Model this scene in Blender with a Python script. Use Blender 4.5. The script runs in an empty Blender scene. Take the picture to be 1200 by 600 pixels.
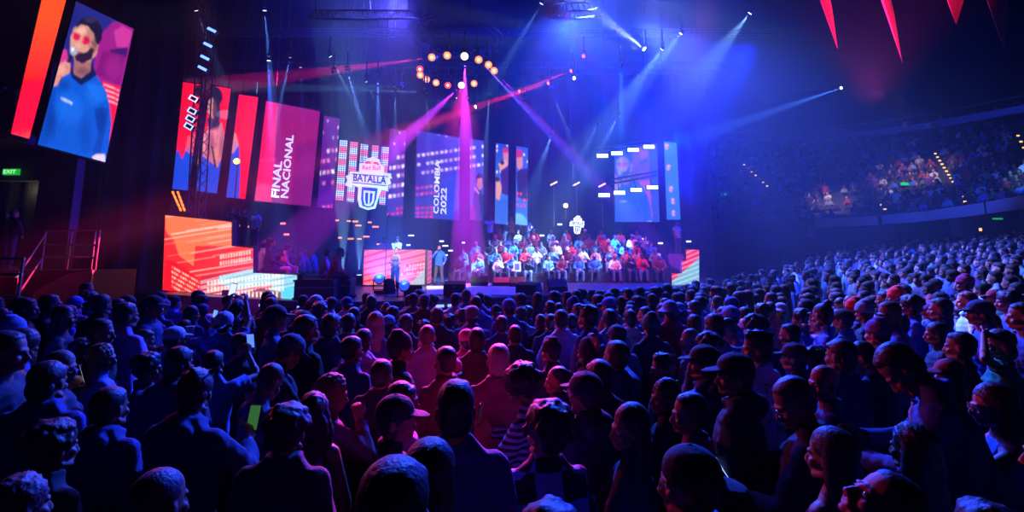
import bpy, bmesh, math, random
import numpy as np
from mathutils import Vector, Matrix, Euler
R = random.Random(7)
NR = np.random.RandomState(5)
COL = bpy.context.scene.collection
SC = bpy.context.scene
rad = math.radians

# ------------------------------------------------------------ camera
F, CX, CY, PITCH = 560.0, 600.0, 227.0, rad(8)
CAM = np.array([0.0, 0.0, 2.3])
cd = bpy.data.cameras.new('camera')
cam = bpy.data.objects.new('camera', cd); COL.objects.link(cam)
cd.sensor_fit = 'HORIZONTAL'; cd.sensor_width = 36.0
cd.lens = 36.0 * F / 1200.0
cd.shift_y = -(300 - CY) / 1200.0
cd.clip_start = 0.1; cd.clip_end = 300
cam.location = CAM; cam.rotation_euler = (rad(90) + PITCH, 0, 0)
SC.camera = cam
cP, sP = math.cos(PITCH), math.sin(PITCH)

def ray(x, y):
    a = (x - CX) / F; b = (CY - y) / F
    return np.array([a, cP - b * sP, sP + b * cP])
def at_y(x, y, Y):
    r = ray(x, y); return CAM + r * (Y / r[1])
def at_z(x, y, z):
    r = ray(x, y); return CAM + r * ((z - CAM[2]) / r[2])
def on_plane(x, y, p, n):
    r = ray(x, y); return CAM + r * (np.dot(np.subtract(p, CAM), n) / np.dot(r, n))
def project(P):
    v = np.asarray(P) - CAM
    fw = v[..., 1] * cP + v[..., 2] * sP
    up = -v[..., 1] * sP + v[..., 2] * cP
    return CX + F * v[..., 0] / fw, CY - F * up / fw
def cfit(q, d):
    r = [ray(*c) for c in q]
    M = np.array([r[0], -r[1], r[2], -r[3]]).T
    l = np.linalg.svd(M)[2][-1]; l = l / l.mean()
    P = np.array([l[i] * r[i] for i in range(4)]); P *= d / P[:, 1].mean()
    return P + CAM

def lin(c):
    return tuple((v / 12.92 if v <= 0.04045 else ((v + 0.055) / 1.055) ** 2.4) for v in [x / 255.0 for x in c])

# ------------------------------------------------------------ materials
MATS = {}
def mat(name, rgb=(128, 128, 128), rough=0.6, metal=0.0, emit=0.0, bump=0.0, scale=40.0, obj=False, attr=None, var=0.0, spec=0.5, sheen=0.0):
    if name in MATS: return MATS[name]
    m = bpy.data.materials.new(name); m.use_nodes = True
    nt = m.node_tree; b = nt.nodes['Principled BSDF']
    c = lin(rgb) + (1,)
    b.inputs['Base Color'].default_value = c
    b.inputs['Roughness'].default_value = rough
    b.inputs['Metallic'].default_value = metal
    b.inputs['Specular IOR Level'].default_value = spec
    if sheen:
        b.inputs['Sheen Weight'].default_value = sheen
        b.inputs['Sheen Roughness'].default_value = 0.4
    src = None
    if obj:
        oi = nt.nodes.new('ShaderNodeObjectInfo'); src = oi.outputs['Color']
    if attr:
        a = nt.nodes.new('ShaderNodeAttribute'); a.attribute_name = attr; src = a.outputs['Color']
    if var or bump:
        tc = nt.nodes.new('ShaderNodeTexCoord')
        nz = nt.nodes.new('ShaderNodeTexNoise'); nz.inputs['Scale'].default_value = scale; nz.inputs['Detail'].default_value = 3
        nt.links.new(tc.outputs['Object'], nz.inputs['Vector'])
    if var:
        mr = nt.nodes.new('ShaderNodeMapRange'); mr.inputs['To Min'].default_value = 1 - var; mr.inputs['To Max'].default_value = 1 + var
        nt.links.new(nz.outputs['Fac'], mr.inputs['Value'])
        mx = nt.nodes.new('ShaderNodeMix'); mx.data_type = 'RGBA'; mx.blend_type = 'MULTIPLY'; mx.inputs['Factor'].default_value = 1
        if src is not None: nt.links.new(src, mx.inputs['A'])
        else: mx.inputs['A'].default_value = c
        nt.links.new(mr.outputs['Result'], mx.inputs['B']); src = mx.outputs['Result']
    if bump:
        bp = nt.nodes.new('ShaderNodeBump'); bp.inputs['Strength'].default_value = bump; bp.inputs['Distance'].default_value = 0.02
        nt.links.new(nz.outputs['Fac'], bp.inputs['Height']); nt.links.new(bp.outputs['Normal'], b.inputs['Normal'])
    if src is not None: nt.links.new(src, b.inputs['Base Color'])
    if emit:
        b.inputs['Emission Color'].default_value = c; b.inputs['Emission Strength'].default_value = emit
    MATS[name] = m
    return m
def mat_led(name, rgb, strength, sample=False):
    m = mat(name, rgb, 0.5, emit=strength)
    m.cycles.emission_sampling = 'AUTO' if sample else 'NONE'
    return m
def mat_picture(strength=1.0):
    n = 'led_picture_%g' % strength
    if n in MATS: return MATS[n]
    m = bpy.data.materials.new(n); m.use_nodes = True; nt = m.node_tree
    b = nt.nodes['Principled BSDF']
    b.inputs['Base Color'].default_value = (0.01, 0.01, 0.01, 1); b.inputs['Roughness'].default_value = 0.7
    b.inputs['Emission Strength'].default_value = strength * 1.25
    a = nt.nodes.new('ShaderNodeAttribute'); a.attribute_name = 'picture'
    nt.links.new(a.outputs['Color'], b.inputs['Emission Color'])
    m.cycles.emission_sampling = 'NONE'
    MATS[n] = m
    return m

BLACK = mat('matte_black_steel', (22, 22, 26), 0.55, bump=0.1, scale=30)
DRAPE = mat('black_drape', (14, 14, 18), 0.95, bump=0.4, scale=6)
CONC = mat('dark_concrete', (58, 58, 66), 0.85, bump=0.2, scale=8, var=0.2)
STEEL = mat('grey_steel', (120, 120, 130), 0.4, metal=0.6)
PLAST = mat('black_plastic', (20, 20, 24), 0.45)
GLASSY = mat('lens_glass', (30, 30, 60), 0.1, metal=0.3)

# ------------------------------------------------------------ mesh helpers
class MB:
    def __init__(s): s.v = []; s.f = []
    def add(s, vs, fs):
        n = len(s.v); s.v += [tuple(map(float, v)) for v in vs]; s.f += [tuple(i + n for i in f) for f in fs]; return s
    def box(s, c, size, rz=0.0, M=None):
        hx, hy, hz = [q / 2 for q in size]
        vs = [Vector((x * hx, y * hy, z * hz)) for x in (-1, 1) for y in (-1, 1) for z in (-1, 1)]
        m = (M or Matrix.Rotation(rz, 3, 'Z'))
        vs = [m @ v + Vector(c) for v in vs]
        return s.add(vs, [(0, 1, 3, 2), (4, 6, 7, 5), (0, 4, 5, 1), (2, 3, 7, 6), (0, 2, 6, 4), (1, 5, 7, 3)])
    def tube(s, p, q, r, r2=None, n=8):
        p = Vector(p); q = Vector(q); r2 = r if r2 is None else r2
        d = (q - p)
        if d.length < 1e-6: return s
        d.normalize(); a = d.orthogonal().normalized(); b = d.cross(a)
        vs = []
        for c, rr in ((p, r), (q, r2)):
            for i in range(n):
                t = 2 * math.pi * i / n; vs.append(c + a * math.cos(t) * rr + b * math.sin(t) * rr)
        fs = [(i, (i + 1) % n, n + (i + 1) % n, n + i) for i in range(n)] + [tuple(range(n - 1, -1, -1)), tuple(range(n, 2 * n))]
        return s.add(vs, fs)
    def prism(s, poly, n, t):
        # poly: planar 3D points, extruded by -n*t
        n = Vector(n).normalized(); k = len(poly)
        A = [Vector(p) for p in poly]; B = [p - n * t for p in A]
        fs = [tuple(range(k)), tuple(range(2 * k - 1, k - 1, -1))] + [(i, (i + 1) % k, k + (i + 1) % k, k + i) for i in range(k)]
        return s.add(A + B, fs)
    def lathe(s, prof, M=None, n=20):
        # prof: (r, z) about local z
        vs = []; M = M or Matrix.Identity(4)
        for r, z in prof:
            for i in range(n):
                t = 2 * math.pi * i / n; vs.append(M @ Vector((r * math.cos(t), r * math.sin(t), z)))
        fs = []
        for k in range(len(prof) - 1):
            for i in range(n):
                fs.append((k * n + i, k * n + (i + 1) % n, (k + 1) * n + (i + 1) % n, (k + 1) * n + i))
        fs.append(tuple(range(n - 1, -1, -1))); m = (len(prof) - 1) * n; fs.append(tuple(range(m, m + n)))
        return s.add(vs, fs)
    def mesh(s, name, m, smooth=False):
        me = bpy.data.meshes.new(name); me.from_pydata(s.v, [], s.f); me.materials.append(m)
        bm = bmesh.new(); bm.from_mesh(me); bmesh.ops.recalc_face_normals(bm, faces=bm.faces); bm.to_mesh(me); bm.free()
        if smooth: me.shade_smooth()
        return me
    def build(s, name, m, parent=None, smooth=False, bevel=0.0):
        o = bpy.data.objects.new(name, s.mesh(name, m, smooth)); COL.objects.link(o)
        if parent is not None: o.parent = parent
        if bevel:
            b = o.modifiers.new('bevel', 'BEVEL'); b.width = bevel; b.segments = 2; b.limit_method = 'ANGLE'
        return o
def tag(o, label=None, cat=None, group=None, kind=None):
    if label: o['label'] = label
    if cat: o['category'] = cat
    if group: o['group'] = group
    if kind: o['kind'] = kind
    return o
def empty(name, loc=(0, 0, 0), rz=0.0, label=None, cat=None, group=None):
    o = bpy.data.objects.new(name, None); COL.objects.link(o); o.empty_display_size = 0.2
    o.location = loc; o.rotation_euler = (0, 0, rz)
    return tag(o, label, cat, group)
def copy_tree(o, parent=None):
    c = o.copy(); COL.objects.link(c)
    if parent is not None: c.parent = parent
    for ch in list(o.children): copy_tree(ch, c)
    return c
def struct(o): o['kind'] = 'structure'; return o

def spot(name, loc, target, power, rgb, angle, blend=0.3, size=0.05, parent=None):
    l = bpy.data.lights.new(name, 'SPOT'); l.energy = power; l.color = rgb; l.spot_size = rad(angle); l.spot_blend = blend
    l.shadow_soft_size = size
    o = bpy.data.objects.new(name, l); COL.objects.link(o)
    o.location = loc; d = Vector(target) - Vector(loc); o.rotation_euler = d.to_track_quat('-Z', 'Y').to_euler()
    if parent is not None:
        o.parent = parent; o.matrix_parent_inverse = parent.matrix_world.inverted()
    return o

# view
vs = SC.view_settings; vs.view_transform = 'Standard'; vs.look = 'None'; vs.gamma = 1.0; vs.exposure = 0.0; vs.use_curve_mapping = False
SC.display_settings.display_device = 'sRGB'

# text as a flat mesh on a plane: origin, right vector, up vector
def text_mesh(s, bold=0.02, space=1.0, width=None, height=None):
    cu = bpy.data.curves.new('t', 'FONT'); cu.body = s; cu.offset = bold; cu.space_character = space
    cu.extrude = 0.0; cu.resolution_u = 2
    o = bpy.data.objects.new('t', cu); COL.objects.link(o)
    dg = bpy.context.evaluated_depsgraph_get()
    me = bpy.data.meshes.new_from_object(o.evaluated_get(dg))
    bpy.data.objects.remove(o); bpy.data.curves.remove(cu)
    co = np.array([v.co[:] for v in me.vertices]); mn = co.min(0); mx = co.max(0)
    w, h = (mx - mn)[:2]
    return me, mn, w, h
def put_text(s, name, m, O, U, V, w, h, parent, bold=0.02, off=0.01):
    """text filling the box from O (lower left) by w along U and h along V"""
    me, mn, tw, th = text_mesh(s, bold)
    U = Vector(U).normalized(); V = Vector(V).normalized(); N = U.cross(V)
    for v in me.vertices:
        a = (v.co.x - mn[0]) / tw * w; b = (v.co.y - mn[1]) / th * h
        v.co = Vector(O) + U * a + V * b + N * off
    me.materials.clear(); me.materials.append(m)
    o = bpy.data.objects.new(name, me); COL.objects.link(o); o.parent = parent
    return o
# ------------------------------------------------------------ led screens
def c3x(ox, oy, k): return lambda x, y: (ox + x / k, oy + y / k)
k1 = c3x(0, 0, 3); k2 = c3x(180, 60, 3); k3 = c3x(380, 120, 3); k6 = c3x(600, 150, 3)
ks = c3x(180, 230, 4.2875); kb = c3x(380, 240, 4.617)

class Canvas:
    def __init__(s, X, Y): s.X = X; s.Y = Y; s.C = np.zeros(X.shape + (3,))
    def fill(s, c): s.C[:] = lin(c)
    def vgrad(s, y0, c0, y1, c1):
        t = np.clip((s.Y - y0) / (y1 - y0), 0, 1)[..., None]; s.C[:] = np.array(lin(c0)) * (1 - t) + np.array(lin(c1)) * t
    def hgrad(s, x0, c0, x1, c1, a=1.0):
        t = np.clip((s.X - x0) / (x1 - x0), 0, 1)[..., None]; n = np.array(lin(c0)) * (1 - t) + np.array(lin(c1)) * t
        s.C[:] = s.C * (1 - a) + n * a
    def poly(s, P, c, a=1.0):
        P = np.array(P, float); ins = np.zeros(s.X.shape, bool); n = len(P); j = n - 1
        for i in range(n):
            xi, yi = P[i]; xj, yj = P[j]
            if yi != yj:
                ins ^= ((yi > s.Y) != (yj > s.Y)) & (s.X < (xj - xi) * (s.Y - yi) / (yj - yi) + xi)
            j = i
        s.C[ins] = s.C[ins] * (1 - a) + np.array(lin(c)) * a
    def ell(s, cx, cy, rx, ry, c, a=1.0, soft=False):
        d = ((s.X - cx) / rx) ** 2 + ((s.Y - cy) / ry) ** 2
        w = (np.clip(1 - d, 0, 1) * a if soft else (d < 1) * a)[..., None]
        s.C[:] = s.C * (1 - w) + np.array(lin(c)) * w
    def line(s, p, q, w, c, a=1.0):
        p = np.array(p, float); q = np.array(q, float); d = q - p; L = np.hypot(*d); d /= L; n = np.array([-d[1], d[0]]) * w / 2
        s.poly([p + n, q + n, q - n, p - n], c, a)
    def windows(s, x0, x1, rows, slope, step, w, h, cols, p=0.8, seed=1):
        rr = random.Random(seed)
        for y in rows:
            x = x0
            while x < x1:
                if rr.random() < p:
                    yy = y + slope * (x - x0); c = rr.choice(cols)
                    s.poly([(x, yy), (x + w, yy + slope * w), (x + w, yy + h + slope * w), (x, yy + h)], c, 0.55 + 0.45 * rr.random())
                x += step

def screen(name, label, corners, P=None, paint=None, n=(60, 120), depth=0.12, strength=1.0, d=None, group=None, soft=1):
    """P: 4 world corners TL TR BR BL of the display"""
    if P is None: P = cfit(corners, d)
    P = np.array(P); nrm = np.cross(P[1] - P[0], P[0] - P[3]); nrm /= np.linalg.norm(nrm)
    c = P.mean(0)
    big = [p + (p - c) / np.linalg.norm(p - c) * 0.05 - nrm * 0.012 for p in P]
    root = MB().prism(big, nrm, depth).build(name, BLACK)
    tag(root, label, 'LED screen', group)
    u = np.linspace(0, 1, n[0] + 1); v = np.linspace(0, 1, n[1] + 1)
    U, V = np.meshgrid(u, v)
    W = ((1 - U)[..., None] * (1 - V)[..., None] * P[0] + U[..., None] * (1 - V)[..., None] * P[1] + U[..., None] * V[..., None] * P[2] + (1 - U)[..., None] * V[..., None] * P[3])
    X, Y = project(W); cv = Canvas(X, Y); paint(cv)
    K = cv.C                                  # the soft focus of the broadcast picture
    for _ in range(soft):
        K[1:-1] = (K[:-2] + 2 * K[1:-1] + K[2:]) / 4; K[:, 1:-1] = (K[:, :-2] + 2 * K[:, 1:-1] + K[:, 2:]) / 4
    K *= (1 + 0.10 * NR.randn(*K.shape[:2])[..., None])
    me = bpy.data.meshes.new('display'); nv = W.reshape(-1, 3)
    idx = np.arange((n[0] + 1) * (n[1] + 1)).reshape(n[1] + 1, n[0] + 1)
    fs = np.stack([idx[:-1, :-1], idx[1:, :-1], idx[1:, 1:], idx[:-1, 1:]], -1).reshape(-1, 4)
    me.from_pydata(nv.tolist(), [], fs.tolist())
    at = me.color_attributes.new('picture', 'FLOAT_COLOR', 'POINT')
    at.data.foreach_set('color', np.concatenate([cv.C.reshape(-1, 3), np.ones((len(nv), 1))], 1).ravel())
    me.materials.append(mat_picture(strength))
    o = bpy.data.objects.new('display', me); COL.objects.link(o); o.parent = root
    return root, P, nrm

def hang(P, root, z=17.5, k=(0.15, 0.85)):
    """two steel cables from a screen's top edge up to the roof grid"""
    for t in k:
        a = P[0] * (1 - t) + P[1] * t
        MB().tube(a + [0, 0.08, 0], (a[0], a[1] + 0.08, z), 0.012, n=5).build('hanging_cable', BLACK, root)

def p_imag(cv, f=lambda x, y: (x / 3, y / 3), faded=False):
    Q = lambda L: [f(*p) for p in L]
    e = lambda x, y, rx, ry, c, a=1.0, **k: cv.ell(*f(x, y), abs(f(x + rx, y)[0] - f(x, y)[0]), abs(f(x, y + ry)[1] - f(x, y)[1]), c, a, **k)
    cv.fill((44, 34, 120))
    cv.poly(Q([(230, 0), (350, 40), (420, 90), (350, 150), (200, 260), (120, 420)]), (30, 34, 120))
    cv.poly(Q([(345, 130), (400, 75), (480, 90), (420, 330), (325, 270)]), (140, 26, 120))
    cv.poly(Q([(400, 110), (430, 90), (465, 110), (450, 170), (410, 165)]), (185, 50, 140))
    cv.poly(Q([(385, 175), (450, 165), (445, 200), (390, 195)]), (60, 20, 90))
    cv.poly(Q([(360, 180), (440, 195), (420, 300), (335, 260)]), (118, 18, 100))
    cv.poly(Q([(205, 170), (235, 175), (240, 215), (200, 235), (190, 215)]), (190, 50, 130))
    cv.poly(Q([(360, 285), (425, 305), (375, 570), (370, 420)]), (232, 20, 52))
    for k in range(4): cv.line(f(365, 296 + 17 * k), f(418, 318 + 17 * k), 1.2 if not faded else 0.5, (235, 190, 210))
    cv.poly(Q([(160, 320), (195, 290), (180, 350), (160, 370)]), (200, 40, 120), 0.6)
    # hoodie
    cv.poly(Q([(240, 240), (200, 285), (172, 320), (150, 400), (125, 515), (180, 535), (330, 562), (372, 575), (385, 500), (392, 430), (386, 370), (372, 318), (345, 275), (325, 240), (285, 290)]), (8, 78, 186))
    cv.poly(Q([(200, 300), (172, 330), (150, 420), (138, 505), (165, 510), (185, 400)]), (4, 58, 158), 0.7)
    cv.poly(Q([(330, 380), (345, 470), (322, 545), (350, 550), (370, 460), (382, 380)]), (3, 50, 150), 0.7)
    cv.poly(Q([(300, 290), (360, 305), (380, 350), (350, 360), (320, 330)]), (20, 100, 210), 0.6)
    for a, b in (((215, 300), (178, 460)), ((268, 310), (205, 470))): cv.line(f(*a), f(*b), 0.5, (2, 30, 90), 0.7)
    # neck, collar
    cv.poly(Q([(262, 205), (322, 195), (322, 255), (285, 275), (258, 262)]), (150, 96, 92))
    cv.poly(Q([(245, 225), (262, 262), (285, 275), (318, 250), (320, 218), (340, 262), (322, 278), (285, 300), (255, 275), (240, 245)]), (10, 22, 66))
    # face
    cv.poly(Q([(258, 100), (285, 78), (315, 85), (335, 112), (348, 150), (340, 190), (318, 215), (285, 222), (262, 208), (247, 170), (248, 132)]), (196, 138, 122))
    cv.poly(Q([(300, 95), (335, 115), (346, 150), (338, 190), (318, 212), (310, 160)]), (150, 90, 90), 0.6)
    e(328, 182, 12, 20, (190, 130, 120))
    cv.poly(Q([(268, 92), (285, 66), (318, 56), (345, 72), (360, 105), (358, 138), (345, 158), (335, 150), (330, 118), (308, 92), (284, 86), (270, 100)]), (22, 16, 40))
    cv.poly(Q([(252, 176), (262, 182), (276, 178), (292, 186), (306, 182), (322, 165), (332, 175), (322, 208), (290, 224), (266, 212)]), (40, 22, 44))
    e(272, 184, 14, 4, (150, 70, 80))
    e(270, 128, 14, 15, (205, 20, 66)); e(301, 142, 15, 16, (205, 20, 66))
    cv.line(f(256, 114), f(340, 158), 0.8, (60, 30, 60))
    for (x, y, rx, ry, c, a) in ((285, 108, 26, 16, (232, 176, 150), .7), (276, 160, 14, 14, (222, 160, 138), .7), (332, 160, 12, 34, (96, 48, 66), .7), (262, 190, 12, 10, (120, 66, 78), .5), (288, 130, 9, 22, (214, 150, 130), .6),
                             (245, 380, 60, 70, (24, 104, 214), .6), (330, 330, 40, 50, (26, 110, 220), .5), (180, 430, 26, 80, (2, 44, 130), .7), (300, 470, 30, 80, (4, 54, 150), .6), (355, 420, 22, 60, (2, 42, 128), .7), (225, 300, 26, 26, (2, 44, 130), .6), (290, 250, 30, 18, (96, 50, 60), .7),
                             (320, 70, 30, 14, (50, 44, 84), .8), (400, 240, 40, 60, (150, 34, 128), .6), (240, 60, 60, 60, (20, 26, 100), .6)): e(x, y, rx, ry, c, a, soft=True)
    # hand + microphone
    cv.line(f(252, 195), f(205, 288), 4.2 if not faded else 2, (26, 26, 36))
    cv.poly(Q([(182, 262), (200, 232), (228, 214), (248, 224), (246, 256), (216, 272), (200, 302), (182, 302), (176, 282)]), (200, 130, 120))
    for k in range(3): cv.line(f(205 + 12 * k, 236 - 6 * k + 8), f(240, 246 - 4 * k), 0.5, (120, 60, 70))
    e(215, 245, 24, 20, (226, 160, 140), .7, soft=True)
    e(260, 179, 14, 16, (150, 150, 165)); e(256, 174, 6, 7, (215, 215, 228))
    cv.poly(Q([(322, 552), (338, 542), (368, 542), (372, 572), (330, 562)]), (205, 190, 215))
    cv.poly(Q([(214, 343), (222, 343), (254, 360), (254, 368), (216, 352)]), (190, 210, 240), 0.85)
    if not faded:
        for k in range(7): cv.line(f(218 + 5 * k, 343 + 3 * k), f(216 + 5 * k, 352 + 3 * k), 0.5, (20, 90, 190))

imq = [k1(268, 5), k1(470, 102), k1(370, 570), k1(133, 508)]
IM, IMP, IMN = screen('video_screen', 'tall video screen high by the dark drape showing man in blue hoodie with microphone', imq, d=15, paint=p_imag, n=(140, 240), strength=1.15, soft=3)
hang(IMP, IM)
IP = IMP
def on_imag(L, off=0.0): return [on_plane(x, y, IP[0] + IMN * off, IMN) for x, y in L]
def p_red(cv):
    cv.vgrad(20, (255, 74, 26), 95, (240, 30, 30)); cv.poly([(0, 96), (60, 92), (60, 200), (0, 200)], (226, 14, 40))
    rr = random.Random(3)
    for i in range(14):
        x = 13 + i * 1.8; cv.poly([(x, 165), (x + 1.2, 165), (x + 1.2, 158 - 9 * rr.random()), (x, 160)], (250, 120, 110), 0.35)
S, P, _ = screen('side_screen', 'plain orange and red screen strip beside the tall video screen', None, P=on_imag([(52, -14), (81, -14), k1(103, 488), k1(38, 470)]), paint=p_red, n=(20, 100), strength=1.1)
hang(P, S)

# --- wall of screens above the stage
def plane_screen(name, label, outer, q, paint, d, **k):
    A = cfit(outer, d); n = np.cross(A[1] - A[0], A[0] - A[3]); n /= np.linalg.norm(n)
    return screen(name, label, None, P=[on_plane(x, y, A[0], n) for x, y in q], paint=paint, **k)
outerA = [k2(100, 108), k2(368, 162), k2(322, 520), k2(52, 482)]
def p_singer(cv):
    f = k2; Q = lambda L: [f(*p) for p in L]
    cv.fill((226, 12, 44))
    cv.poly(Q([(50, 400), (85, 345), (100, 380), (120, 330), (140, 370), (165, 350), (190, 380), (225, 370), (250, 400), (280, 310), (300, 330), (305, 420), (300, 530), (40, 520)]), (14, 62, 196))
    cv.poly(Q([(120, 300), (150, 290), (150, 370), (110, 350)]), (210, 90, 110), 0.6)
    cv.poly(Q([(170, 300), (195, 262), (240, 250), (250, 300), (245, 360), (225, 410), (195, 385), (168, 365)]), (190, 100, 118))
    cv.poly(Q([(270, 285), (290, 290), (300, 330), (280, 360), (262, 350)]), (200, 120, 130), 0.8)
    cv.poly(Q([(185, 240), (215, 225), (235, 250), (225, 280), (200, 275)]), (52, 40, 78))
    cv.ell(*f(206, 160), 12, 13, (26, 20, 44)); cv.ell(*f(160, 140), 6, 7, (40, 18, 40))
    cv.poly(Q([(190, 175), (205, 162), (222, 180), (224, 215), (212, 240), (195, 225), (188, 200)]), (176, 112, 108))
    cv.poly(Q([(205, 205), (212, 165), (232, 180), (235, 230), (222, 262), (205, 272), (212, 240)]), (36, 28, 60))
    for (x, y, rx, ry, c, a) in ((200, 200, 4, 8, (206, 140, 128), .8), (216, 205, 3, 12, (110, 60, 76), .7), (225, 310, 7, 16, (216, 128, 140), .8), (200, 330, 8, 18, (128, 58, 90), .8), (240, 330, 5, 20, (120, 56, 90), .7), (85, 200, 20, 40, (190, 6, 40), .6), (345, 260, 12, 60, (240, 30, 60), .6)): cv.ell(*f(x, y), rx, ry, c, a, soft=True)
    cv.line(f(196, 205), f(208, 206), 0.9, (60, 30, 40)); cv.ell(*f(198, 186), 1.6, 0.7, (50, 26, 44))
    cv.poly(Q([(200, 340), (228, 345), (226, 385), (205, 375)]), (196, 120, 110)); cv.line(f(205, 335), f(218, 410), 2.2, (30, 26, 44))
    cv.line(f(180, 300), f(178, 360), 1, (240, 200, 190), 0.5); cv.line(f(225, 280), f(222, 330), 1, (120, 50, 70), 0.7)
for i, (q, lb) in enumerate((([(100, 108), (170, 118), (122, 490), (52, 482)], 'first red and blue screen slice of the singer picture, behind the lit truss'),
                             ([(200, 120), (272, 132), (222, 500), (150, 492)], 'narrow screen slice showing the dark haired singer holding a microphone'),
                             ([(300, 152), (368, 162), (322, 520), (255, 513)], 'red and blue screen slice with the bright orange lamp before it'))):
    S, P, _ = plane_screen('screen_slice', lb, outerA, [k2(*p) for p in q], p_singer, 22, n=(36, 150), strength=1.15, group=None)
    hang(P, S)

def p_final(cv):
    f = k2; cv.fill((222, 10, 62))
    cv.poly([f(440, 150), f(620, 190), f(600, 560), f(412, 560)], (140, 14, 82))
    cv.hgrad(f(560, 0)[0], (150, 20, 90), f(420, 0)[0], (158, 16, 84), 0.0)
    cv.poly([f(500, 330), f(620, 300), f(600, 560), f(480, 560)], (112, 14, 90), 0.8)
    cv.windows(*[f(375, 0)[0], f(450, 0)[0]], [f(0, y)[1] for y in (382, 402)], -0.12, 3.2, 2.0, 2.6, [(240, 60, 110), (230, 20, 80)], 0.8, 4)
q = [k2(396, 175), k2(585, 212), k2(552, 545), k2(355, 525)]
FS, FP, FN = screen('title_screen', 'large crimson screen with sideways white words FINAL NACIONAL', q, d=23, paint=p_final, n=(70, 120), strength=1.1)
hang(FP, FS)
WHITE = mat_led('white_letters', (235, 235, 245), 1.0)
def text_px(s, name, m, ll, along, up, w_end, h_end, P, N, parent, bold=0.03, off=0.02):
    O = on_plane(*ll, P[0] + N * off, N); A = on_plane(*w_end, P[0] + N * off, N); B = on_plane(*h_end, P[0] + N * off, N)
    return put_text(s, name, m, O, A - O, B - O, float(np.linalg.norm(A - O)), float(np.linalg.norm(B - O)), parent, bold, 0)
# sideways: text runs upwards, letters' tops to the left
text_px('FINAL', 'lettering', WHITE, k2(441, 516), 0, 0, k2(452, 388), k2(413, 512), FP, FN, FS, bold=0.022)
text_px('NACIONAL', 'lettering', WHITE, k2(473, 517), 0, 0, k2(493, 296), k2(446, 514), FP, FN, FS, bold=0.022)

cityc = [(236, 210, 240), (250, 235, 250), (220, 120, 190), (240, 80, 130)]
def p_city1(cv):
    f = k2; cv.vgrad(f(0, 230)[1], (96, 22, 128), f(0, 550)[1], (60, 10, 120))
    cv.windows(f(575, 0)[0], f(660, 0)[0], [f(0, y)[1] for y in (240, 262, 280, 298)], 0.02, 6, 1.5, 3, [(240, 200, 250)], 0.25, 9)
    cv.windows(f(578, 0)[0], f(652, 0)[0], [f(0, y)[1] for y in (348, 382, 422, 460, 545)], -0.12, 5.2, 3.4, 4.6, cityc, 0.85, 2)
SA, P, _ = screen('screen_slice', 'narrow purple screen slice of lit windows just beyond the crimson screen', [k2(600, 228), k2(655, 237), k2(628, 552), k2(575, 548)], d=24, paint=p_city1, n=(26, 120), strength=1.0)
hang(P, SA)
def p_city2(cv):
    f = k2; cv.vgrad(f(0, 270)[1], (92, 26, 130), f(0, 580)[1], (50, 8, 120))
    cv.windows(f(826, 0)[0], f(890, 0)[0], [f(0, y)[1] for y in (282, 300, 320)], 0.02, 6, 1.5, 3, [(240, 200, 250)], 0.3, 9)
    cv.windows(f(826, 0)[0], f(885, 0)[0], [f(0, y)[1] for y in (372, 405, 436, 470, 505)], -0.14, 5.0, 3.4, 4.2, cityc[:3] if 1 else 0, 0.85, 2)
    cv.windows(f(822, 0)[0], f(885, 0)[0], [f(0, y)[1] for y in (554, 570)], -0.14, 5.0, 3.4, 3, [(230, 20, 100)], 0.9, 2)
SA, P, _ = screen('screen_slice', 'narrow purple screen slice of lit windows between the emblem and the word screen', [k2(832, 272), k2(888, 280), k2(876, 582), k2(820, 578)], d=25.5, paint=p_city2, n=(26, 120), strength=1.0)
hang(P, SA)
def p_col(cv):
    f = k3; cv.vgrad(f(0, 100)[1], (72, 44, 160), f(0, 420)[1], (24, 56, 178))
    cv.hgrad(f(320, 0)[0], (60, 12, 120), f(480, 0)[0], (34, 84, 200), 0.55)
    cv.poly([f(310, 150), f(400, 130), f(480, 200), f(480, 250), f(310, 300)], (66, 30, 150), 0.4)
    cv.windows(f(327, 0)[0], f(565, 0)[0], [f(0, y)[1] for y in (182, 214, 245)], -0.14, 5.4, 3.3, 3.4, [(240, 215, 250), (220, 170, 230), (245, 230, 255)], 0.8, 5)
    cv.windows(f(322, 0)[0], f(400, 0)[0], [f(0, y)[1] for y in (298, 320)], -0.12, 5.4, 3.3, 2.8, [(235, 40, 120), (230, 90, 150)], 0.85, 6)
    cv.windows(f(322, 0)[0], f(380, 0)[0], [f(0, y)[1] for y in (368, 385, 400)], -0.05, 5.4, 3.6, 3, [(230, 20, 90)], 0.85, 6)
    cv.windows(f(345, 0)[0], f(480, 0)[0], [f(0, y)[1] for y in (104,)], 0.16, 9, 2, 1.4, [(250, 180, 200)], 0.5, 6)
    cv.poly([f(455, 385), f(470, 375), f(480, 420), f(450, 415)], (40, 20, 60), 0.8)
CS, CP, CN = screen('title_screen', 'large blue and purple screen with sideways white words COLOMBIA 2022', [k3(326, 98), k3(476, 124), k3(474, 414), k3(318, 405)], d=26, paint=p_col, n=(60, 120), strength=1.0)
hang(CP, CS)
text_px('COLOMBIA', 'lettering', WHITE, k3(402, 392), 0, 0, k3(408, 206), k3(383, 390), CP, CN, CS, bold=0.024)
text_px('2022', 'lettering', WHITE, k3(429, 394), 0, 0, k3(431, 301), k3(408, 392), CP, CN, CS, bold=0.024)
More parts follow.
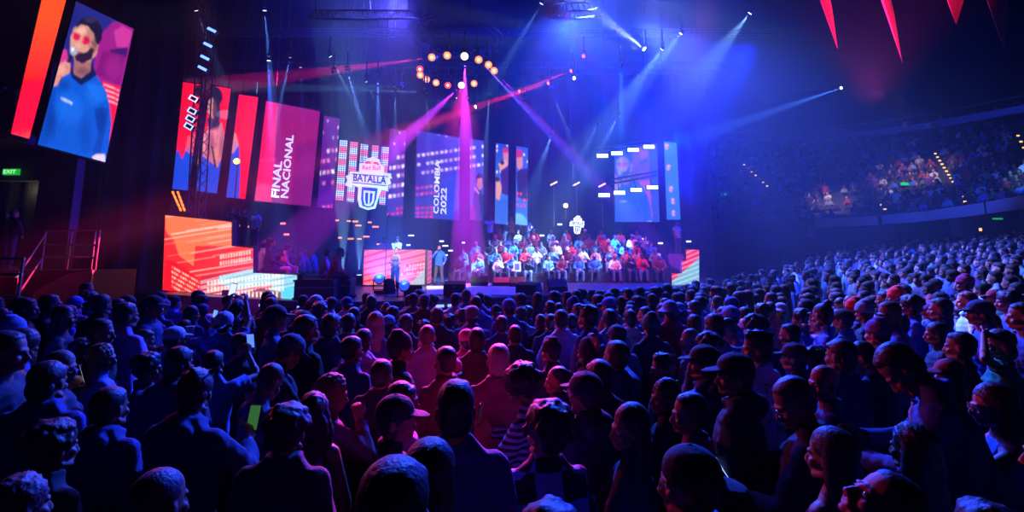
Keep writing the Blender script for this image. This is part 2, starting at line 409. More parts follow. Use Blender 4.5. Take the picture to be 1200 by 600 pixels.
def p_col2(cv):
    p_col(cv); f = k3
    cv.ell(*f(546, 270), 4.5, 7, (40, 20, 40)); cv.poly([f(538, 268), f(556, 265), f(555, 300), f(545, 312), f(538, 295)], (196, 110, 120))
    cv.poly([f(525, 318), f(545, 305), f(562, 330), f(562, 420), f(530, 420), (f(522, 350))], (28, 38, 110)); cv.line(f(528, 300), f(545, 322), 2, (200, 120, 130))
    cv.poly([f(510, 370), f(528, 360), f(534, 420), f(508, 420)], (120, 30, 80), 0.8)
S, P, _ = screen('screen_slice', 'blue screen slice showing a man in profile, right beside the purple light column', [k3(513, 128), k3(560, 135), k3(560, 416), k3(512, 412)], d=26, paint=p_col2, n=(26, 120), strength=1.0)
hang(P, S)
def p_rap(cv):
    f = k3; cv.vgrad(f(0, 140)[1], (34, 60, 170), f(0, 430)[1], (70, 130, 220))
    cv.windows(f(604, 0)[0], f(648, 0)[0], [f(0, y)[1] for y in (150, 165, 240)], -0.1, 4, 2, 3, cityc, 0.6, 3)
    cv.ell(*f(638, 170), 3.6, 3.2, (200, 40, 60)); cv.poly([f(628, 178), f(648, 176), f(648, 215), f(632, 212)], (200, 120, 110))
    cv.poly([f(612, 215), f(640, 200), f(648, 230), f(620, 245)], (220, 150, 130)); cv.ell(*f(626, 212), 2.5, 2.5, (40, 30, 50))
    cv.poly([f(604, 280), f(615, 272), f(625, 300), f(615, 345), f(603, 335)], (220, 150, 130))
    cv.poly([f(620, 240), f(650, 220), f(650, 330), f(624, 320)], (60, 30, 90)); cv.ell(*f(608, 270), 3, 3, (60, 40, 50))
    cv.poly([f(603, 345), f(648, 335), f(646, 432), f(600, 430)], (40, 90, 200), 0.7)
S, P, _ = screen('screen_slice', 'slim screen slice showing a rapper in red cap shouting into a microphone', [k3(603, 142), k3(648, 150), k3(645, 430), k3(600, 425)], d=26, paint=p_rap, n=(26, 120), strength=1.0)
hang(P, S)
def p_rap2(cv):
    f = k3; cv.vgrad(f(0, 140)[1], (34, 80, 190), f(0, 430)[1], (60, 110, 220))
    cv.poly([f(676, 245), f(690, 235), f(716, 232), f(716, 350), f(680, 330)], (40, 30, 70))
    cv.windows(f(676, 0)[0], f(716, 0)[0], [f(0, y)[1] for y in (315, 335, 355)], 0.1, 4, 2.6, 3.4, [(240, 60, 110), (220, 40, 120)], 0.85, 3)
    cv.windows(f(700, 0)[0], f(716, 0)[0], [f(0, y)[1] for y in (180, 205)], -0.1, 4, 2, 3, cityc, 0.6, 3)
    cv.ell(*f(684, 182), 5, 6, (180, 40, 70)); cv.poly([f(676, 195), f(697, 192), f(698, 225), f(686, 238), f(677, 225)], (206, 128, 112))
S, P, _ = screen('screen_slice', 'slim screen slice showing a bearded man in dark jacket', [k3(675, 153), k3(716, 160), k3(714, 432), k3(673, 427)], d=26, paint=p_rap2, n=(26, 120), strength=1.0)
hang(P, S)
def p_imr(cv):
    # same broadcast picture as the tall screen
    x0, x1, y0, y1 = 720, 771, 171, 260
    def f(x, y):
        u = ((x - 133) * 0.955 + (y - 508) * 0.262) / 280; v = ((y - 5) - (x - 268) * 0.48) / 500
        return (x0 + u * (x1 - x0), y0 + v * (y1 - y0))
    p_imag(cv, f, True)
    cv.C[:] = cv.C * 0.5 + np.array(lin((60, 110, 235))) * 0.5
S, P, _ = screen('video_screen', 'video screen behind the blue strobe bars repeating the man in blue hoodie', [(720, 171.5), (770, 168), (773, 260), (720.7, 260)], P=[at_y(720, 171.5, 26.4), at_y(770, 168, 26.0), at_y(773, 260, 26.6), at_y(720.7, 260, 27.0)], paint=p_imr, n=(60, 110), strength=0.9)
hang(P, S)
def p_colr(cv):
    cv.vgrad(168, (60, 130, 240), 257, (50, 110, 236))
    for (x, y) in ((780, 168.5), (782, 193), (785, 219), (787, 233), (788, 247)):
        cv.poly([(x, y), (x + 3, y), (x + 3, y + 6), (x, y + 6)], (240, 190, 235)); cv.poly([(x + 1, y + 2), (x + 3, y + 2), (x + 3, y + 5), (x + 1, y + 5)], (240, 90, 150))
S, P, _ = screen('screen_slice', 'tall pale blue screen slice hanging alone past the video screen with strobe bars', None, P=[at_y(778, 166, 26.0), at_y(793, 167.3, 26.3), at_y(797.5, 257.3, 26.9), at_y(781.6, 257.5, 26.6)], paint=p_colr, n=(16, 90), strength=0.9)
hang(P, S)

# --- LED dot strips behind the emblem
def p_dots(i):
    def g(cv):
        f = k2; cv.fill((10, 14, 50))
        y0 = f(0, 312 + 6 * i)[1]; rr = random.Random(i)
        y = y0; r = 0
        while y < 245:
            red = ((r // 3) + i) % 2 == 1
            for c in range(4):
                xx = f(657 + 36.5 * i - 15.0 * (y - y0) / 71 + c * 7.2, 0)[0]
                cv.ell(xx, y + 1.1 + c * .15, 1.05, 1.05, (250, 70, 70) if red else (150, 210, 250))
                cv.ell(xx, y + 1.1 + c * .15, 0.5, 0.5, (255, 190, 190) if red else (240, 250, 255))
            y += 2.45; r += 1
    
        cv.C[:] = cv.C + np.array(lin((40, 20, 90)))
    return g
dq = [[(655, 311), (683, 315), (667, 525), (640, 522)], [(692, 317), (719, 321), (705, 530), (679, 527)], [(729, 326), (756, 330), (743, 534), (716, 530)], [(768, 329), (795, 333), (782, 538), (756, 534)], [(803, 335), (832, 338), (822, 541), (792, 538)]]
dl = ['dot matrix light strip at the outer edge by the crimson screen side', 'second dot matrix light strip from the crimson screen, mostly beside the emblem', 'dot matrix light strip directly behind the middle of the emblem', 'fourth dot matrix light strip from the crimson screen, behind the emblem', 'dot matrix light strip nearest the COLOMBIA word screen']
for i, q in enumerate(dq):
    S, P, _ = plane_screen('dot_strip', dl[i], [k2(655, 311), k2(832, 338), k2(822, 541), k2(640, 522)], [k2(*p) for p in q], p_dots(i), 24.5, n=(28, 210), strength=1.1)
    S['category'] = 'light strip'; hang(P, S)

# --- stepped LED fascia, left and right of the stage, and the booth
def stripes(cv, f, seed, base0, base1, slope=-0.17, n=46, white=(255, 214, 200)):
    rr = random.Random(seed)
    for i in range(n):
        y = rr.uniform(0, 130); w = rr.uniform(0.4, 1.5); a = rr.uniform(0.15, 0.85)
        x0 = rr.uniform(-10, 120); x1 = x0 + rr.uniform(40, 160)
        cv.line((f + x0, 240 + y + slope * x0), (f + x1, 240 + y + slope * x1), w, white if rr.random() < 0.7 else (230, 30, 30), a)
def p_stair(cv):
    f = ks; Q = lambda L: [f(*p) for p in L]
    cv.hgrad(190, (238, 36, 38), 300, (236, 50, 60))
    cv.poly(Q([(60, 95), (390, 128), (390, 250), (210, 250), (200, 350), (130, 300), (60, 170)]), (255, 112, 70))
    cv.poly(Q([(55, 180), (100, 210), (140, 330), (60, 330)]), (228, 40, 44), 0.8)
    stripes(cv, 190, 5, 0, 0, -0.16, 60)
    cv.poly(Q([(60, 320), (110, 330), (235, 420), (235, 492), (45, 475)]), (226, 20, 34))
    for r in range(5):
        for i in range(14):
            x = 92 + i * 11; y = 350 + r * 24 + i * 6.2
            if y < 488 and x < 232: cv.poly(Q([(x, y), (x + 6, y + 3), (x + 6, y + 14), (x, y + 11)]), (255, 214, 190) if (i + r) % 4 else (250, 120, 100), 0.9)
    for r in range(2):
        for i in range(12):
            x = 335 + i * 13; y = 295 + r * 32 - i * 2.2; cv.poly(Q([(x, y), (x + 8, y), (x + 8, y + 20), (x, y + 22)]), (255, 206, 196), 0.8)
    cv.poly(Q([(240, 400), (500, 362), (505, 385), (720, 395), (722, 520), (235, 492)]), (206, 34, 60))
    cv.poly(Q([(330, 400), (500, 368), (720, 392), (722, 520), (560, 505), (600, 440), (420, 470), (330, 440)]), (120, 200, 214))
    cv.poly(Q([(640, 395), (722, 400), (722, 520), (650, 515)]), (90, 196, 222))
    for k in range(14): cv.line(f(235, 420 + 9 * k), f(722, 300 + 11 * k), 0.9, (226, 240, 240) if k % 3 else (210, 40, 60), 0.6)
    for r in range(3):
        for i in range(24):
            x = 270 + i * 17; y = 425 + r * 34 - i * 1.9
            if x < 650: cv.poly(Q([(x, y), (x + 10, y), (x + 10, y + 24), (x, y + 24)]), (240, 232, 214), 0.85)
    cv.poly(Q([(390, 508), (540, 462), (640, 480), (640, 520)]), (110, 10, 40), 0.85)
    for i in range(9): cv.poly(Q([(455 + 20 * i, 480), (465 + 20 * i, 480), (463 + 20 * i, 508), (453 + 20 * i, 508)]), (250, 220, 200), 0.9)
SZ = 1.3   # stage deck height
A0 = at_z(190.5, 340.5, SZ); A1 = at_z(348, 351.5, SZ)
sn = np.cross(A1 - A0, [0, 0, 1.0]); sn /= np.linalg.norm(sn)
SP = lambda x, y: on_plane(x, y, A0, sn)
SPT = lambda L: [SP(*p) for p in L]
steps = [([(193.5, 252.2), (271.4, 260.3), (271.4, 346), (190.5, 340)], 'orange and red LED panel, tallest step of the stepped screen'),
         ([(271.4, 288.3), (296.6, 290.9), (296.6, 348), (271.4, 346)], 'middle step panel of the stepped LED screen, red with window pattern'),
         ([(296.6, 319.8), (348, 322.3), (348, 351), (296.6, 348)], 'lowest step panel of the stepped LED screen, mostly cyan')]
for q, lb in steps:
    screen('step_screen', lb, None, P=SPT(q), paint=p_stair, n=(int((q[1][0] - q[0][0]) * 1.6), int((q[3][1] - q[0][1]) * 1.6)), strength=1.1)
def p_stairr(cv):
    cv.fill((226, 30, 60)); cv.poly([(787, 330), (822, 300), (822, 336), (787, 336)], (80, 190, 200))
    for k in range(18): cv.line((785, 300 + 2.6 * k + 2), (822, 286 + 2.8 * k), 0.8, (240, 230, 225) if k % 2 else (230, 40, 60), 0.7)
rq = [([(804, 292.5), (819.3, 292.7), (819.3, 333), (804, 334)], 'tall red and teal LED panel at the far end of the stage'),
      ([(799, 305.5), (804, 305.5), (804, 334), (799, 334)], 'thin middle LED step panel at the far stage end'),
      ([(787.3, 320.5), (799, 320.5), (799, 334.3), (787.3, 334.5)], 'lowest LED step panel at the far stage end')]
for q, lb in rq:
    screen('step_screen', lb, None, P=[at_y(x, y, 20.6) for x, y in q], paint=p_stairr, n=(24, 60), strength=1.0)
def p_booth(cv):
    f = kb; cv.hgrad(427, (240, 44, 60), 505, (232, 40, 60))
    cv.poly([f(215, 330), f(300, 300), f(250, 470), f(215, 470)], (240, 60, 110), 0.7)
    for k in range(26): cv.line(f(215, 250 + 11 * k), f(585, 130 + 14 * k), 0.9, (255, 190, 186) if k % 3 else (225, 20, 60), 0.7)
    cv.windows(f(415, 0)[0], f(550, 0)[0], [f(0, y)[1] for y in (330, 350, 372)], -0.12, 3.2, 1.9, 2.4, [(255, 200, 210)], 0.8, 8)
    cv.poly([f(460, 430), f(552, 340), f(552, 440), f(440, 470)], (110, 190, 214), 0.7)
BY = 19.2
bq = [kb(217, 240), kb(553, 247), kb(553, 436), kb(217, 440)]
BP = [at_y(*bq[0], BY), at_y(*bq[1], BY + .3), at_y(*bq[2], BY + .3), at_y(*bq[3], BY)]
BP[0][2] = BP[1][2] = (BP[0][2] + BP[1][2]) / 2; BP[2] = np.array([BP[1][0], BP[1][1], SZ + .06]); BP[3] = np.array([BP[0][0], BP[0][1], SZ + .06])
screen('booth_screen', 'red striped LED front of the booth behind the woman in crop top', None, P=BP, paint=p_booth, n=(130, 60), strength=1.1)
def p_bs(cv):
    cv.fill((190, 60, 90))
    for k in range(20): cv.line((498, 290 + 3 * k), (510, 280 + 3.2 * k), 0.8, (120, 200, 214) if k % 2 else (240, 90, 110), 0.8)
Q1 = BP[1] + [0.02, 0, 0]; Q2 = at_y(*kb(583, 250), 21.5); Q2 = np.array([Q2[0], Q2[1], Q1[2]])
screen('booth_screen', 'narrow return side of the red booth screen beside the man in blue hoodie', None, P=[Q1, Q2, [Q2[0], Q2[1], SZ + .06], [Q1[0], Q1[1], SZ + .06]], paint=p_bs, n=(20, 50), strength=1.0, depth=0.05)

# --- emblem signs
def emblem(label, f, d, s):
    """f: crop pixel -> photo pixel for the big emblem's own drawing, d: distance, s: scale name"""
    c = at_y(*f(760, 460), d)
    mpp = (at_y(*f(861, 460), d)[0] - c[0]) / 101.0     # metres per drawing unit
    root = empty('emblem_sign', tuple(c), 0, label, 'sign')
    root.rotation_euler = (0, 0, rad(8)); 
    T = lambda x, y, o=0: ((x - 760) * mpp, -o, -(y - 460) * mpp)
    def pl(name, pts, m, o, t): return MB().prism([T(x, y, o) for x, y in pts], (0, -1, 0), t).build(name, m, root)
    W = mat_led('sign_white', (226, 226, 240), 0.9); B = mat_led('sign_blue', (24, 60, 150), 0.9); NV = mat_led('sign_navy', (14, 22, 70), 0.6)
    RD = mat_led('sign_red', (214, 60, 70), 0.9); YL = mat_led('sign_yellow', (250, 200, 70), 0.9); CR = mat_led('sign_cream', (236, 214, 206), 0.9)
    pl('backing_board', [(722, 425), (722, 395), (742, 392), (746, 376), (768, 370), (790, 378), (794, 396), (806, 402), (806, 425), (832, 428), (826, 444), (833, 462), (822, 468), (824, 492), (800, 484), (790, 520), (782, 552), (756, 558), (728, 548), (722, 520), (722, 480), (700, 470), (696, 480), (676, 472), (684, 456), (678, 440), (692, 436), (692, 424)], W, 0, .1)
    pl('upper_field', [(728, 424), (728, 400), (748, 398), (752, 384), (768, 378), (784, 384), (788, 400), (800, 406), (800, 426)], CR, .012, .01)
    sun = MB(); 
    sun.prism([T(766 + 8 * math.cos(a * .5236), 390 + 8 * math.sin(a * .5236), .026) for a in range(12)], (0, -1, 0), .012); sun.build('sun_disc', YL, root)
    pl('bull_figure', [(740, 392), (748, 385), (758, 386), (764, 392), (758, 396), (752, 394), (746, 397)], RD, .03, .012)
    pl('bull_figure', [(792, 396), (784, 388), (774, 387), (768, 392), (774, 397), (780, 396), (786, 400)], RD, .03, .012)
    pl('ribbon', [(692, 426), (828, 434), (822, 478), (698, 468)], W, .03, .014)
    pl('ribbon_border', [(697, 431), (823, 438.5), (822.4, 441.5), (697, 434)], B, .04, .008)
    pl('ribbon_border', [(700, 462), (818, 471), (817.6, 474), (700, 465)], B, .04, .008)
    pl('microphone_shape', [(734, 478), (788, 482), (784, 520), (776, 546), (757, 551), (738, 545), (733, 520)], B, .02, .012)
    pl('microphone_body', [(741, 490), (780, 493), (777, 530), (768, 544), (757, 546), (746, 541), (741, 520)], W, .034, .012)
    pl('microphone_grille', [(747, 498), (757, 498), (757, 540), (750, 537), (747, 520)], B, .048, .012)
    pl('microphone_grille', [(763, 500), (772, 500), (770, 528), (763, 540)], B, .048, .012)
    put_text('BATALLA', 'lettering', NV, T(704, 458, .046), (T(817, 467)[0] - T(704, 458)[0], 0, T(817, 467)[2] - T(704, 458)[2]), (0, 0, 1), 113 * mpp, 27 * mpp, root, 0.03, 0)
    put_text('Red Bull', 'lettering', RD, T(733, 418, .046), (1, 0, 0), (0, 0, 1), 62 * mpp, 17 * mpp, root, 0.03, 0)
    for x in (730, 800): MB().tube(T(x, 400, -.12), (T(x, 400)[0], .12, 17.5 - c[2]), .012, n=5).build('hanging_cable', BLACK, root)
    return root
emblem('large white winged microphone emblem with BATALLA ribbon before the dot strips', k2, 23.2, 1)
emblem('small white microphone emblem hanging dimly above the stage bleachers', lambda x, y: (677 + (x - 760) * 0.115, 263 + (y - 460) * 0.125), 24.0, .4)
BK = 20.0
# ------------------------------------------------------------ arena shell
struct(MB().box((4, 22, -0.1), (84, 64, 0.2)).build('floor', CONC))
# raked floor beside the stage, where the standing crowd climbs towards the balcony
def ground(x, y):
    return max(0.0, (x - 6.5) * 0.13) if y > 6 else max(0.0, (x - 6.5) * 0.13) * max(0.0, min(1.0, (y - 3.5) / 2.5))
g = MB(); xs = [6.5, 10, 14, 20, 26, 32]; ys = [3.5, 6.0, 12, 20, 30]
vs_ = [(x, y, ground(x, y)) for x in xs for y in ys]; n_ = len(ys)
g.add(vs_, [(i * n_ + j, (i + 1) * n_ + j, (i + 1) * n_ + j + 1, i * n_ + j + 1) for i in range(len(xs) - 1) for j in range(n_ - 1)])
struct(g.build('floor_ramp', CONC))
struct(MB().box((4, 54, 11), (84, 0.4, 22)).build('wall_back', DRAPE))
struct(MB().box((-38, 22, 11), (0.4, 64, 22)).build('wall_left', DRAPE))
struct(MB().box((46, 22, 11), (0.4, 64, 22)).build('wall_right', DRAPE))
struct(MB().box((4, -10, 11), (84, 0.4, 22)).build('wall_front', DRAPE))
struct(MB().box((4, 22, 22.1), (84, 64, 0.2)).build('ceiling', mat('dark_roof', (20, 20, 28), 0.95)))

# black masking drapes left of the stage
def drape(name, label, x0, y0, x1, y1, z0, z1, folds=0.35, amp=0.09):
    L = math.hypot(x1 - x0, y1 - y0); n = max(8, int(L / folds * 4)); dx, dy = (x1 - x0) / L, (y1 - y0) / L
    v = []; 
    for i in range(n + 1):
        t = i / n; a = amp * math.sin(t * L / folds * math.pi) + 0.03 * math.sin(t * L * 2.3)
        x = x0 + (x1 - x0) * t - dy * a; y = y0 + (y1 - y0) * t + dx * a
        v += [(x, y, z0), (x, y, z1)]
    m = MB().add(v, [(2 * i, 2 * i + 2, 2 * i + 3, 2 * i + 1) for i in range(n)])
    o = m.build(name, DRAPE); so = o.modifiers.new('s', 'SOLIDIFY'); so.thickness = 0.02
    return tag(o, label, 'drape')
a = at_y(108, 345, 16.5); b = at_y(190, 345, 17.5)
drape('stage_drape', 'black pleated drape beside the stepped LED screen, catching a pale spot', a[0], 16.5, b[0], 17.5, 0, 15)
drape('stage_drape', 'black drape wall behind the stairs and railing', -24, 17.2, a[0] - .1, 16.7, 0, 8.2)
drape('backstage_drape', 'wide dark drape hung behind the stage screens', -20, 31.5, 13.2, 31.5, 0.0, 15, 0.6, .12)

# doorway high on the left with warm light, exit sign above it
DY = 15.0
p0 = at_y(-22, 265, DY); p1 = at_y(18, 265, DY); pt = at_y(18, 209, DY)
wl = MB().box(((p1[0] + a[0]) / 2, DY + .6, 4), (a[0] - p1[0] - .2, 0.3, 8)).build('wall_side', CONC); struct(wl)
wu = MB().box((p1[0] - 3, DY + .6, (pt[2] + 9) / 2 + .01), (6.0, .3, 9 - pt[2])); struct(wu.build('wall_lintel', CONC))
struct(MB().box((p1[0] - 3, DY + 2.3, 4.3), (5.0, .2, 5.6)).build('wall_corridor', mat('corridor_cream', (200, 180, 120), 0.8)))
s_ = bpy.data.lights.new('corridor_lamp', 'POINT'); s_.energy = 14; s_.color = (1, .86, .45); s_.shadow_soft_size = .2
lo = bpy.data.objects.new('corridor_lamp', s_); COL.objects.link(lo); lo.location = (p1[0] - 1.2, DY + 1.7, pt[2] - 0.1)
ex = at_y(2, 199.5, DY)
r = MB().box((ex[0], ex[1] + .3, ex[2]), (0.5, 0.08, 0.2)).build('exit_sign', mat_led('exit_green', (30, 190, 60), .7)); tag(r, 'green lit exit sign above the warm doorway', 'sign')
put_text('EXIT', 'lettering', mat_led('exit_white', (200, 255, 210), 1), (ex[0] - .2, ex[1] + .25, ex[2] - .06), (1, 0, 0), (0, 0, 1), .4, .12, r, .01)
# side platform, stair and railing
plz = 2.05
q0 = at_y(112, 313, 13.6)
struct(MB().box((q0[0] - 5.5, 14.3, plz / 2), (11, 1.6, plz)).build('floor_platform', CONC))
st = empty('side_stair', (q0[0] - 4.2, 13.5, 0), 0, 'dark concrete stair descending from the side platform', 'stairs')
for i in range(8):
    MB().box((0, -0.15 - 0.28 * i, (plz - 0.25 * (i + 1)) / 2), (2.6, 0.28, plz - 0.25 * (i + 1))).build('step', CONC, st)
rl = empty('stair_railing', (q0[0], 13.6, plz), 0, 'grey steel railing with three rails on the side platform edge', 'railing')
x0 = -(q0[0] - at_y(54, 270, 13.6)[0])
for k, z in enumerate((0.35, 0.7, 1.1)): MB().tube((x0, 0, z), (0, 0, z), .025).build('rail', STEEL, rl)
for x in (x0, x0 * .52, x0 * .08, 0): MB().tube((x, 0, 0), (x, 0, 1.1), .025).build('post', STEEL, rl)
MB().tube((x0, 0, 1.0), (x0 + 1.1, -1.9, -.5), .025).build('handrail', STEEL, rl)
MB().tube((x0, 0, .35), (x0 + 1.1, -1.9, -1.1), .025).build('handrail', STEEL, rl)
pn = MB().prism([(q0[0] - 1.5, 13.45, .6), (q0[0] + .05, 13.45, .6), (q0[0] + .05, 13.45, plz), (q0[0] - .6, 13.45, plz - .1), (q0[0] - 1.5, 13.45, 1.45)], (0, -1, 0), .06).build('side_panel', mat('pale_panel', (150, 140, 140), .7), st)
pn.location = (-(q0[0] - 4.2), -13.5, 0); tag(pn, 'pale slanted side panel')
r2 = empty('stair_railing', (at_y(2, 330, 11)[0], 11, 0), 0, 'short red lit railing at the very edge by the orange curtain', 'railing')
for z in (1.5, 2.0, 2.35): MB().tube((-1.5, 0, z), (.45, 0, z), .03).build('rail', STEEL, r2)
for x in (-1.2, .42): MB().tube((x, 0, 0), (x, 0, 2.35), .03).build('post', STEEL, r2)
oc = at_y(7, 340, 11.6)
drape('orange_banner', 'orange red cloth hanging beside the short railing at the edge', oc[0] - 1.2, 11.6, oc[0] + .25, 11.6, .6, 1.9, .3, .05).data.materials[0] = mat('orange_cloth', (190, 60, 30), .8)
# high side balcony with railing, top left corner
bl = at_y(12, 152, 14.2)
struct(MB().box((bl[0] - 3, 15.0, bl[2] - .15), (6, 1.8, .3)).build('floor_gallery', CONC))
r3 = empty('gallery_railing', (bl[0], 14.15, bl[2]), 0, 'dark railing of the high gallery beside the plain red screen', 'railing')
for z in (.3, .6, .9, 1.15): MB().tube((-3, 0, z), (0, 0, z), .03).build('rail', BLACK, r3)
for x in (-2, -1, 0): MB().tube((x, 0, 0), (x, 0, 1.15), .035).build('post', BLACK, r3)

# ------------------------------------------------------------ stage
edge_px = [(186, 346), (262, 350), (350, 354.5), (412, 355.5), (464, 354.6), (520, 353), (580, 350), (640, 346.5), (700, 343), (757, 339.5)]
edge = [at_z(x, y, SZ) for x, y in edge_px]
poly = [tuple(p) for p in edge] + [(8.2, 21.5, SZ), (12.5, 21.6, SZ), (12.5, 31, SZ), (-16, 31, SZ), (-16, 17.2, SZ), (edge[0][0] - 1.5, 17.0, SZ)]
stage = MB().prism(poly, (0, 0, 1), 0.14).build('stage', mat('stage_deck', (70, 72, 92), .35, bump=.05, scale=20))
tag(stage, 'wide dark curved stage with thin lit lip in front of the crowd', 'stage')
for i in range(len(edge) - 1):
    p, q = Vector(edge[i]), Vector(edge[i + 1]); d = (q - p).normalized(); nn = Vector((d.y, -d.x, 0))
    m = MB().add([p + Vector((0, 0, -.14)) - nn * .02, q + Vector((0, 0, -.14)) - nn * .02, (q.x - nn.x * .02, q.y - nn.y * .02, 0), (p.x - nn.x * .02, p.y - nn.y * .02, 0)], [(0, 1, 2, 3)])
    o = m.build('skirt', DRAPE, stage); s = o.modifiers.new('s', 'SOLIDIFY'); s.thickness = .02
    MB().tube(p + nn * .03 + Vector((0, 0, .02)), q + nn * .03 + Vector((0, 0, .02)), .025, n=6).build('lip', mat('lip_grey', (110, 100, 150), .3), stage)
def on_edge(px):
    xs_ = [e[0] for e in edge_px]; 
    for i in range(len(edge) - 1):
        if edge_px[i][0] <= px <= edge_px[i + 1][0]:
            t = (px - edge_px[i][0]) / (edge_px[i + 1][0] - edge_px[i][0]); p = Vector(edge[i]).lerp(Vector(edge[i + 1]), t)
            d = (Vector(edge[i + 1]) - Vector(edge[i])).normalized(); return p, d, Vector((d.y, -d.x, 0))
LB = mat_led('edge_lamp_blue', (120, 150, 255), 2.2)
for px, nm in ((312, 'first'), (323, 'second'), (355, 'third'), (515, 'fourth'), (528, 'fifth')):
    p, d, nn = on_edge(px); z = Vector((0, 0, -.11))
    o = MB().box(tuple(p + nn * .05 + z), (0.2, .05, .06), math.atan2(d.y, d.x)).build('edge_lamp', LB)
    tag(o, '%s small pale blue lamp along the stage front, counted from the stepped screen' % nm, 'lamp')
# pit barrier in front of the stage
pb = [(-9.5, 12.6), (-6.2, 10.6), (-3.0, 9.9), (0.2, 10.4), (3.0, 12.0), (5.2, 14.5)]
for i in range(len(pb) - 1):
    x0_, y0_ = pb[i]; x1_, y1_ = pb[i + 1]; L = math.hypot(x1_ - x0_, y1_ - y0_)
    br = empty('crowd_barrier', (x0_, y0_, 0), math.atan2(y1_ - y0_, x1_ - x0_), ['steel crowd barrier below the stepped LED screen', 'steel crowd barrier below the seated man in red jacket', 'steel crowd barrier below the two blue moving heads', 'steel crowd barrier below the floor monitors', 'steel crowd barrier at the far end of the stage front'][i], 'barrier', None)
    MB().tube((0, 0, 1.1), (L - .06, 0, 1.1), .03).build('rail', STEEL, br)
    MB().box((L / 2 - .03, 0, .58), (L - .1, .03, .95)).build('panel', BLACK, br)
    for x in (0.02, L / 2, L - .08): MB().tube((x, 0, 0), (x, 0, 1.1), .03).build('post', STEEL, br)

# pale deck strip, wedges, boxes
WP = mat('white_deck', (226, 222, 226), .4, bump=.1, scale=14, var=.08)
a0, a1, a2, a3 = at_z(500, 335.5, SZ), at_z(630, 336.5, SZ), at_z(626, 346.5, SZ), at_z(500, 346.0, SZ)
tag(MB().prism([tuple(v + [0, 0, .02]) for v in (a3, a2, a1, a0)], (0, 0, 1), .018).build('deck_panel', WP), 'long pale white deck panel behind the floor monitors', 'floor panel')
a0, a1, a2, a3 = at_z(440, 344.5, SZ), at_z(492, 340, SZ), at_z(500, 346, SZ), at_z(458, 348.5, SZ)
tag(MB().prism([tuple(v + [0, 0, .02]) for v in (a3, a2, a1, a0)], (0, 0, 1), .018).build('deck_panel', mat('grey_deck', (120, 116, 150), .4)), 'grey lilac deck panel behind the blue moving heads', 'floor panel')

def wedge(px, py, w, label, rz=0.0, back=False, sc=1.0, badge=None, face=PLAST):
    c = at_z(px, py, SZ + .02); W = w / F * c[1]
    root = empty('stage_monitor', tuple(c), rz, label, 'speaker')
    H, D = .42 * sc, .5 * sc
    pr = [(-D / 2, 0), (D / 2, 0), (D / 2, H * .35), (D * .2, H), (-D / 2, H * .8)]
    if back: pr = [(-x, z) for x, z in pr][::-1]
    b = MB().prism([(-W / 2, y, z) for y, z in pr], (-1, 0, 0), W).build('cabinet', PLAST, root, bevel=.015)
    s = -1 if back else 1
    g_ = MB().prism([(-W * .44, s * (D / 2 + .004), H * .40), (W * .44, s * (D / 2 + .004), H * .40), (W * .44, s * (D * .2 + .01), H * .97), (-W * .44, s * (D * .2 + .01), H * .97)], (0, s, .6), .01).build('grille', face, root)
    for sx in (-1, 1): MB().box((sx * (W / 2 + .005), 0, H * .5), (.012, .14, .04)).build('handle', STEEL, root)
    if badge:
        put_text(badge, 'lettering', mat('badge_white', (220, 220, 230), .5), (-.05, -D / 2 - .002, H * .3), (1, 0, 0), (0, 0, 1), .1, .16, root, .01)
    return root
wedge(533, 347, 24, 'black square floor monitor with small white mark on the pale deck', 0, False, 1.0, '7')
wedge(484, 346.5, 20, 'flat black floor monitor between moving head and pale deck', .1, True, .7)
wedge(456, 344.0, 9, 'small black monitor behind the blue moving heads', .5, True, 1.1)
wedge(620, 346.0, 26, 'rounded blue lit floor monitor at the end of the pale deck', -.5, False, .9, None, mat('blue_grille', (30, 50, 140), .5))  # blue light on this grille is put into its colour
wedge(651, 341.5, 24, 'wedge monitor with pale grille facing the bleachers', .3, True, .95, None, mat('pale_grille', (150, 130, 160), .6))
wedge(562, 334.5, 20, 'dark monitor just behind the far edge of the pale deck', 0, True, .9)
wedge(589, 334.5, 24, 'dark monitor with red and blue art on its grille', .15, True, .8, None, mat('art_grille', (190, 60, 90), .6))
wedge(606, 335.5, 18, 'black monitor in front of seated guests near the blue monitor', 0, True, .9)

def flight_case(px, py, Y, w, h, dd, label):
    c = at_y(px, py, Y); W = w / F * Y; root = empty('flight_case', (c[0], Y, SZ), 0, label, 'flight case')
    H = h / F * Y
    MB().box((0, 0, H / 2), (W, dd, H)).build('body', PLAST, root, bevel=.01)
    for sx in (-1, 1):
        for z in (.03, H - .03): MB().box((sx * W / 2, -dd / 2, z), (.05, .05, .05)).build('corner', STEEL, root)
    MB().box((0, -dd / 2 - .006, H * .62), (W, .012, .03)).build('seam', STEEL, root)
    return root
flight_case(376, 350, 13.1, 44, 22, 1.0, 'low black flight case under the seated man in red jacket')
flight_case(405, 350, 13.4, 14, 22, .6, 'narrow black case between red jacket man and blue haze')

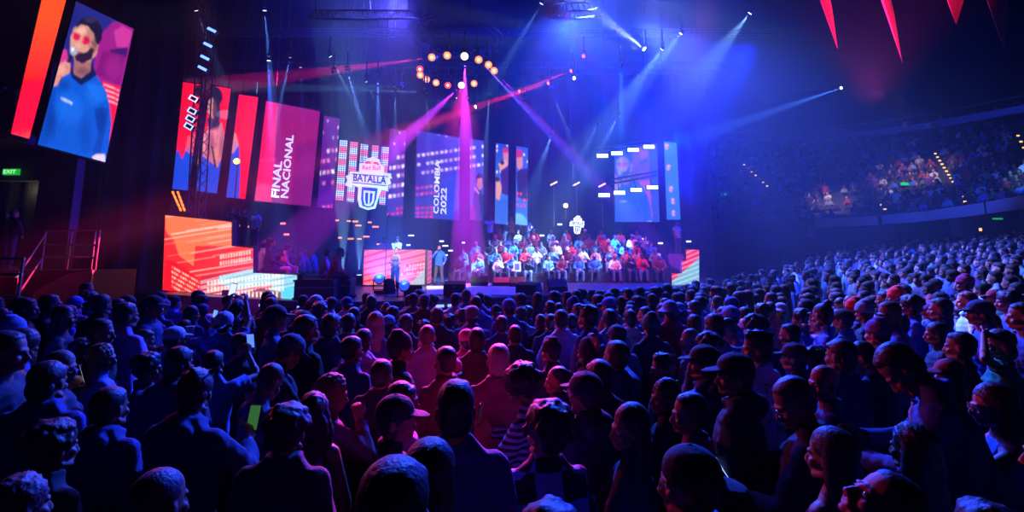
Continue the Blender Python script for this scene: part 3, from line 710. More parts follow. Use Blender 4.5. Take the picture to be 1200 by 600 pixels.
MBL = mat('fixture_black', (16, 16, 20), .35)
def fixture(px, py, Y, target, rgb, power, angle, label, size=.16, lens=(255, 255, 255), lens_e=6.0, floor=False, group=None, blend=.25, cat='stage light', light=True, rod=True, soft=.04):
    """moving head: base, yoke, head with glowing lens, spot light in the lens"""
    c = Vector(at_y(px, py, Y)); d = (Vector(target) - c).normalized()
    up = -1 if floor else 1
    root = empty('moving_head_light', tuple(c), 0, label, cat, group)
    bpy.context.view_layer.update()
    M = d.to_track_quat('Z', 'Y').to_matrix().to_4x4()
    s = size
    MB().lathe([(s * .55, -s * 1.5), (s * .85, -s * 1.1), (s * .9, -s * .2), (s * 1.0, 0), (s * 1.0, s * .18), (s * .9, s * .18)], M).build('head', MBL, root, smooth=False)
    lm = mat_led('lens_%d_%d_%d_%g' % (lens + (lens_e,)), lens, lens_e)
    MB().lathe([(s * .05, s * .16), (s * .86, s * .17), (s * .86, s * .20), (s * .4, s * .26), (s * .05, s * .28)], M, 16).build('lens', lm, root)
    side = (M.to_3x3() @ Vector((1, 0, 0))).cross(Vector((0, 0, 1)))
    ax = d.cross(Vector((0, 0, 1)))
    if ax.length < .05: ax = Vector((1, 0, 0))
    ax.normalize(); hc = d * (-s * .6)
    yk = MB(); h = up * s * 2.0
    for sg in (-1, 1):
        p = hc + ax * sg * s * 1.05
        yk.box(tuple(p + Vector((0, 0, h * .45))), (.03, s * .5, abs(h) * .95), math.atan2(ax.y, ax.x))
    yk.box(tuple(hc + Vector((0, 0, h * .95))), (s * 2.2, s * .5, .03), math.atan2(ax.y, ax.x))
    yk.build('yoke', MBL, root)
    MB().box(tuple(hc + Vector((0, 0, h * 1.15))), (s * 1.6, s * 1.3, s * .5)).build('base', MBL, root, bevel=.01)
    if not floor and rod:
        MB().tube(tuple(hc + Vector((0, 0, h * 1.3))), tuple(hc + Vector((0, 0, h * 1.3 + .6))), .03).build('clamp', BLACK, root)
    if light:
        l = spot('beam_lamp', c, target, power * BK, rgb, angle, blend, .02)
        l.parent = root; l.location = d * (soft if soft > .2 else s * .3 + .06)
    return root
# ------------------------------------------------------------ rigging and lights
def ring_truss(name, label, c, r, tube=.03, w=.28, n=28, tilt=0.0):
    root = empty(name, tuple(c), 0, label, 'truss'); root.rotation_euler = (tilt, 0, 0)
    for rr, z in ((r, 0), (r + w, 0), (r + w / 2, w)):
        m = MB(); P = [(rr * math.cos(2 * math.pi * i / n), rr * math.sin(2 * math.pi * i / n), z) for i in range(n + 1)]
        for i in range(n): m.tube(P[i], P[i + 1], tube, n=6)
        m.build('chord', TRUSS, root)
    m = MB()
    for i in range(n):
        a = 2 * math.pi * i / n; b = 2 * math.pi * (i + .5) / n
        p = lambda rr, t, z: (rr * math.cos(t), rr * math.sin(t), z)
        m.tube(p(r, a, 0), p(r + w, b, 0), tube * .6, n=5); m.tube(p(r + w, b, 0), p(r + w / 2, a, w), tube * .6, n=5); m.tube(p(r + w / 2, a, w), p(r, b, 0), tube * .6, n=5)
    m.build('lattice', TRUSS, root)
    for k in range(4):
        a = k * math.pi / 2 + .4; MB().tube((r * math.cos(a), r * math.sin(a), w), (r * math.cos(a) * .6, r * math.sin(a) * .6, 21 - c[2]), .02, n=5).build('hanging_cable', BLACK, root)
    return root
TRUSS = mat('truss_aluminium', (96, 96, 110), .4, metal=.7)
def truss(name, label, p, q, w=.3, drop=True):
    p = Vector(p); q = Vector(q); d = (q - p); L = d.length; d.normalize(); a = d.cross(Vector((0, 0, 1)));
    if a.length < .1: a = Vector((1, 0, 0))
    a.normalize(); b = a.cross(d)
    root = empty(name, tuple(p), 0, label, 'truss')
    cs = [a * sx * w / 2 + b * sy * w / 2 for sx in (-1, 1) for sy in (-1, 1)]
    for c in cs: MB().tube(c, c + d * L, .025, n=6).build('chord', TRUSS, root)
    m = MB(); n = max(2, int(L / w))
    for i in range(n):
        t0, t1 = L * i / n, L * (i + 1) / n
        for u, v in ((0, 1), (1, 3), (3, 2), (2, 0)): m.tube(cs[u] + d * t0, cs[v] + d * t1, .013, n=4)
    m.build('lattice', TRUSS, root)
    if drop:
        for t in (.15, .85): MB().tube(d * L * t, d * L * t + Vector((0, 0, 22 - (p + d * L * t).z)), .015, n=5).build('hanging_cable', BLACK, root)
    return root
rc = at_y(536, 70, 20)
ring_truss('ring_truss', 'round truss ring high over the stage, carrying the circle of orange lamps', (rc[0], 20, rc[2] + .9), 1.75)
c_ = at_y(428, 22, 17); ring_truss('ring_truss', 'large bare truss ring left of the lamp circle near the roof', (c_[0], 17, c_[2]), 1.7, tilt=.5)
c_ = at_y(672, 18, 17); ring_truss('ring_truss', 'bare truss ring right of the lamp circle with red lit streaks', (c_[0], 17, c_[2]), .8, tilt=.35)
TZ = 14.5
truss('roof_truss', 'long roof truss crossing in front of the screens', (-16, 18.6, TZ), (14, 18.6, TZ))
truss('roof_truss', 'long roof truss crossing behind the lamp circle', (-16, 23.2, TZ - .6), (14, 23.2, TZ - .6))
truss('roof_truss', 'far roof truss right above the screens', (-18, 28.0, 14.2), (14, 28.0, 14.2))
tl = at_y(236, 200, 17.6)
truss('tower_truss', 'vertical truss tower at the outer edge of the singer screens', (tl[0], 17.6, 3.0), (at_y(240, 10, 17.6)[0], 17.6, 15), .4, False)

PINK = (1.0, .05, .42); MAG = (.62, .03, 1.0); BLUE = (.04, .12, 1.0); ICE = (.22, .55, 1.0); RED = (1, .03, .06)
G = 'lamps of the hanging circle'
ring = [  # x, y, near?, beam target (px,py,Y) or None, colour, power
 (506, 67.2, 0, (200, 108, 26), (1, .02, .25), 26000, 5), (524, 65, 0, (210, 128, 26), (.12, .06, 1), 34000, 4), (544.3, 66, 0, (549, 330, 20.5), MAG, 26000, 12), (561, 70, 0, (740, 255, 20.5), (.14, .06, 1), 50000, 5),
 (572.5, 76, 0, (770, 262, 20), PINK, 60000, 6), (579, 83, 0, (760, 270, 24), MAG, 9000, 4), (492, 81, 1, None, RED, 0, 0), (492.5, 88, 1, None, RED, 0, 0), (500, 93, 1, (533, 150, 19), RED, 900, 3),
 (511, 97, 1, (545, 160, 20), (.5, .1, 1), 700, 3), (524.8, 100, 1, None, RED, 0, 0), (540.8, 100, 1, (440, 195, 15.5), MAG, 14000, 6), (555.5, 98, 1, None, RED, 0, 0)]
nm = ['lamp at the far outer end of the upper arc', 'second lamp of the upper arc, beam going sideways', 'brightest lamp of the upper arc, sending the violet column straight down', 'fourth lamp of the upper arc, blue beam to the bleachers', 'fifth lamp of the upper arc with wide pink beam', 'last lamp at the bleacher end of the upper arc',
      'small dim red lamp where the arcs meet', 'outermost orange lamp of the lower arc', 'second lamp of the lower arc', 'third lamp of the lower arc', 'red lamp in the middle of the lower arc', 'white hot lamp of the lower arc under the violet column', 'innermost orange lamp at the end of the lower arc']
for i, (x, y, far, tg, c, pw, an) in enumerate(ring):
    Y = 18.4 + (3.2 if far else 0); Y = 20 + (1.6 if far else -1.6) * math.sqrt(max(.05, 1 - ((x - 536) / 47) ** 2)) if abs(x - 536) < 46 else 20
    T = at_y(*tg) if tg else (0, 9, 2)
    hot = i in (2, 11)
    fixture(x, y, Y, T if tg else (at_y(x, y, Y)[0] * .9, 8, 0), c, max(pw, 1) * 1.0, max(an, 1), nm[i], .165, (255, 214, 150) if hot else ((255, 60, 60) if i in (6, 10) else (255, 120, 44)), 5 if not hot else 9, light=pw > 0, soft=.36, group=G)
    # every lamp of the circle also faces the house with its warm glow
    c0 = Vector(at_y(x, y, Y)); glowrgb = (255, 205, 130) if hot else ((255, 60, 60) if i in (6, 10) else (255, 140, 60))
    tc = (Vector(CAM) - c0).normalized(); M = tc.to_track_quat('Z', 'Y').to_matrix().to_4x4()
    M.translation = tc * .30
    root = [o for o in COL.objects if o.name.startswith('moving_head_light')][-1]
    MB().lathe([(.02, 0), (.13, 0), (.15, .02), (.13, .05), (.02, .07)], M, 14).build('glow_disc', mat_led('disc_%d' % glowrgb[1], glowrgb, 5 if hot else 1.7), root)
    MB().lathe([(.02, .07), (.06, .07), (.055, .085), (.02, .09)], M, 12).build('filament', mat_led('filament', (255, 225, 140), 3), root)

FX = [ # x,y,Y, target(px,py,Y), rgb, power, angle, lens e, label
 (310, 12, 19, (326, 190, 21), (.08, .25, 1), 7000, 6, 5, 'moving head sending a pale column down between the two crimson screens'),
 (315, 70.7, 19, (318, 190, 20), BLUE, 2500, 5, 5, 'small lamp right above the crimson word screen top corner'),
 (340, 67, 19, (322, 150, 20), (.1, .25, 1), 1800, 4, 6, 'lamp with blue beam slanting towards the crimson word screen'),
 (352, 78.5, 19, (356, 150, 20), BLUE, 500, 3, 4, 'dim small lamp over the narrow purple slice'),
 (387, 66, 19, (440, 170, 21), ICE, 1300, 3, 7, 'white lamp whose twin thin beams cross above the emblem'),
 (391, 86, 19, (386, 150, 20), BLUE, 300, 3, 3, 'tiny lamp just under the white twin beam lamp'),
 (407.5, 84.5, 19, (430, 165, 21), (.15, .3, 1), 2000, 5, 6, 'lamp with blue cone pointing at the emblem'),
 (429.5, 95.5, 19, (452, 150, 20), ICE, 600, 3, 5, 'small lamp straight above the emblem'),
 (442.7, 91, 19, (444, 190, 21), (.12, .25, 1), 2600, 5, 6, 'lamp with vertical blue beam beside the emblem'),
 (463, 106, 19, (464, 200, 21), (.15, .35, 1), 1800, 6, 6, 'lower of the paired lamps over the purple slice'),
 (469.5, 101.5, 19, (310, 103, 22), ICE, 900, 3, 9, 'bigger bright lamp paired with a lower one'),
 (496, 108, 19, (310, 102, 22), (.2, .55, 1), 2500, 2.4, 4, 'lamp sending a level cyan beam towards the crimson screen'),
 (500, 113, 19, (503, 180, 21), (.3, .6, 1), 700, 4, 6, 'lamp right under the lower arc with short cyan cone'),
 (531, 116.5, 19, (300, 132, 21.5), ICE, 3600, 1.6, 8, 'lamp whose long thin pale beam runs sideways over the screens'),
 (533.5, 115, 19.3, (560, 200, 20), MAG, 1200, 4, 7, 'second lamp touching the one with the long thin beam'),
 (549.5, 118.5, 19, (552, 180, 20), BLUE, 300, 3, 4, 'faint lamp inside the violet column'),
 (557.6, 125, 19, (480, 153, 17.5), ICE, 700, 1.5, 6, 'lamp with thin white beam falling across the violet column'),
 (573.5, 114, 19, (569, 175, 20), (.25, .5, 1), 900, 5, 6, 'lamp with short teal cone right of the violet column'),
 (584, 127.5, 19, (574, 180, 20), BLUE, 400, 3, 4, 'faint lamp between the violet column and the pink beam'),
 (609, 107, 19, (560, 122, 18), (1, .02, .1), 4000, 4, 4, 'small red lamp touching the pink beam'),
 (614.7, 117.5, 19, (618, 170, 20), BLUE, 300, 4, 5, 'small white lamp at the edge of the pink beam'),
 (642.7, 97.3, 19, (560, 125, 17.5), (1, .02, .1), 12000, 4, 4, 'red lamp with beam sloping down to the pink beam'),
 (646, 106, 19, (664, 150, 20), (.2, .45, 1), 900, 6, 5, 'small lamp with blue cone below the red lamps'),
 (669.5, 83, 19, (560, 125, 17.5), (1, .02, .1), 12000, 3.4, 4, 'upper red lamp with long red streak'),
 (673, 91.6, 19, (640, 98, 18), ICE, 500, 2.2, 6, 'white lamp with short level beam under the upper red lamp'),
 (684, 65.7, 18, (640, 92, 16.5), RED, 700, 3, 3, 'dim red lamp hanging under the bare truss ring'),
 (646.8, 157.7, 22, (626, 215, 24), (.15, .45, 1), 2600, 14, 8, 'lamp with blue cone above the slim rapper screens'),
 (667, 150, 22, (655, 215, 24), (.3, .3, 1), 600, 10, 9, 'white lamp next to the pink beam above the bleachers'),
 (700.7, 145.7, 22, (672, 200, 24), (.12, .35, 1), 2600, 12, 8, 'lamp above the strobe bars, lower of two in line'),
 (725, 136.4, 22, (694, 190, 24), (.15, .4, 1), 3000, 12, 9, 'lamp above the strobe bars, upper of two in line'),
 (728, 77.5, 19, (728, 120, 20), (.05, .3, 1), 1500, 8, 3, 'dim lamp with vertical blue beam under the white fan'),
 (755.3, 57.7, 17, (690, 8, 15.5), (.5, .72, 1), 4200, 11, 12, 'very bright lamp throwing a fan of white beams upward'),
 (775.7, 57.4, 18, (735, 115, 19), ICE, 1500, 22, 9, 'lamp with pale cone, lower neighbour of the fan lamp'),
 (798, 39, 18, (748, 105, 19), ICE, 1300, 20, 9, 'lamp with pale cone above its lower neighbour'),
 (879, 15.3, 17, (835, 70, 18), ICE, 1600, 24, 10, 'highest lamp with a pale cone, alone against the dark roof'),
 (634.7, 4, 17, (612, 42, 17.5), ICE, 1600, 8, 6, 'small lamp at the top with pale cone leaning down'),
 (752, -3, 16, (872, 38, 17), ICE, 1000, 16, 8, 'lamp over the top edge sending a wide pale beam sideways'),
 (986, 103, 22, (800, 166, 20), (.05, .2, 1), 12000, 3.2, 3, 'lamp under the dark roof with long blue beam falling to the stage'),
 (230, 12, 18, (252, 70, 19), (.15, .35, 1), 1200, 10, 5, 'lamp near the tower truss with short blue cone'),
]
for f_ in FX:
    x, y, Y, tg, c, pw, an, le, lb = f_
    fixture(x, y, Y, at_y(*tg), c, pw * (1 if c[0] == 1 else (3.2 if pw < 3000 and y > 60 and an < 9 else (.8 if an > 13 and c == ICE else 1))), an * (1.5 if an < 6 and y > 60 and c[0] != 1 else 1), lb, .085, (255, 90, 90) if c[0] == 1 else (226, 236, 255), le)
for (tx, ty, p_) in ((612, 50, 1400), (640, -4, 1400), (668, 40, 1200)):
    spot('beam_lamp', at_y(755, 57.5, 16.9), at_y(tx, ty, 15.5), p_ * BK, (.55, .75, 1), 4, .3)

# strobe bars on their frame
BB = mat_led('strobe_blue', (150, 200, 255), 7, False)
bars = [(706, 182.5), (723, 179.7), (742, 175.7), (760.5, 172), (708, 228.7), (726, 225.9), (745.5, 222.6), (764.5, 219.6)]
bn = ['outermost strobe bar of the upper row', 'second strobe bar of the upper row', 'third strobe bar of the upper row', 'highest strobe bar, nearest the pale blue slice', 'outermost strobe bar of the lower row', 'second strobe bar of the lower row', 'third strobe bar of the lower row', 'strobe bar at the lower row end nearest the pale blue slice']
for (x, y), n in zip(bars, bn):
    c = at_y(x, y, 24.2); root = empty('strobe_light', tuple(c), 0, 'bright blue ' + n, 'strobe light', 'strobe bars before the video screen')
    MB().box((0, .08, 0), (.64, .14, .26)).build('housing', MBL, root, bevel=.01)
    MB().box((0, 0, 0), (.56, .03, .18)).build('lamp_panel', BB, root)
    MB().tube((0, .1, .1), (0, .3, .5), .02).build('bracket', BLACK, root)
for (x0, y0, x1, y1, n) in ((700, 176, 768, 166, 'thin truss frame holding the upper row of strobe bars'), (716, 213, 771, 203, 'thin truss frame crossing the video screen above the lower strobe bars')):
    truss('light_truss', n, at_y(x0, y0, 24.6), at_y(x1, y1, 24.6), .22, y0 < 200)
# LED battens on the truss tower
BT = mat_led('batten_blue', (90, 130, 255), 3.5); BP_ = mat_led('batten_pink', (236, 190, 250), 2.2); BL_ = mat_led('batten_pale', (150, 190, 255), 2)
for (x, y, m, n) in ((248, 35, BT, 'top slanted blue batten of the column over the truss tower'), (243.5, 52.5, BT, 'second slanted blue batten of the column'), (240, 67.5, BT, 'third slanted blue batten of the column'), (237, 80, BT, 'lowest and smallest slanted blue batten of the column'),
                     (226.5, 115.5, BP_, 'pink white framed batten before the first singer slice'), (225, 130, BL_, 'pale blue framed batten below the pink one'), (223, 139, BL_, 'thin pale batten between two others by the first singer slice'), (221, 148, BL_, 'lowest pale blue framed batten before the first singer slice')):
    c = at_y(x, y, 17.2); root = empty('led_batten', tuple(c), 0, n, 'light')
    w = .42 if y < 100 else .34; M3 = Matrix.Rotation(rad(28), 3, 'Y') @ Matrix.Rotation(rad(-10), 3, 'Z')
    MB().box((0, .06, 0), (w + .08, .1, .2), M=M3).build('housing', MBL, root)
    if y < 100: MB().box((0, 0, 0), (w, .02, .10), M=M3).build('lamp_panel', m, root)
    else:
        fr = MB()
        for z in (-.08, .08): fr.box(M3 @ Vector((0, 0, z)), (w, .03, .035), M=M3)
        for xx in (-w / 2, w / 2): fr.box(M3 @ Vector((xx, 0, 0)), (.035, .03, .19), M=M3)
        fr.build('lamp_frame', m, root)
    MB().tube((0, .1, 0), (.1, .4, .05), .02).build('bracket', BLACK, root)
# upright pipe rig with amber lights by the stepped screen
for k, (x0, x1) in enumerate(((203, 215), (209, 219))):
    p = at_y(x0, 224, 17.0); q = at_y(x1, 251, 16.6); root = empty('amber_light_strip', tuple(p), 0, ['outer', 'inner'][k] + ' slanted strip of amber lamps just above the tallest stepped panel', 'light strip')
    MB().tube((0, 0, 0), tuple(q - p), .03).build('pipe', BLACK, root)
    for t in (.1, .28, .45, .62, .8): MB().box(tuple((q - p) * t + [0, -.05, 0]), (.14, .05, .05), M=Matrix.Rotation(rad(60), 3, 'Y')).build('lamp', mat_led('amber_lamp', (255, 130, 40), 2), root)
# orange work lamp in front of the slice, warm tubes and lamp near the small emblem
def glowlamp(x, y, Y, r, rgb, e, label, pole=None):
    c = at_y(x, y, Y); root = empty('work_lamp', tuple(c), 0, label, 'lamp')
    M = Matrix.Rotation(rad(90), 4, 'X')
    MB().lathe([(r * .3, -.1), (r * 1.1, -.02), (r * 1.15, .02)], M, 14).build('reflector', MBL, root)
    MB().lathe([(.01, .0), (r * .9, .02), (r * .7, .06), (.01, .09)], M, 14).build('bulb', mat_led('warm_%d' % e, rgb, e), root)
    MB().tube((0, .08, 0), (0, .08, (pole or 1.5)), .02, n=6).build('pole', BLACK, root)
    l = bpy.data.lights.new('bulb_light', 'POINT'); l.energy = 60; l.color = (1, .45, .1); l.shadow_soft_size = .08
    lo = bpy.data.objects.new('bulb_light', l); COL.objects.link(lo); lo.parent = root; lo.location = (0, -.25, 0)
glowlamp(277.5, 189, 20.5, .14, (255, 170, 60), 9, 'glaring orange work lamp in front of the third singer slice', -5.6)
glowlamp(663, 241, 26, .13, (255, 150, 50), 9, 'round orange lamp in the dark between slim screens and small emblem', -3.0)
for i, (x, y) in enumerate(((649, 215), (675.5, 215.5), (705.5, 217))):
    c = at_y(x, y, 27.5); root = empty('tube_light', tuple(c), 0, ['tilted warm tube light beside the bearded man slice', 'middle one of three tilted warm tube lights', 'tilted warm tube light next to the lower strobe bars'][i], 'light')
    M3 = Matrix.Rotation(rad(-27), 3, 'Y')
    MB().box((0, 0, 0), (.44, .05, .07), M=M3).build('tube', mat_led('warm_tube', (255, 190, 130), 2.5), root)
    MB().box((0, .06, 0), (.5, .06, .12), M=M3).build('housing', MBL, root)
    MB().tube((0, .08, 0), (0, .08, -2.5), .025, n=6).build('stand_pole', mat('tarnished_pole', (120, 90, 60), .5, .4), root)
# little lamps and exit lamps across the dark backstage
AM = mat_led('tiny_amber', (255, 140, 30), 2.2); WT = mat_led('tiny_white', (200, 220, 255), 2.4)
tiny = [(133, 88, 1), (168, 90, 2), (185, 112, 2), (246, 95, 1), (278, 119, 2.4), (228, 172, 2.2), (296, 213, 1.3), (190, 185, 1.2), (143, 184, 2), (85, 178, 1), (70, 84, .8), (470, 166, 2), (635, 197, 1.4), (655, 222, 2), (455, 218, 1.2), (683, 248, 1.4), (655, 272, 1.6), (753, 205, .8)]
for i, (x, y, s_) in enumerate(tiny):
    px, py = kb(x, y); c = at_y(px, py, 31.2)
    o = MB().box(tuple(c), (.1 + .13 * s_, .05, .09)).build('marker_lamp', AM if i < 11 else WT)
    tag(o, 'tiny amber lamp dotted on the dark backstage drape' if i < 11 else 'tiny cold white lamp dotted on the dark backstage drape', 'lamp', 'amber backstage lamps' if i < 11 else 'white backstage lamps')
for i, (x, y) in enumerate(((656, 263), (635, 276), (807, 283), (754, 280), (774, 285))):
    c = at_y(x, y, 30.8); o = MB().box(tuple(c), (.3, .05, .1)).build('marker_lamp', WT); tag(o, 'tiny cold white lamp dotted on the dark backstage drape', 'lamp', 'white backstage lamps')
ol = [(140, 115), (158, 118), (150, 128)]
for (x, y) in ((404, 136), (445, 147), (468, 153), (650, 137), (668, 192)):
    px, py = ks(x, y); c = at_y(px, py, 30.9); o = MB().box(tuple(c), (.32, .05, .12)).build('marker_lamp', mat_led('tiny_rose', (255, 130, 110), 2)); tag(o, 'tiny rose lamp dotted on the dark drape behind the seated group', 'lamp', 'rose backstage lamps')

# floor fixtures
for (x, y, Yp, n) in ((444.5, 327, 14.6, 'blue glowing moving head standing left of the woman in crop top'), (473.6, 335, 13.4, 'larger blue glowing moving head standing at the stage lip')):
    fixture(x, y, Yp, at_y(x, 296, Yp - 3), BLUE, 900, 25, n, .16, (50, 84, 255), 1.1, floor=True, rod=False)
for (x, y, n) in ((402, 323, 'moving head shining up in the blue haze, nearer the red jacket man'), (421, 323, 'moving head shining up in the blue haze, nearer the booth')):
    fixture(x, y, 19.5, at_y(x + 1, 150, 19.5), (.25, .55, 1), 2500, 16, n, .12, (180, 220, 255), 6, floor=True, rod=False)

# ------------------------------------------------------------ wash lights of the show
WK = {}
def wash(name, x, y, z, t, power, rgb, ang=80, blend=.8, size=.3): return spot(name, (x, y, z), t, power * WK.get(name, 1), rgb, ang, blend, size)
DEEP = (.0, .012, 1.0)
# blue flood of the stage side haze, from the far rig towards the screens
wash('haze_wash', 14.5, 27, 15.0, (3.0, 24, 6.0), 90000, DEEP, 66, .9)
wash('haze_wash', 9.6, 24.5, 5.0, (5.0, 24, 13), 42000, DEEP, 70, .9)
wash('haze_wash', 8.5, 23.8, 8.4, (7.5, 17, 7), 16000, DEEP, 100, .9)
wash('haze_wash', -9.5, 19, 17.0, (-8.5, 25, 4), 7000, DEEP, 90, .9)
wash('haze_wash', -1.0, 19, 17.5, (-1, 26, 4), 5500, DEEP, 80, .9)
wash('haze_wash', -6.0, 22, 1.8, (-6.5, 26, 9), 6000, (.02, .12, 1), 60, .9)
# blue light over the crowd, from behind and above
wash('crowd_wash', 2.0, 18, 14.5, (9, 10, 0.5), 80000, (.06, .12, 1), 56, .8)
wash('crowd_wash', 6.0, 22, 14.0, (14, 14, 1.0), 80000, (.06, .12, 1), 46, .8)
wash('rim_wash', -5.0, 20, 13.5, (-3.5, 4, 1.0), 36000, (.07, .06, 1), 44)
wash('rim_wash', 2.5, 21, 13.5, (2.0, 4, 1.0), 75000, (.02, .08, 1), 44)
_pw = at_y(541, 102, 20.6)
wash('pink_wash', _pw[0], _pw[1], _pw[2], (-.42, 4.2, 1.6), 100000, (1, .02, .34), 6.5, .8, .1)
wash('red_wash', 2.0, 19, 13, (4.3, 8.6, 1.6), 30000, (1, .02, .16), 7, .7, .1)
wash('red_wash', 2.4, 19, 13, (6.4, 9.0, 1.7), 16000, (1, .03, .1), 5, .7, .1)
wash('white_wash', 4.0, 15, 11.5, (8.5, 8, 1.2), 2800, (.85, .8, 1), 50, .9, .3)
wash('magenta_side', -9.0, 13.2, 6.0, (4.5, 3.5, 1.5), 3000, (1, .06, .3), 46, .8, .4)
wash('stage_wash', -2.5, 8.0, 9.5, (-3.4, 19, 1.8), 24000, (1, .86, .84), 19, .8, .1)
wash('stage_wash', 1.5, 12, 11.5, (1.6, 22, 2.0), 9000, (1.0, .2, .45), 36)
wash('stage_wash', 6.0, 13, 11.0, (6.5, 23, 2.6), 8000, (1.0, .18, .35), 30)
wash('stage_wash', -8.0, 11, 9.5, (-8.0, 14.5, 2.5), 2600, (1.0, .22, .5), 32)
wash('pennant_fill', 9.0, 11.5, 6.0, (11.0, 13.3, 10.5), 6000, (1, .04, .2), 62)  # added red spot without a fixture, brightens the pennants
wash('drape_spot', -9, 9, 9, tuple(at_y(120, 240, 16.4)), 300, (.7, .72, 1), 6, .9, .1)
wash('balcony_lamp', 19, 28, 10.5, tuple(at_y(975, 236, 35)), 3800, (1, .72, .6), 26, .9)
wash('balcony_lamp', 21, 25, 11.5, tuple(at_y(1070, 205, 32)), 3800, (1, .72, .6), 32, .9)
wash('balcony_blue', 15, 19, 8, tuple(at_y(1150, 200, 28)), 2600, (.03, .12, 1), 60, .9)
wash('screen_spill', -10.5, 16, 4.2, (-4, 5, 1.5), 120, (1, .08, .2), 110, .9, 1.0)

# haze that fills the whole arena
w = bpy.data.worlds.new('arena_haze'); SC.world = w; w.use_nodes = True; nt = w.node_tree
nt.nodes['Background'].inputs['Color'].default_value = (.02, .03, .12, 1); nt.nodes['Background'].inputs['Strength'].default_value = 0.0
vo = nt.nodes.new('ShaderNodeVolumeScatter'); vo.inputs['Color'].default_value = (1, 1, 1, 1); vo.inputs['Density'].default_value = 0.0048; vo.inputs['Anisotropy'].default_value = 0.25
# the haze is thickest round the stage and thins out over the audience and the balcony side
ge = nt.nodes.new('ShaderNodeNewGeometry'); sx = nt.nodes.new('ShaderNodeSeparateXYZ'); nt.links.new(ge.outputs['Position'], sx.inputs[0])
def mrange(src, a, b, c, d):
    m = nt.nodes.new('ShaderNodeMapRange'); m.interpolation_type = 'SMOOTHSTEP'
    for k, v in (('From Min', a), ('From Max', b), ('To Min', c), ('To Max', d)): m.inputs[k].default_value = v
    nt.links.new(src, m.inputs['Value']); return m.outputs['Result']
def mul(a, b):
    m = nt.nodes.new('ShaderNodeMath'); m.operation = 'MULTIPLY'; nt.links.new(a, m.inputs[0])
    if isinstance(b, float): m.inputs[1].default_value = b
    else: nt.links.new(b, m.inputs[1])
    return m.outputs[0]
nz = nt.nodes.new('ShaderNodeTexNoise'); nz.inputs['Scale'].default_value = .22; nz.inputs['Detail'].default_value = 2; nt.links.new(ge.outputs['Position'], nz.inputs['Vector'])
dn = mul(mul(mrange(sx.outputs['Y'], 6, 17, .04, 1), mrange(sx.outputs['X'], 8, 20, 1, .12)), mrange(nz.outputs['Fac'], .3, .7, .55, 1.5))
nt.links.new(mul(dn, 0.0054), vo.inputs['Density'])
w.cycles.volume_step_size = 2.4; SC.cycles.volume_max_steps = 40
nt.links.new(vo.outputs['Volume'], nt.nodes['World Output'].inputs['Volume'])
cy = SC.cycles
cy.max_bounces = 3; cy.diffuse_bounces = 1; cy.glossy_bounces = 1; cy.transmission_bounces = 1; cy.volume_bounces = 0; cy.transparent_max_bounces = 4
cy.use_denoising = True; cy.sample_clamp_direct = 0; cy.sample_clamp_indirect = 2.0; cy.use_light_tree = True; cy.caustics_reflective = False; cy.caustics_refractive = False
try: cy.denoiser = 'OPENIMAGEDENOISE'
except Exception: pass
# ------------------------------------------------------------ people
SKIN = mat('skin', (150, 100, 80), .55, obj=True, var=.08, scale=30, bump=.03, spec=.35)
HAIR = mat('hair', (20, 16, 16), .52, obj=True, bump=.3, scale=90, var=.3)
CLOTH = mat('cloth', (60, 60, 70), .85, obj=True, bump=.6, scale=14, var=.12)
DENIM = mat('denim', (60, 80, 120), .8, obj=True, bump=.25, scale=60, var=.2)
SHOE = mat('shoe_leather', (30, 30, 34), .5)
LENSM = mat('dark_glass', (10, 10, 14), .15)
EYEM = mat('eye_white', (180, 176, 176), .3); IRIS = mat('eye_iris', (30, 18, 14), .2)
METAL = mat('frame_metal', (160, 160, 170), .3, metal=.8)
def v3(*a): return Vector(a)

def sph(mb, c, r, M=None, n=12, k=8):
    vs = []; c = Vector(c); r = (r, r, r) if isinstance(r, (int, float)) else r
    for j in range(1, k):
        t = math.pi * j / k
        for i in range(n):
            p = 2 * math.pi * i / n; v = Vector((r[0] * math.sin(t) * math.cos(p), r[1] * math.sin(t) * math.sin(p), r[2] * math.cos(t)))
            vs.append((M @ v if M else v) + c)
    top = Vector((0, 0, r[2])); vs.append((M @ top if M else top) + c); vs.append((M @ -top if M else -top) + c)
    fs = [(j * n + i, (j + 1) * n + i, (j + 1) * n + (i + 1) % n, j * n + (i + 1) % n) for j in range(k - 2) for i in range(n)]
    a = (k - 1) * n
    fs += [(a, i, (i + 1) % n) for i in range(n)] + [(a + 1, (k - 2) * n + (i + 1) % n, (k - 2) * n + i) for i in range(n)]
    mb.add(vs, fs)
def cap(mb, p, q, r0, r1=None, n=12):
    r1 = r0 if r1 is None else r1
    mb.tube(p, q, r0, r1, n); sph(mb, p, r0, None, n, 6); sph(mb, q, r1, None, n, 6)
def fuse(mb, voxel, it=4, name='m'):
    me = bpy.data.meshes.new(name); me.from_pydata(mb.v, [], mb.f)
    bm = bmesh.new(); bm.from_mesh(me); bmesh.ops.recalc_face_normals(bm, faces=bm.faces)
    bm.to_mesh(me); bm.free()
    o = bpy.data.objects.new('tmp', me); COL.objects.link(o)
    r = o.modifiers.new('r', 'REMESH'); r.mode = 'VOXEL'; r.voxel_size = voxel; r.use_smooth_shade = True
    if it: s = o.modifiers.new('s', 'SMOOTH'); s.factor = .5; s.iterations = it
    dg = bpy.context.evaluated_depsgraph_get(); out = bpy.data.meshes.new_from_object(o.evaluated_get(dg))
    bpy.data.objects.remove(o); bpy.data.meshes.remove(me); out.name = name
    out.shade_smooth()
    return out
def displace(me, fn):
    n = len(me.vertices); co = np.empty(n * 3, 'f'); me.vertices.foreach_get('co', co); co = co.reshape(-1, 3)
    co = fn(co.astype(float)); me.vertices.foreach_set('co', co.astype('f').ravel()); me.update()
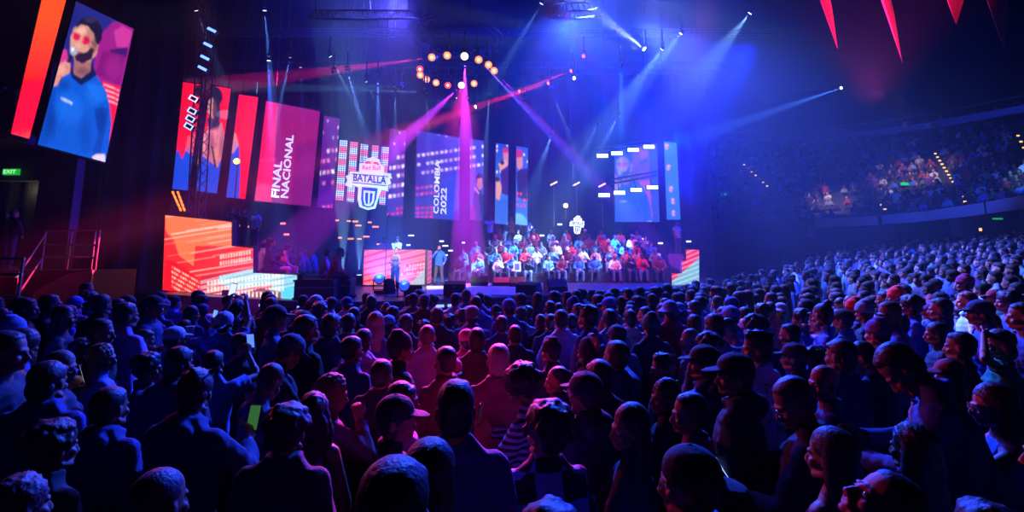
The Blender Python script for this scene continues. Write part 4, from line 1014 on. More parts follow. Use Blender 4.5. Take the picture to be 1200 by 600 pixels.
def waves(co, amp, freq, seed=0):
    rs = np.random.RandomState(seed); d = np.zeros(len(co))
    for _ in range(5):
        k = rs.randn(3) * freq; d += np.sin(co @ k + rs.rand() * 6.28)
    return d / 5 * amp

def folds(co, amp, freq, seed):
    rs = np.random.RandomState(seed); d = np.zeros(len(co))
    for _ in range(3):
        k = rs.randn(3) * freq; k[2] *= .6; d += 1 - 2 * np.abs(np.sin(co @ k + rs.rand() * 6.28 + 1.5 * np.sin(co[:, 2] * 9)))
    return d / 3 * amp

# ---- pose: upper-body matrix T, head euler (pitch, roll, yaw), wrists, elbow hints
class Pose: pass
def make_pose(key, head=(0, 0, 0), RW=(.225, .06, .86), LW=(-.225, .06, .86), RH=None, LH=None, female=False, seat=False, lean=0, twist=0, rcurl=.5, lcurl=.5, rdir=None, ldir=None, step=0.0):
    p = Pose(); p.key = key; p.f = female; p.seat = seat
    hip = Vector((0, 0, .50 if seat else .93))
    p.T = Matrix.Translation(hip) @ Matrix.Rotation(rad(twist), 4, 'Z') @ Matrix.Rotation(rad(-lean), 4, 'X') @ Matrix.Translation((0, 0, -.93))
    p.H = p.T @ Matrix.Translation((0, .004, 1.508)) @ Matrix.Rotation(rad(head[2]), 4, 'Z') @ Matrix.Rotation(rad(head[0]), 4, 'X') @ Matrix.Rotation(rad(head[1]), 4, 'Y')
    p.sh = .138 if female else .162
    p.arm = []
    for s, W, hint, curl, dr in ((1, RW, RH, rcurl, rdir), (-1, LW, LH, lcurl, ldir)):
        S = p.T @ Vector((s * p.sh, -.01, 1.392)); W = Vector(W)
        if hint is None: hint = (s * .6, -.25, -.6)
        a, b = .285, .255; d = W - S; L = d.length
        if L > a + b - .01: W = S + d.normalized() * (a + b - .01); d = W - S; L = d.length
        x = (a * a - b * b + L * L) / (2 * L); h = math.sqrt(max(0, a * a - x * x)); u = d.normalized()
        hv = Vector(hint); hv = (hv - u * hv.dot(u)).normalized()
        E = S + u * x + hv * h
        fd = Vector(dr).normalized() if dr else (W - E).normalized()
        p.arm.append((s, S, E, W, fd, curl))
    p.R = p.arm[0][3] + p.arm[0][4] * .09; p.L = p.arm[1][3] + p.arm[1][4] * .09
    p.step = step
    return p
def legs(p):
    out = []
    for s in (1, -1):
        if p.seat: out.append((s, Vector((s * .09, 0, .5)), Vector((s * .14, .43, .5)), Vector((s * .15, .44, .09))))
        else: out.append((s, Vector((s * .09, 0, .9)), Vector((s * (.1 + p.step * .5), .015, .5)), Vector((s * (.11 + p.step), -.01 + p.step * .3 * s, .09))))
    return out
def hand(mb, s, W, d, curl, body_in):
    side = d.cross(Vector((0, 0, 1)))
    if side.length < .2: side = Vector((0, 1, 0)).cross(d)
    side.normalize()
    # palm normal: towards the body's midline / down
    nrm = Vector((-s, .1, -.1)); nrm = (nrm - d * nrm.dot(d))
    if nrm.length < .2: nrm = Vector((0, 0, -1)) - d * d.z * -1
    nrm.normalize(); ac = d.cross(nrm).normalized()
    if ac.dot(Vector((0, 1, .6))) < 0: ac = -ac       # thumb side forward / up
    for k in (-.028, -.01, .01, .028): cap(mb, W + d * .005 + ac * k * .7, W + d * .085 + ac * k, .014, .012, 8)
    ln = (.066, .078, .072, .056)
    for i, k in enumerate((.030, .011, -.009, -.028)):
        a = W + d * .088 + ac * k; l = ln[i]
        d1 = (d * math.cos(curl) + nrm * math.sin(curl)).normalized(); b = a + d1 * l * .5
        d2 = (d * math.cos(curl * 2.2) + nrm * math.sin(curl * 2.2)).normalized(); c = b + d2 * l * .5
        cap(mb, a, b, .0098, .009, 8); cap(mb, b, c, .009, .0078, 8)
    t0 = W + d * .03 + ac * .03; t1 = t0 + (d * .6 + ac * .7 + nrm * .35).normalized() * .04; t2 = t1 + (d * .85 + ac * .1 + nrm * .5).normalized() * .034
    cap(mb, t0, t1, .0125, .0105, 8); cap(mb, t1, t2, .0105, .0085, 8)
def head_prims(mb, f=False):
    j = .92 if f else 1.0
    sph(mb, (0, -.008, .138), (.076, .094, .088), None, 16, 12)
    sph(mb, (0, .028, .085), (.060 * j, .066, .088), None, 14, 10)
    sph(mb, (0, .042, .030), (.046 * j, .046, .034)); sph(mb, (0, .080, .014), .017 * j)
    cap(mb, (0, .093, .098), (0, .111, .064), .008, .0112, 8)
    for s in (-1, 1):
        sph(mb, (s * .012, .105, .058), .0095, None, 8, 6)
        cap(mb, (s * .012, .092, .114), (s * .042, .078, .113), .0095, .008, 8)
        sph(mb, (s * .040, .066, .068), .022, None, 10, 8)
        sph(mb, (s * .078, -.004, .088), (.010, .020, .031), Matrix.Rotation(rad(-8), 3, 'X') @ Matrix.Rotation(rad(s * 18), 3, 'Z'))
        cap(mb, (s * .058 * j, .012, .03), (s * .03, .068, .012), .018, .016, 8)
    cap(mb, (-.019, .090, .040), (.019, .090, .040), .0085, None, 8); cap(mb, (-.016, .089, .030), (.016, .089, .030), .009, None, 8)
def face_detail(co, Hi, H):
    M = np.array(Hi); q = co @ M[:3, :3].T + M[:3, 3]
    for s in (-1, 1):
        d2 = ((q[:, 0] - s * .031) / .017) ** 2 + ((q[:, 2] - .097) / .011) ** 2
        w = np.exp(-d2) * (q[:, 1] > .03); q[:, 1] -= .011 * w
    d2 = (q[:, 0] / .026) ** 2 + ((q[:, 2] - .035) / .0032) ** 2
    q[:, 1] -= .0045 * np.exp(-d2) * (q[:, 1] > .05)
    M = np.array(H); return q @ M[:3, :3].T + M[:3, 3]
BODY = {}
POSES = {}
def body_mesh(p, fine=False):
    if p.key in BODY: return BODY[p.key]
    f = p.f; mb = MB(); T = p.T
    def tp(*a): return T @ Vector(a)
    T3 = T.to_3x3()
    hw = .155 if f else .15; cw = .135 if f else .155
    sph(mb, tp(0, 0, .93), (hw, .11, .11), T3); sph(mb, tp(0, .005, 1.08), (.125 if f else .14, .095, .15), T3)
    sph(mb, tp(0, .0, 1.27), (cw, .105, .17), T3); cap(mb, tp(-p.sh * .85, -.01, 1.39), tp(p.sh * .85, -.01, 1.39), .055)
    if f:
        for s in (-1, 1): sph(mb, tp(s * .065, .085, 1.265), .055)
    for s in (-1, 1): cap(mb, tp(s * p.sh * .8, -.015, 1.395), tp(s * .03, -.01, 1.475), .042, .042)
    nr = .046 if f else .055
    cap(mb, tp(0, -.015, 1.43), p.H @ Vector((0, -.012, .045)), nr * 1.1, nr)
    hm = MB(); head_prims(hm, f); mb.add([p.H @ Vector(v) for v in hm.v], hm.f)
    for (s, S, E, W, fd, curl) in p.arm:
        k = .85 if f else 1
        cap(mb, S, E, .05 * k, .038 * k); cap(mb, E, W, .040 * k, .026 * k); cap(mb, E + (W - E) * .25, E + (W - E) * .3, .041 * k)
        hand(mb, s, W, fd, curl, None)
    for (s, a, b, c) in legs(p):
        cap(mb, a, b, .082, .055); cap(mb, b, c, .055, .038); sph(mb, b + (c - b) * .3 + Vector((0, -.015, 0)), (.05, .055, .1))
        sph(mb, c + Vector((0, .06, -.045)), (.042, .12, .035))
    me = fuse(mb, .0065 if fine else .009, 3 if fine else 2, 'person_body')
    Hi = p.H.inverted(); displace(me, lambda co: np.where((np.array(co @ np.array(Hi)[:3, :3].T + np.array(Hi)[:3, 3])[:, 2:3] > -.01) & (np.abs(np.array(co @ np.array(Hi)[:3, :3].T + np.array(Hi)[:3, 3])[:, 0:1]) < .1) & (np.abs(np.array(co @ np.array(Hi)[:3, :3].T + np.array(Hi)[:3, 3])[:, 1:2]) < .14), face_detail(co.copy(), Hi, p.H), co))
    me.materials.append(SKIN); BODY[p.key] = me
    return me
GAR = {}
def garment(p, kind):
    k = (p.key, kind)
    if k in GAR: return GAR[k]
    f = p.f; mb = MB(); T = p.T; T3 = T.to_3x3()
    def tp(*a): return T @ Vector(a)
    loose = {'hoodie': .035, 'jacket': .032, 'denim': .03, 'shirt': .022, 'tee': .02, 'tank': .009, 'plaid': .026, 'puffer': .045}[kind]
    hw = .155 if f else .15; cw = .135 if f else .155
    bot = .84 if not p.seat else .9
    sph(mb, tp(0, 0, .93), (hw + loose, .11 + loose, .12), T3); sph(mb, tp(0, .005, 1.08), (.13 + loose, .1 + loose, .17), T3)
    sph(mb, tp(0, 0, 1.27), (cw + loose, .105 + loose, .18), T3)
    q_ = .8 if kind == 'tank' else 1
    mb.lathe([(.158 + loose, .80), (.16 + loose, .95), (.148 * q_ + loose, 1.08), (.158 * q_ + loose, 1.25), (.12 * q_, 1.38)], T @ Matrix.Scale(.72, 4, (0, 1, 0)), 20)
    if kind != 'tank':
        cap(mb, tp(-p.sh * .85, -.01, 1.385), tp(p.sh * .85, -.01, 1.385), .055 + loose * .4)
        for s in (-1, 1): cap(mb, tp(s * p.sh * .80, -.015, 1.395), tp(s * .032, -.016, 1.492), .046 + loose * .4, .040 + loose * .3)
    else:
        for s in (-1, 1): cap(mb, tp(s * .085, -.09, 1.36), tp(s * .08, -.02, 1.47), .022); cap(mb, tp(s * .08, -.02, 1.47), tp(s * .085, .09, 1.33), .02)
    if kind != 'tank': sph(mb, tp(0, -.035, 1.455), (.088, .055, .055), T3)
    if f and kind != 'puffer':
        for s in (-1, 1): sph(mb, tp(s * .065, .09, 1.265), .055 + loose * .4)
    if kind in ('hoodie',):
        sph(mb, tp(0, -.095, 1.455), (.125, .06, .075), T3); n = 10
        for i in range(n):
            a = 2 * math.pi * i / n; b = 2 * math.pi * (i + 1) / n
            cap(mb, tp(.08 * math.cos(a), -.01 + .08 * math.sin(a), 1.49 - .03 * math.sin(a)), tp(.08 * math.cos(b), -.01 + .08 * math.sin(b), 1.49 - .03 * math.sin(b)), .024, None, 8)
    if kind in ('jacket', 'denim', 'shirt', 'plaid', 'puffer'):
        n = 10; rr = .026 if kind == 'puffer' else .015
        for i in range(n):
            a = math.pi * (-.15 + 1.3 * i / n) + math.pi; b = math.pi * (-.15 + 1.3 * (i + 1) / n) + math.pi
            for z in (1.49, 1.51): cap(mb, tp(.073 * math.cos(a), -.01 + .073 * math.sin(a), z), tp(.073 * math.cos(b), -.01 + .073 * math.sin(b), z), rr, None, 8)
    for (s, S, E, W, fd, curl) in p.arm:
        if kind == 'tank': continue
        kf = .85 if f else 1
        if kind == 'tee':
            e = S + (E - S) * .62; mb.tube(S, e, .062 * kf + loose * .4, .058 * kf + loose * .5, 12); sph(mb, S, .05 * kf + loose * .5)
        else:
            L = loose * .62; cap(mb, S, E, .049 * kf + L, .042 * kf + L); w = E + (W - E) * .95
            mb.tube(E, w, .042 * kf + L, .032 * kf + L * .7, 12); mb.tube(w - (W - E).normalized() * .03, w, .037 * kf + L * .6, .036 * kf + L * .5, 12)
    me = fuse(mb, .0125, 3, kind)
    bm = bmesh.new(); bm.from_mesh(me); pl = T @ Vector((0, 0, bot)); nn = T3 @ Vector((0, 0, -1))
    bmesh.ops.bisect_plane(bm, geom=bm.verts[:] + bm.edges[:] + bm.faces[:], plane_co=pl, plane_no=nn, clear_outer=True)
    if p.seat: pass
    bm.to_mesh(me); bm.free()
    if kind == 'puffer': displace(me, lambda co: co + np.array([[0, 0, 0]]) + (co - co.mean(0)) * (0.05 * np.abs(np.sin(co[:, 2:3] * 38)) - .02))
    else: displace(me, lambda co: co + np.stack([waves(co, .011, 17, 1), waves(co, .011, 17, 2), waves(co, .005, 14, 3)], 1) + np.stack([folds(co, .007, 30, 4), folds(co, .007, 30, 5), co[:, 0] * 0], 1))
    me.materials.append(DENIM if kind == 'denim' else CLOTH); me.shade_smooth() if hasattr(me, 'shade_smooth') else None
    GAR[k] = me
    return me
def trousers(p):
    k = (p.key, 'trousers')
    if k in GAR: return GAR[k]
    mb = MB(); T3 = p.T.to_3x3(); sph(mb, p.T @ Vector((0, 0, .93)), (.17, .125, .125), T3)
    for (s, a, b, c) in legs(p):
        cap(mb, a, b, .098, .075); mb.tube(b, c + Vector((0, 0, .02)), .075, .065, 12); sph(mb, b, .075)
    me = fuse(mb, .016, 3, 'trousers'); displace(me, lambda co: co + np.stack([waves(co, .008, 20, 4), waves(co, .008, 20, 5), waves(co, .002, 20, 6)], 1))
    me.materials.append(DENIM); GAR[k] = me; return me
def shoe(p):
    k = 'shoe'
    if k in GAR: return GAR[k]
    mb = MB(); sph(mb, (0, .07, -.045), (.05, .135, .045)); sph(mb, (0, 0, -.02), (.048, .055, .055)); mb.box((0, .065, -.078), (.085, .25, .022))
    me = fuse(mb, .01, 2, 'shoe'); me.materials.append(SHOE); GAR[k] = me; return me

# ---- hair and headwear, in head coordinates (pivot at the top of the neck)
HM = {}
def hair_mesh(k):
    if k in HM: return HM[k]
    mb = MB(); amp, fr, vox = .004, 60, .009
    base = lambda e=0: (sph(mb, (0, -.02, .150), (.082 + e, .095 + e, .086 + e), None, 16, 12), sph(mb, (0, -.045, .095), (.072 + e, .058 + e, .07), None, 14, 10))
    if k == 'short': base(); sph(mb, (0, .02, .182), (.064, .055, .040))
    elif k == 'capped': sph(mb, (0, -.02, .118), (.0815, .094, .07), None, 16, 12); sph(mb, (0, -.048, .085), (.070, .054, .068))
    elif k == 'buzz': sph(mb, (0, -.014, .144), (.0785, .093, .0865), None, 16, 12); sph(mb, (0, -.04, .1), (.07, .056, .06)); amp = .0008
    elif k == 'tousled': base(.006); sph(mb, (0, .02, .192), (.07, .06, .045)); [cap(mb, (NR.randn() * .04, NR.randn() * .045, .21), (NR.randn() * .06, NR.randn() * .06, .245), .018, .006, 8) for _ in range(12)]; amp = .007
    elif k == 'curly':
        base(.016); rs = np.random.RandomState(3)
        for _ in range(70):
            v = rs.randn(3); v /= np.linalg.norm(v); v[2] = abs(v[2]) * 1.0 - .15
            if v[1] > .55 and v[2] < .45: continue
            sph(mb, (v[0] * .098, -.02 + v[1] * .11, .15 + v[2] * .10), .017 + rs.rand() * .012, None, 8, 6)
        amp = .004
    elif k == 'afro':
        sph(mb, (0, -.03, .165), (.125, .125, .115), None, 16, 12); sph(mb, (0, -.06, .1), (.1, .075, .08)); rs = np.random.RandomState(5)
        for _ in range(110):
            v = rs.randn(3); v /= np.linalg.norm(v); v[2] = abs(v[2]) * 1.2 - .35
            if v[1] > .5 and v[2] < .35: continue
            sph(mb, (v[0] * .128, -.03 + v[1] * .13, .165 + v[2] * .118), .012 + rs.rand() * .016, None, 8, 6)
        amp = .006
    elif k in ('long', 'wavy'):
        base(.006); e = .0 if k == 'long' else .02
        for s in (-1, 1):
            cap(mb, (s * .058, -.02, .15), (s * (.078 + e), -.03, .02), .036, .032); cap(mb, (s * (.078 + e), -.03, .02), (s * (.07 + e), -.062, -.17), .032, .022)
        sph(mb, (0, -.075, .02), (.088 + e, .045, .15)); sph(mb, (0, -.085, -.13), (.085 + e, .035, .13)); amp = .006 if k == 'long' else .014; fr = 45
    elif k == 'bob': base(.008); [cap(mb, (s * .06, -.015, .15), (s * .078, -.02, .03), .034, .03) for s in (-1, 1)]; sph(mb, (0, -.06, .05), (.088, .055, .075))
    elif k == 'pony': base(); sph(mb, (0, -.115, .17), .026); cap(mb, (0, -.12, .165), (0, -.16, .10), .024, .028); cap(mb, (0, -.16, .10), (0, -.135, -.06), .028, .010)
    elif k == 'bun': base(); sph(mb, (0, -.085, .225), (.042, .042, .038)); amp = .003
    elif k == 'fringe': sph(mb, (0, -.02, .15), (.083, .096, .088), None, 16, 12); sph(mb, (0, -.055, .08), (.078, .05, .075)); sph(mb, (0, .046, .172), (.066, .042, .032))
    me = fuse(mb, vox, 2, 'hair')
    def fn(co):
        c = np.array([0, -.02, .13]); d = co - c; d /= np.linalg.norm(d, axis=1)[:, None] + 1e-6
        a = waves(co, amp, fr, 7) + waves(co, amp * .6, fr * 2.2, 8); return co + d * a[:, None]
    displace(me, fn); me.materials.append(HAIR); HM[k] = me; return me
def hat_mesh(k):
    k = 'hat_' + k
    if k in HM: return HM[k]
    mb = MB()
    if k in ('hat_cap', 'hat_capback', 'hat_bucket'):
        sph(mb, (0, -.008, .150), (.093, .109, .090), None, 18, 12)
        if k == 'hat_bucket': mb.lathe([(.09, .15), (.145, .105), (.14, .10), (.085, .145)], Matrix.Translation((0, -.005, 0)), 20)
        else:
            s = 1 if k == 'hat_cap' else -1; hz = .138 if s > 0 else .12
            sph(mb, (0, s * .115 - .006, hz), (.068, .082, .0095), Matrix.Rotation(rad(-8 * s), 3, 'X'), 16, 8)
        sph(mb, (0, -.006, .238), .010, None, 8, 6)
        me = fuse(mb, .0075, 2, 'cap'); bm = bmesh.new(); bm.from_mesh(me)
        if k != 'hat_bucket': bmesh.ops.bisect_plane(bm, geom=bm.verts[:] + bm.edges[:] + bm.faces[:], plane_co=(0, 0, .118 if k == 'hat_cap' else .105), plane_no=(0, 0, -1), clear_outer=True)
        bm.to_mesh(me); bm.free()
    elif k == 'hat_beanie':
        sph(mb, (0, -.015, .155), (.092, .108, .094), None, 18, 12); sph(mb, (0, -.03, .24), (.05, .055, .03))
        mb.lathe([(.086, .112), (.096, .118), (.098, .145), (.09, .16)], Matrix.Translation((0, -.012, 0)) @ Matrix.Scale(1.12, 4, (0, 1, 0)), 24)
        me = fuse(mb, .009, 2, 'beanie'); displace(me, lambda co: co * (1 + .006 * np.sin(np.arctan2(co[:, 1:2], co[:, 0:1]) * 40)))
    elif k == 'hat_hood':
        sph(mb, (0, -.03, .135), (.104, .112, .122), None, 18, 12); sph(mb, (0, -.055, .04), (.11, .085, .10)); cap(mb, (-.08, .03, .0), (.08, .03, .0), .035)
        me = fuse(mb, .011, 2, 'hood'); bm = bmesh.new(); bm.from_mesh(me)
        bmesh.ops.bisect_plane(bm, geom=bm.verts[:] + bm.edges[:] + bm.faces[:], plane_co=(0, .048, .1), plane_no=(0, 1, .12), clear_outer=True); bm.to_mesh(me); bm.free()
        displace(me, lambda co: co + np.stack([waves(co, .008, 25, 1), waves(co, .008, 25, 2), co[:, 0] * 0], 1))
    me.shade_smooth(); me.materials.append(CLOTH); HM[k] = me; return me
def beard_mesh():
    if 'beard' in HM: return HM['beard']
    mb = MB(); sph(mb, (0, .045, .018), (.056, .053, .036)); sph(mb, (0, .083, .008), (.026, .022, .026)); [cap(mb, (s * .066, .01, .06), (s * .05, .045, .01), .013) for s in (-1, 1)]
    cap(mb, (-.022, .105, .0475), (.022, .105, .0475), .005)
    me = fuse(mb, .006, 1, 'beard'); me.materials.append(HAIR); HM['beard'] = me; return me
def glasses_mesh():
    if 'glasses' in HM: return HM['glasses']
    mb = MB()
    for s in (-1, 1):
        P = [(s * .033 + .022 * math.cos(t * math.pi / 8), .104, .096 + .017 * math.sin(t * math.pi / 8)) for t in range(17)]
        for i in range(16): mb.tube(P[i], P[i + 1], .0022, n=6)
        mb.tube((s * .055, .102, .1), (s * .08, .0, .103), .002, n=6)
    mb.tube((-.011, .105, .1), (.011, .105, .1), .002, n=6)
    me = mb.mesh('glasses', METAL); HM['glasses'] = me; return me
def eye_mesh():
    if 'eye' in HM: return HM['eye']
    mb = MB(); sph(mb, (0, 0, 0), (.0135, .0135, .0105), None, 12, 8); me = mb.mesh('eye', EYEM, True); me.materials.append(IRIS)
    for f_ in me.polygons:
        if f_.center.y > .0118: f_.material_index = 1
    HM['eye'] = me; return me

def mkobj(name, me, parent, color, M=None):
    o = bpy.data.objects.new(name, me); COL.objects.link(o); o.parent = parent
    o.color = lin(color) + (1,)
    if M is not None: o.matrix_local = M
    return o
GW = {'hoodie': 'hoodie', 'jacket': 'jacket', 'denim': 'denim jacket', 'shirt': 'shirt', 'tee': 't-shirt', 'tank': 'sleeveless top', 'plaid': 'plaid shirt', 'puffer': 'padded jacket'}
ALLP = []
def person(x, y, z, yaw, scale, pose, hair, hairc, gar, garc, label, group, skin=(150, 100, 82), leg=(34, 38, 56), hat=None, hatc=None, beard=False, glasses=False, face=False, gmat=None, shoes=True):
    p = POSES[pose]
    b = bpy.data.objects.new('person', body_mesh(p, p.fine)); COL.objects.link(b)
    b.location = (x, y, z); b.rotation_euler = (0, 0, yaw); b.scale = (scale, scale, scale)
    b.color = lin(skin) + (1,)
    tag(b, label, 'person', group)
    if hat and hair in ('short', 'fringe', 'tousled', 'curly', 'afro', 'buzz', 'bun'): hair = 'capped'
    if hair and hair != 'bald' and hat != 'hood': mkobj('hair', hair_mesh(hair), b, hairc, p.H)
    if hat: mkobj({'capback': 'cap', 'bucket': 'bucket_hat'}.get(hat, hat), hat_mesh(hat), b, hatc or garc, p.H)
    if beard: mkobj('beard', beard_mesh(), b, hairc, p.H)
    if glasses: mkobj('glasses', glasses_mesh(), b, (200, 200, 200), p.H)
    if face:
        for s in (-1, 1): mkobj('eye', eye_mesh(), b, (255, 255, 255), p.H @ Matrix.Translation((s * .031, .0755, .0965)))
    g_ = mkobj(GW[gar].replace(' ', '_').replace('-', '_'), garment(p, gar), b, garc)
    if gmat:
        g_.data = g_.data.copy(); g_.data.materials[0] = gmat
    mkobj('trousers', trousers(p), b, leg)
    if shoes:
        for (s, a, bb, c) in legs(p): mkobj('shoe', shoe(p), b, (30, 30, 34), Matrix.Translation(c))
    b['_p'] = pose
    ALLP.append(b)
    return b
def addpose(key, fine=False, **k):
    p = make_pose(key, **k); p.fine = fine; POSES[key] = p
DN = (0, 0, -1)
addpose('stand')
addpose('stand_l', head=(0, 0, 38))
addpose('stand_r', head=(0, 0, -38))
addpose('down', head=(-32, 0, 12), RW=(.07, .33, 1.18), LW=(-.10, .30, 1.12), rdir=(-.3, .6, .5), ldir=(.3, .6, .4))
addpose('folded', head=(4, 0, 14), RW=(-.12, .23, 1.2), LW=(.12, .20, 1.15), rdir=(-1, .1, .1), ldir=(1, .1, .1))
addpose('pocket', head=(0, 4, -15), RW=(.2, .13, .97), LW=(-.2, .13, .97), RH=(1, -.5, 0), LH=(-1, -.5, 0))
addpose('tilt', head=(-8, 10, 22), RW=(.12, .30, 1.05), LW=(-.2, .1, .9))
addpose('fstand', female=True)
addpose('f_l', female=True, head=(0, -6, 40), RW=(.05, .26, 1.1), LW=(-.08, .24, 1.05))
addpose('f_r', female=True, head=(2, 6, -42), RW=(.05, .26, 1.1), LW=(-.08, .24, 1.05))
addpose('f_cheek', female=True, head=(-10, 8, -40), RW=(.14, .16, 1.42), LW=(-.06, .25, 1.1), rdir=(-.3, -.1, 1), rcurl=.9)
addpose('raised', head=(12, 0, 0), RW=(.08, .32, 1.80), LW=(-.10, .32, 1.80), RH=(1, .3, -.4), LH=(-1, .3, -.4), rdir=(-.1, .1, 1), ldir=(.1, .1, 1), rcurl=.9, lcurl=.9)
addpose('one_up', head=(10, 0, 5), RW=(.14, .36, 1.62), LW=(-.2, .1, .98), rdir=(-.1, .2, 1), rcurl=.9)
addpose('phone_hero', fine=True, head=(-24, 0, 25), RW=(.10, .36, 1.26), LW=(-.10, .30, 1.12), rdir=(-.35, .45, .8), ldir=(.4, .6, .3), rcurl=.8)
addpose('hero', fine=True)
addpose('hero_l', fine=True, head=(0, 0, 30))
addpose('hero_lean', fine=True, head=(-38, 0, 10), lean=14, RW=(.1, .45, 1.15), LW=(-.08, .42, 1.1), rdir=(-.3, .7, .3), rcurl=.9)
addpose('f_hero', fine=True, female=True, head=(0, 0, 10))
addpose('f_up', fine=True, female=True, head=(42, 0, 0))
addpose('f_head_hand', fine=True, female=True, head=(0, -4, 10), RW=(.05, .26, 1.22), LW=(-.13, .12, 1.70), LH=(-1, .8, .1), ldir=(.8, -.6, .1), rdir=(-.5, .2, .6), lcurl=.5)
addpose('f_cup', fine=True, female=True, head=(-4, 0, 0), LW=(-.06, .36, 1.40), LH=(-.3, .1, -1), ldir=(.25, -.15, 1), lcurl=1.1, RW=(.1, .25, 1.0))
addpose('cup', fine=False, head=(0, 0, -20), RW=(.12, .34, 1.26), LW=(-.22, .1, .95), rdir=(-.1, .5, .8), rcurl=1.1)
addpose('sit', seat=True, lean=18, head=(12, 0, 0), RW=(.12, .38, .60), LW=(-.12, .38, .60), rdir=(-.2, 1, -.3), ldir=(.2, 1, -.3))
addpose('sit_l', seat=True, lean=8, head=(0, 0, 30), RW=(.1, .30, .62), LW=(-.06, .33, .62), rdir=(-.6, 1, -.1), ldir=(.6, 1, -.1))
addpose('sit_up', seat=True, lean=0, head=(0, 0, -25), RW=(.16, .26, .60), LW=(-.05, .25, .85), female=True)
addpose('sit_f', seat=True, lean=20, female=True, head=(10, 0, 12), RW=(.08, .42, .58), LW=(-.08, .42, .58), rdir=(-.6, 1, 0), ldir=(.6, 1, 0))
addpose('mic', fine=True, head=(-4, 0, 0), RW=(.10, .22, 1.40), LW=(-.28, .16, .95), RH=(.8, -.2, -1), rdir=(-.4, -.1, 1), rcurl=1.2, step=.07)
addpose('micf', female=True, head=(0, 0, 0), LW=(-.08, .22, 1.38), RW=(.2, .08, .95), LH=(-.8, -.2, -1), ldir=(.4, -.1, 1), lcurl=1.2)
addpose('camera', head=(4, 0, 0), RW=(.07, .22, 1.52), LW=(-.07, .25, 1.50), RH=(1, 0, -.6), LH=(-1, 0, -.6), rdir=(-.3, .1, 1), ldir=(.3, .1, 1))
# ------------------------------------------------------------ the standing crowd
GF = 'spectators standing on the arena floor'
HEADS = []           # (x, y) of everybody placed
FAC = {'curly': 1.18, 'afro': 1.4, 'wavy': 1.15, 'long': 1.08, 'tousled': 1.06}
def solve(px, py, w, hmin=1.52, hmax=1.90):
    d = F * .178 / w
    for _ in range(30):
        P = at_y(px, py, d); h = P[2] - .012 - ground(P[0], P[1])
        if h > hmax: d *= 1.01 + .3 * max(0, (h - hmax))
        elif h < hmin: d *= .99 - .1 * (hmin - h)
        else: break
    P = at_y(px, py, d); h = min(max(P[2] - .012 - ground(P[0], P[1]), 1.45), 1.95)
    return P[0], P[1], ground(P[0], P[1]), h
K_ = (24, 18, 18)
def H(px, py, w, yaw, pose, hair, gar, garc, label, hairc=K_, **k):
    p = POSES[pose]; x, y, z, h = solve(px, py, w / FAC.get(hair, 1))
    rx = next(RI); L0 = math.hypot(x, y); x, y = rx; L1 = math.hypot(x, y)
    z = ground(x, y); t_ = at_y(px, py, y); h = min(max(t_[2] - .012 - z, 1.42), 1.98)
    top = (p.H @ Vector((0, -.01, .235))).z; sc = h / top
    off = (p.H @ Vector((0, 0, .12))).xy * sc; c, s = math.cos(rad(yaw)), math.sin(rad(yaw))
    x -= off.x * c - off.y * s; y -= off.x * s + off.y * c
    HEADS.append((x, y))
    return person(x, y, z, rad(yaw), sc, pose, hair, hairc, gar, garc, label, GF, **k)
S_ = dict
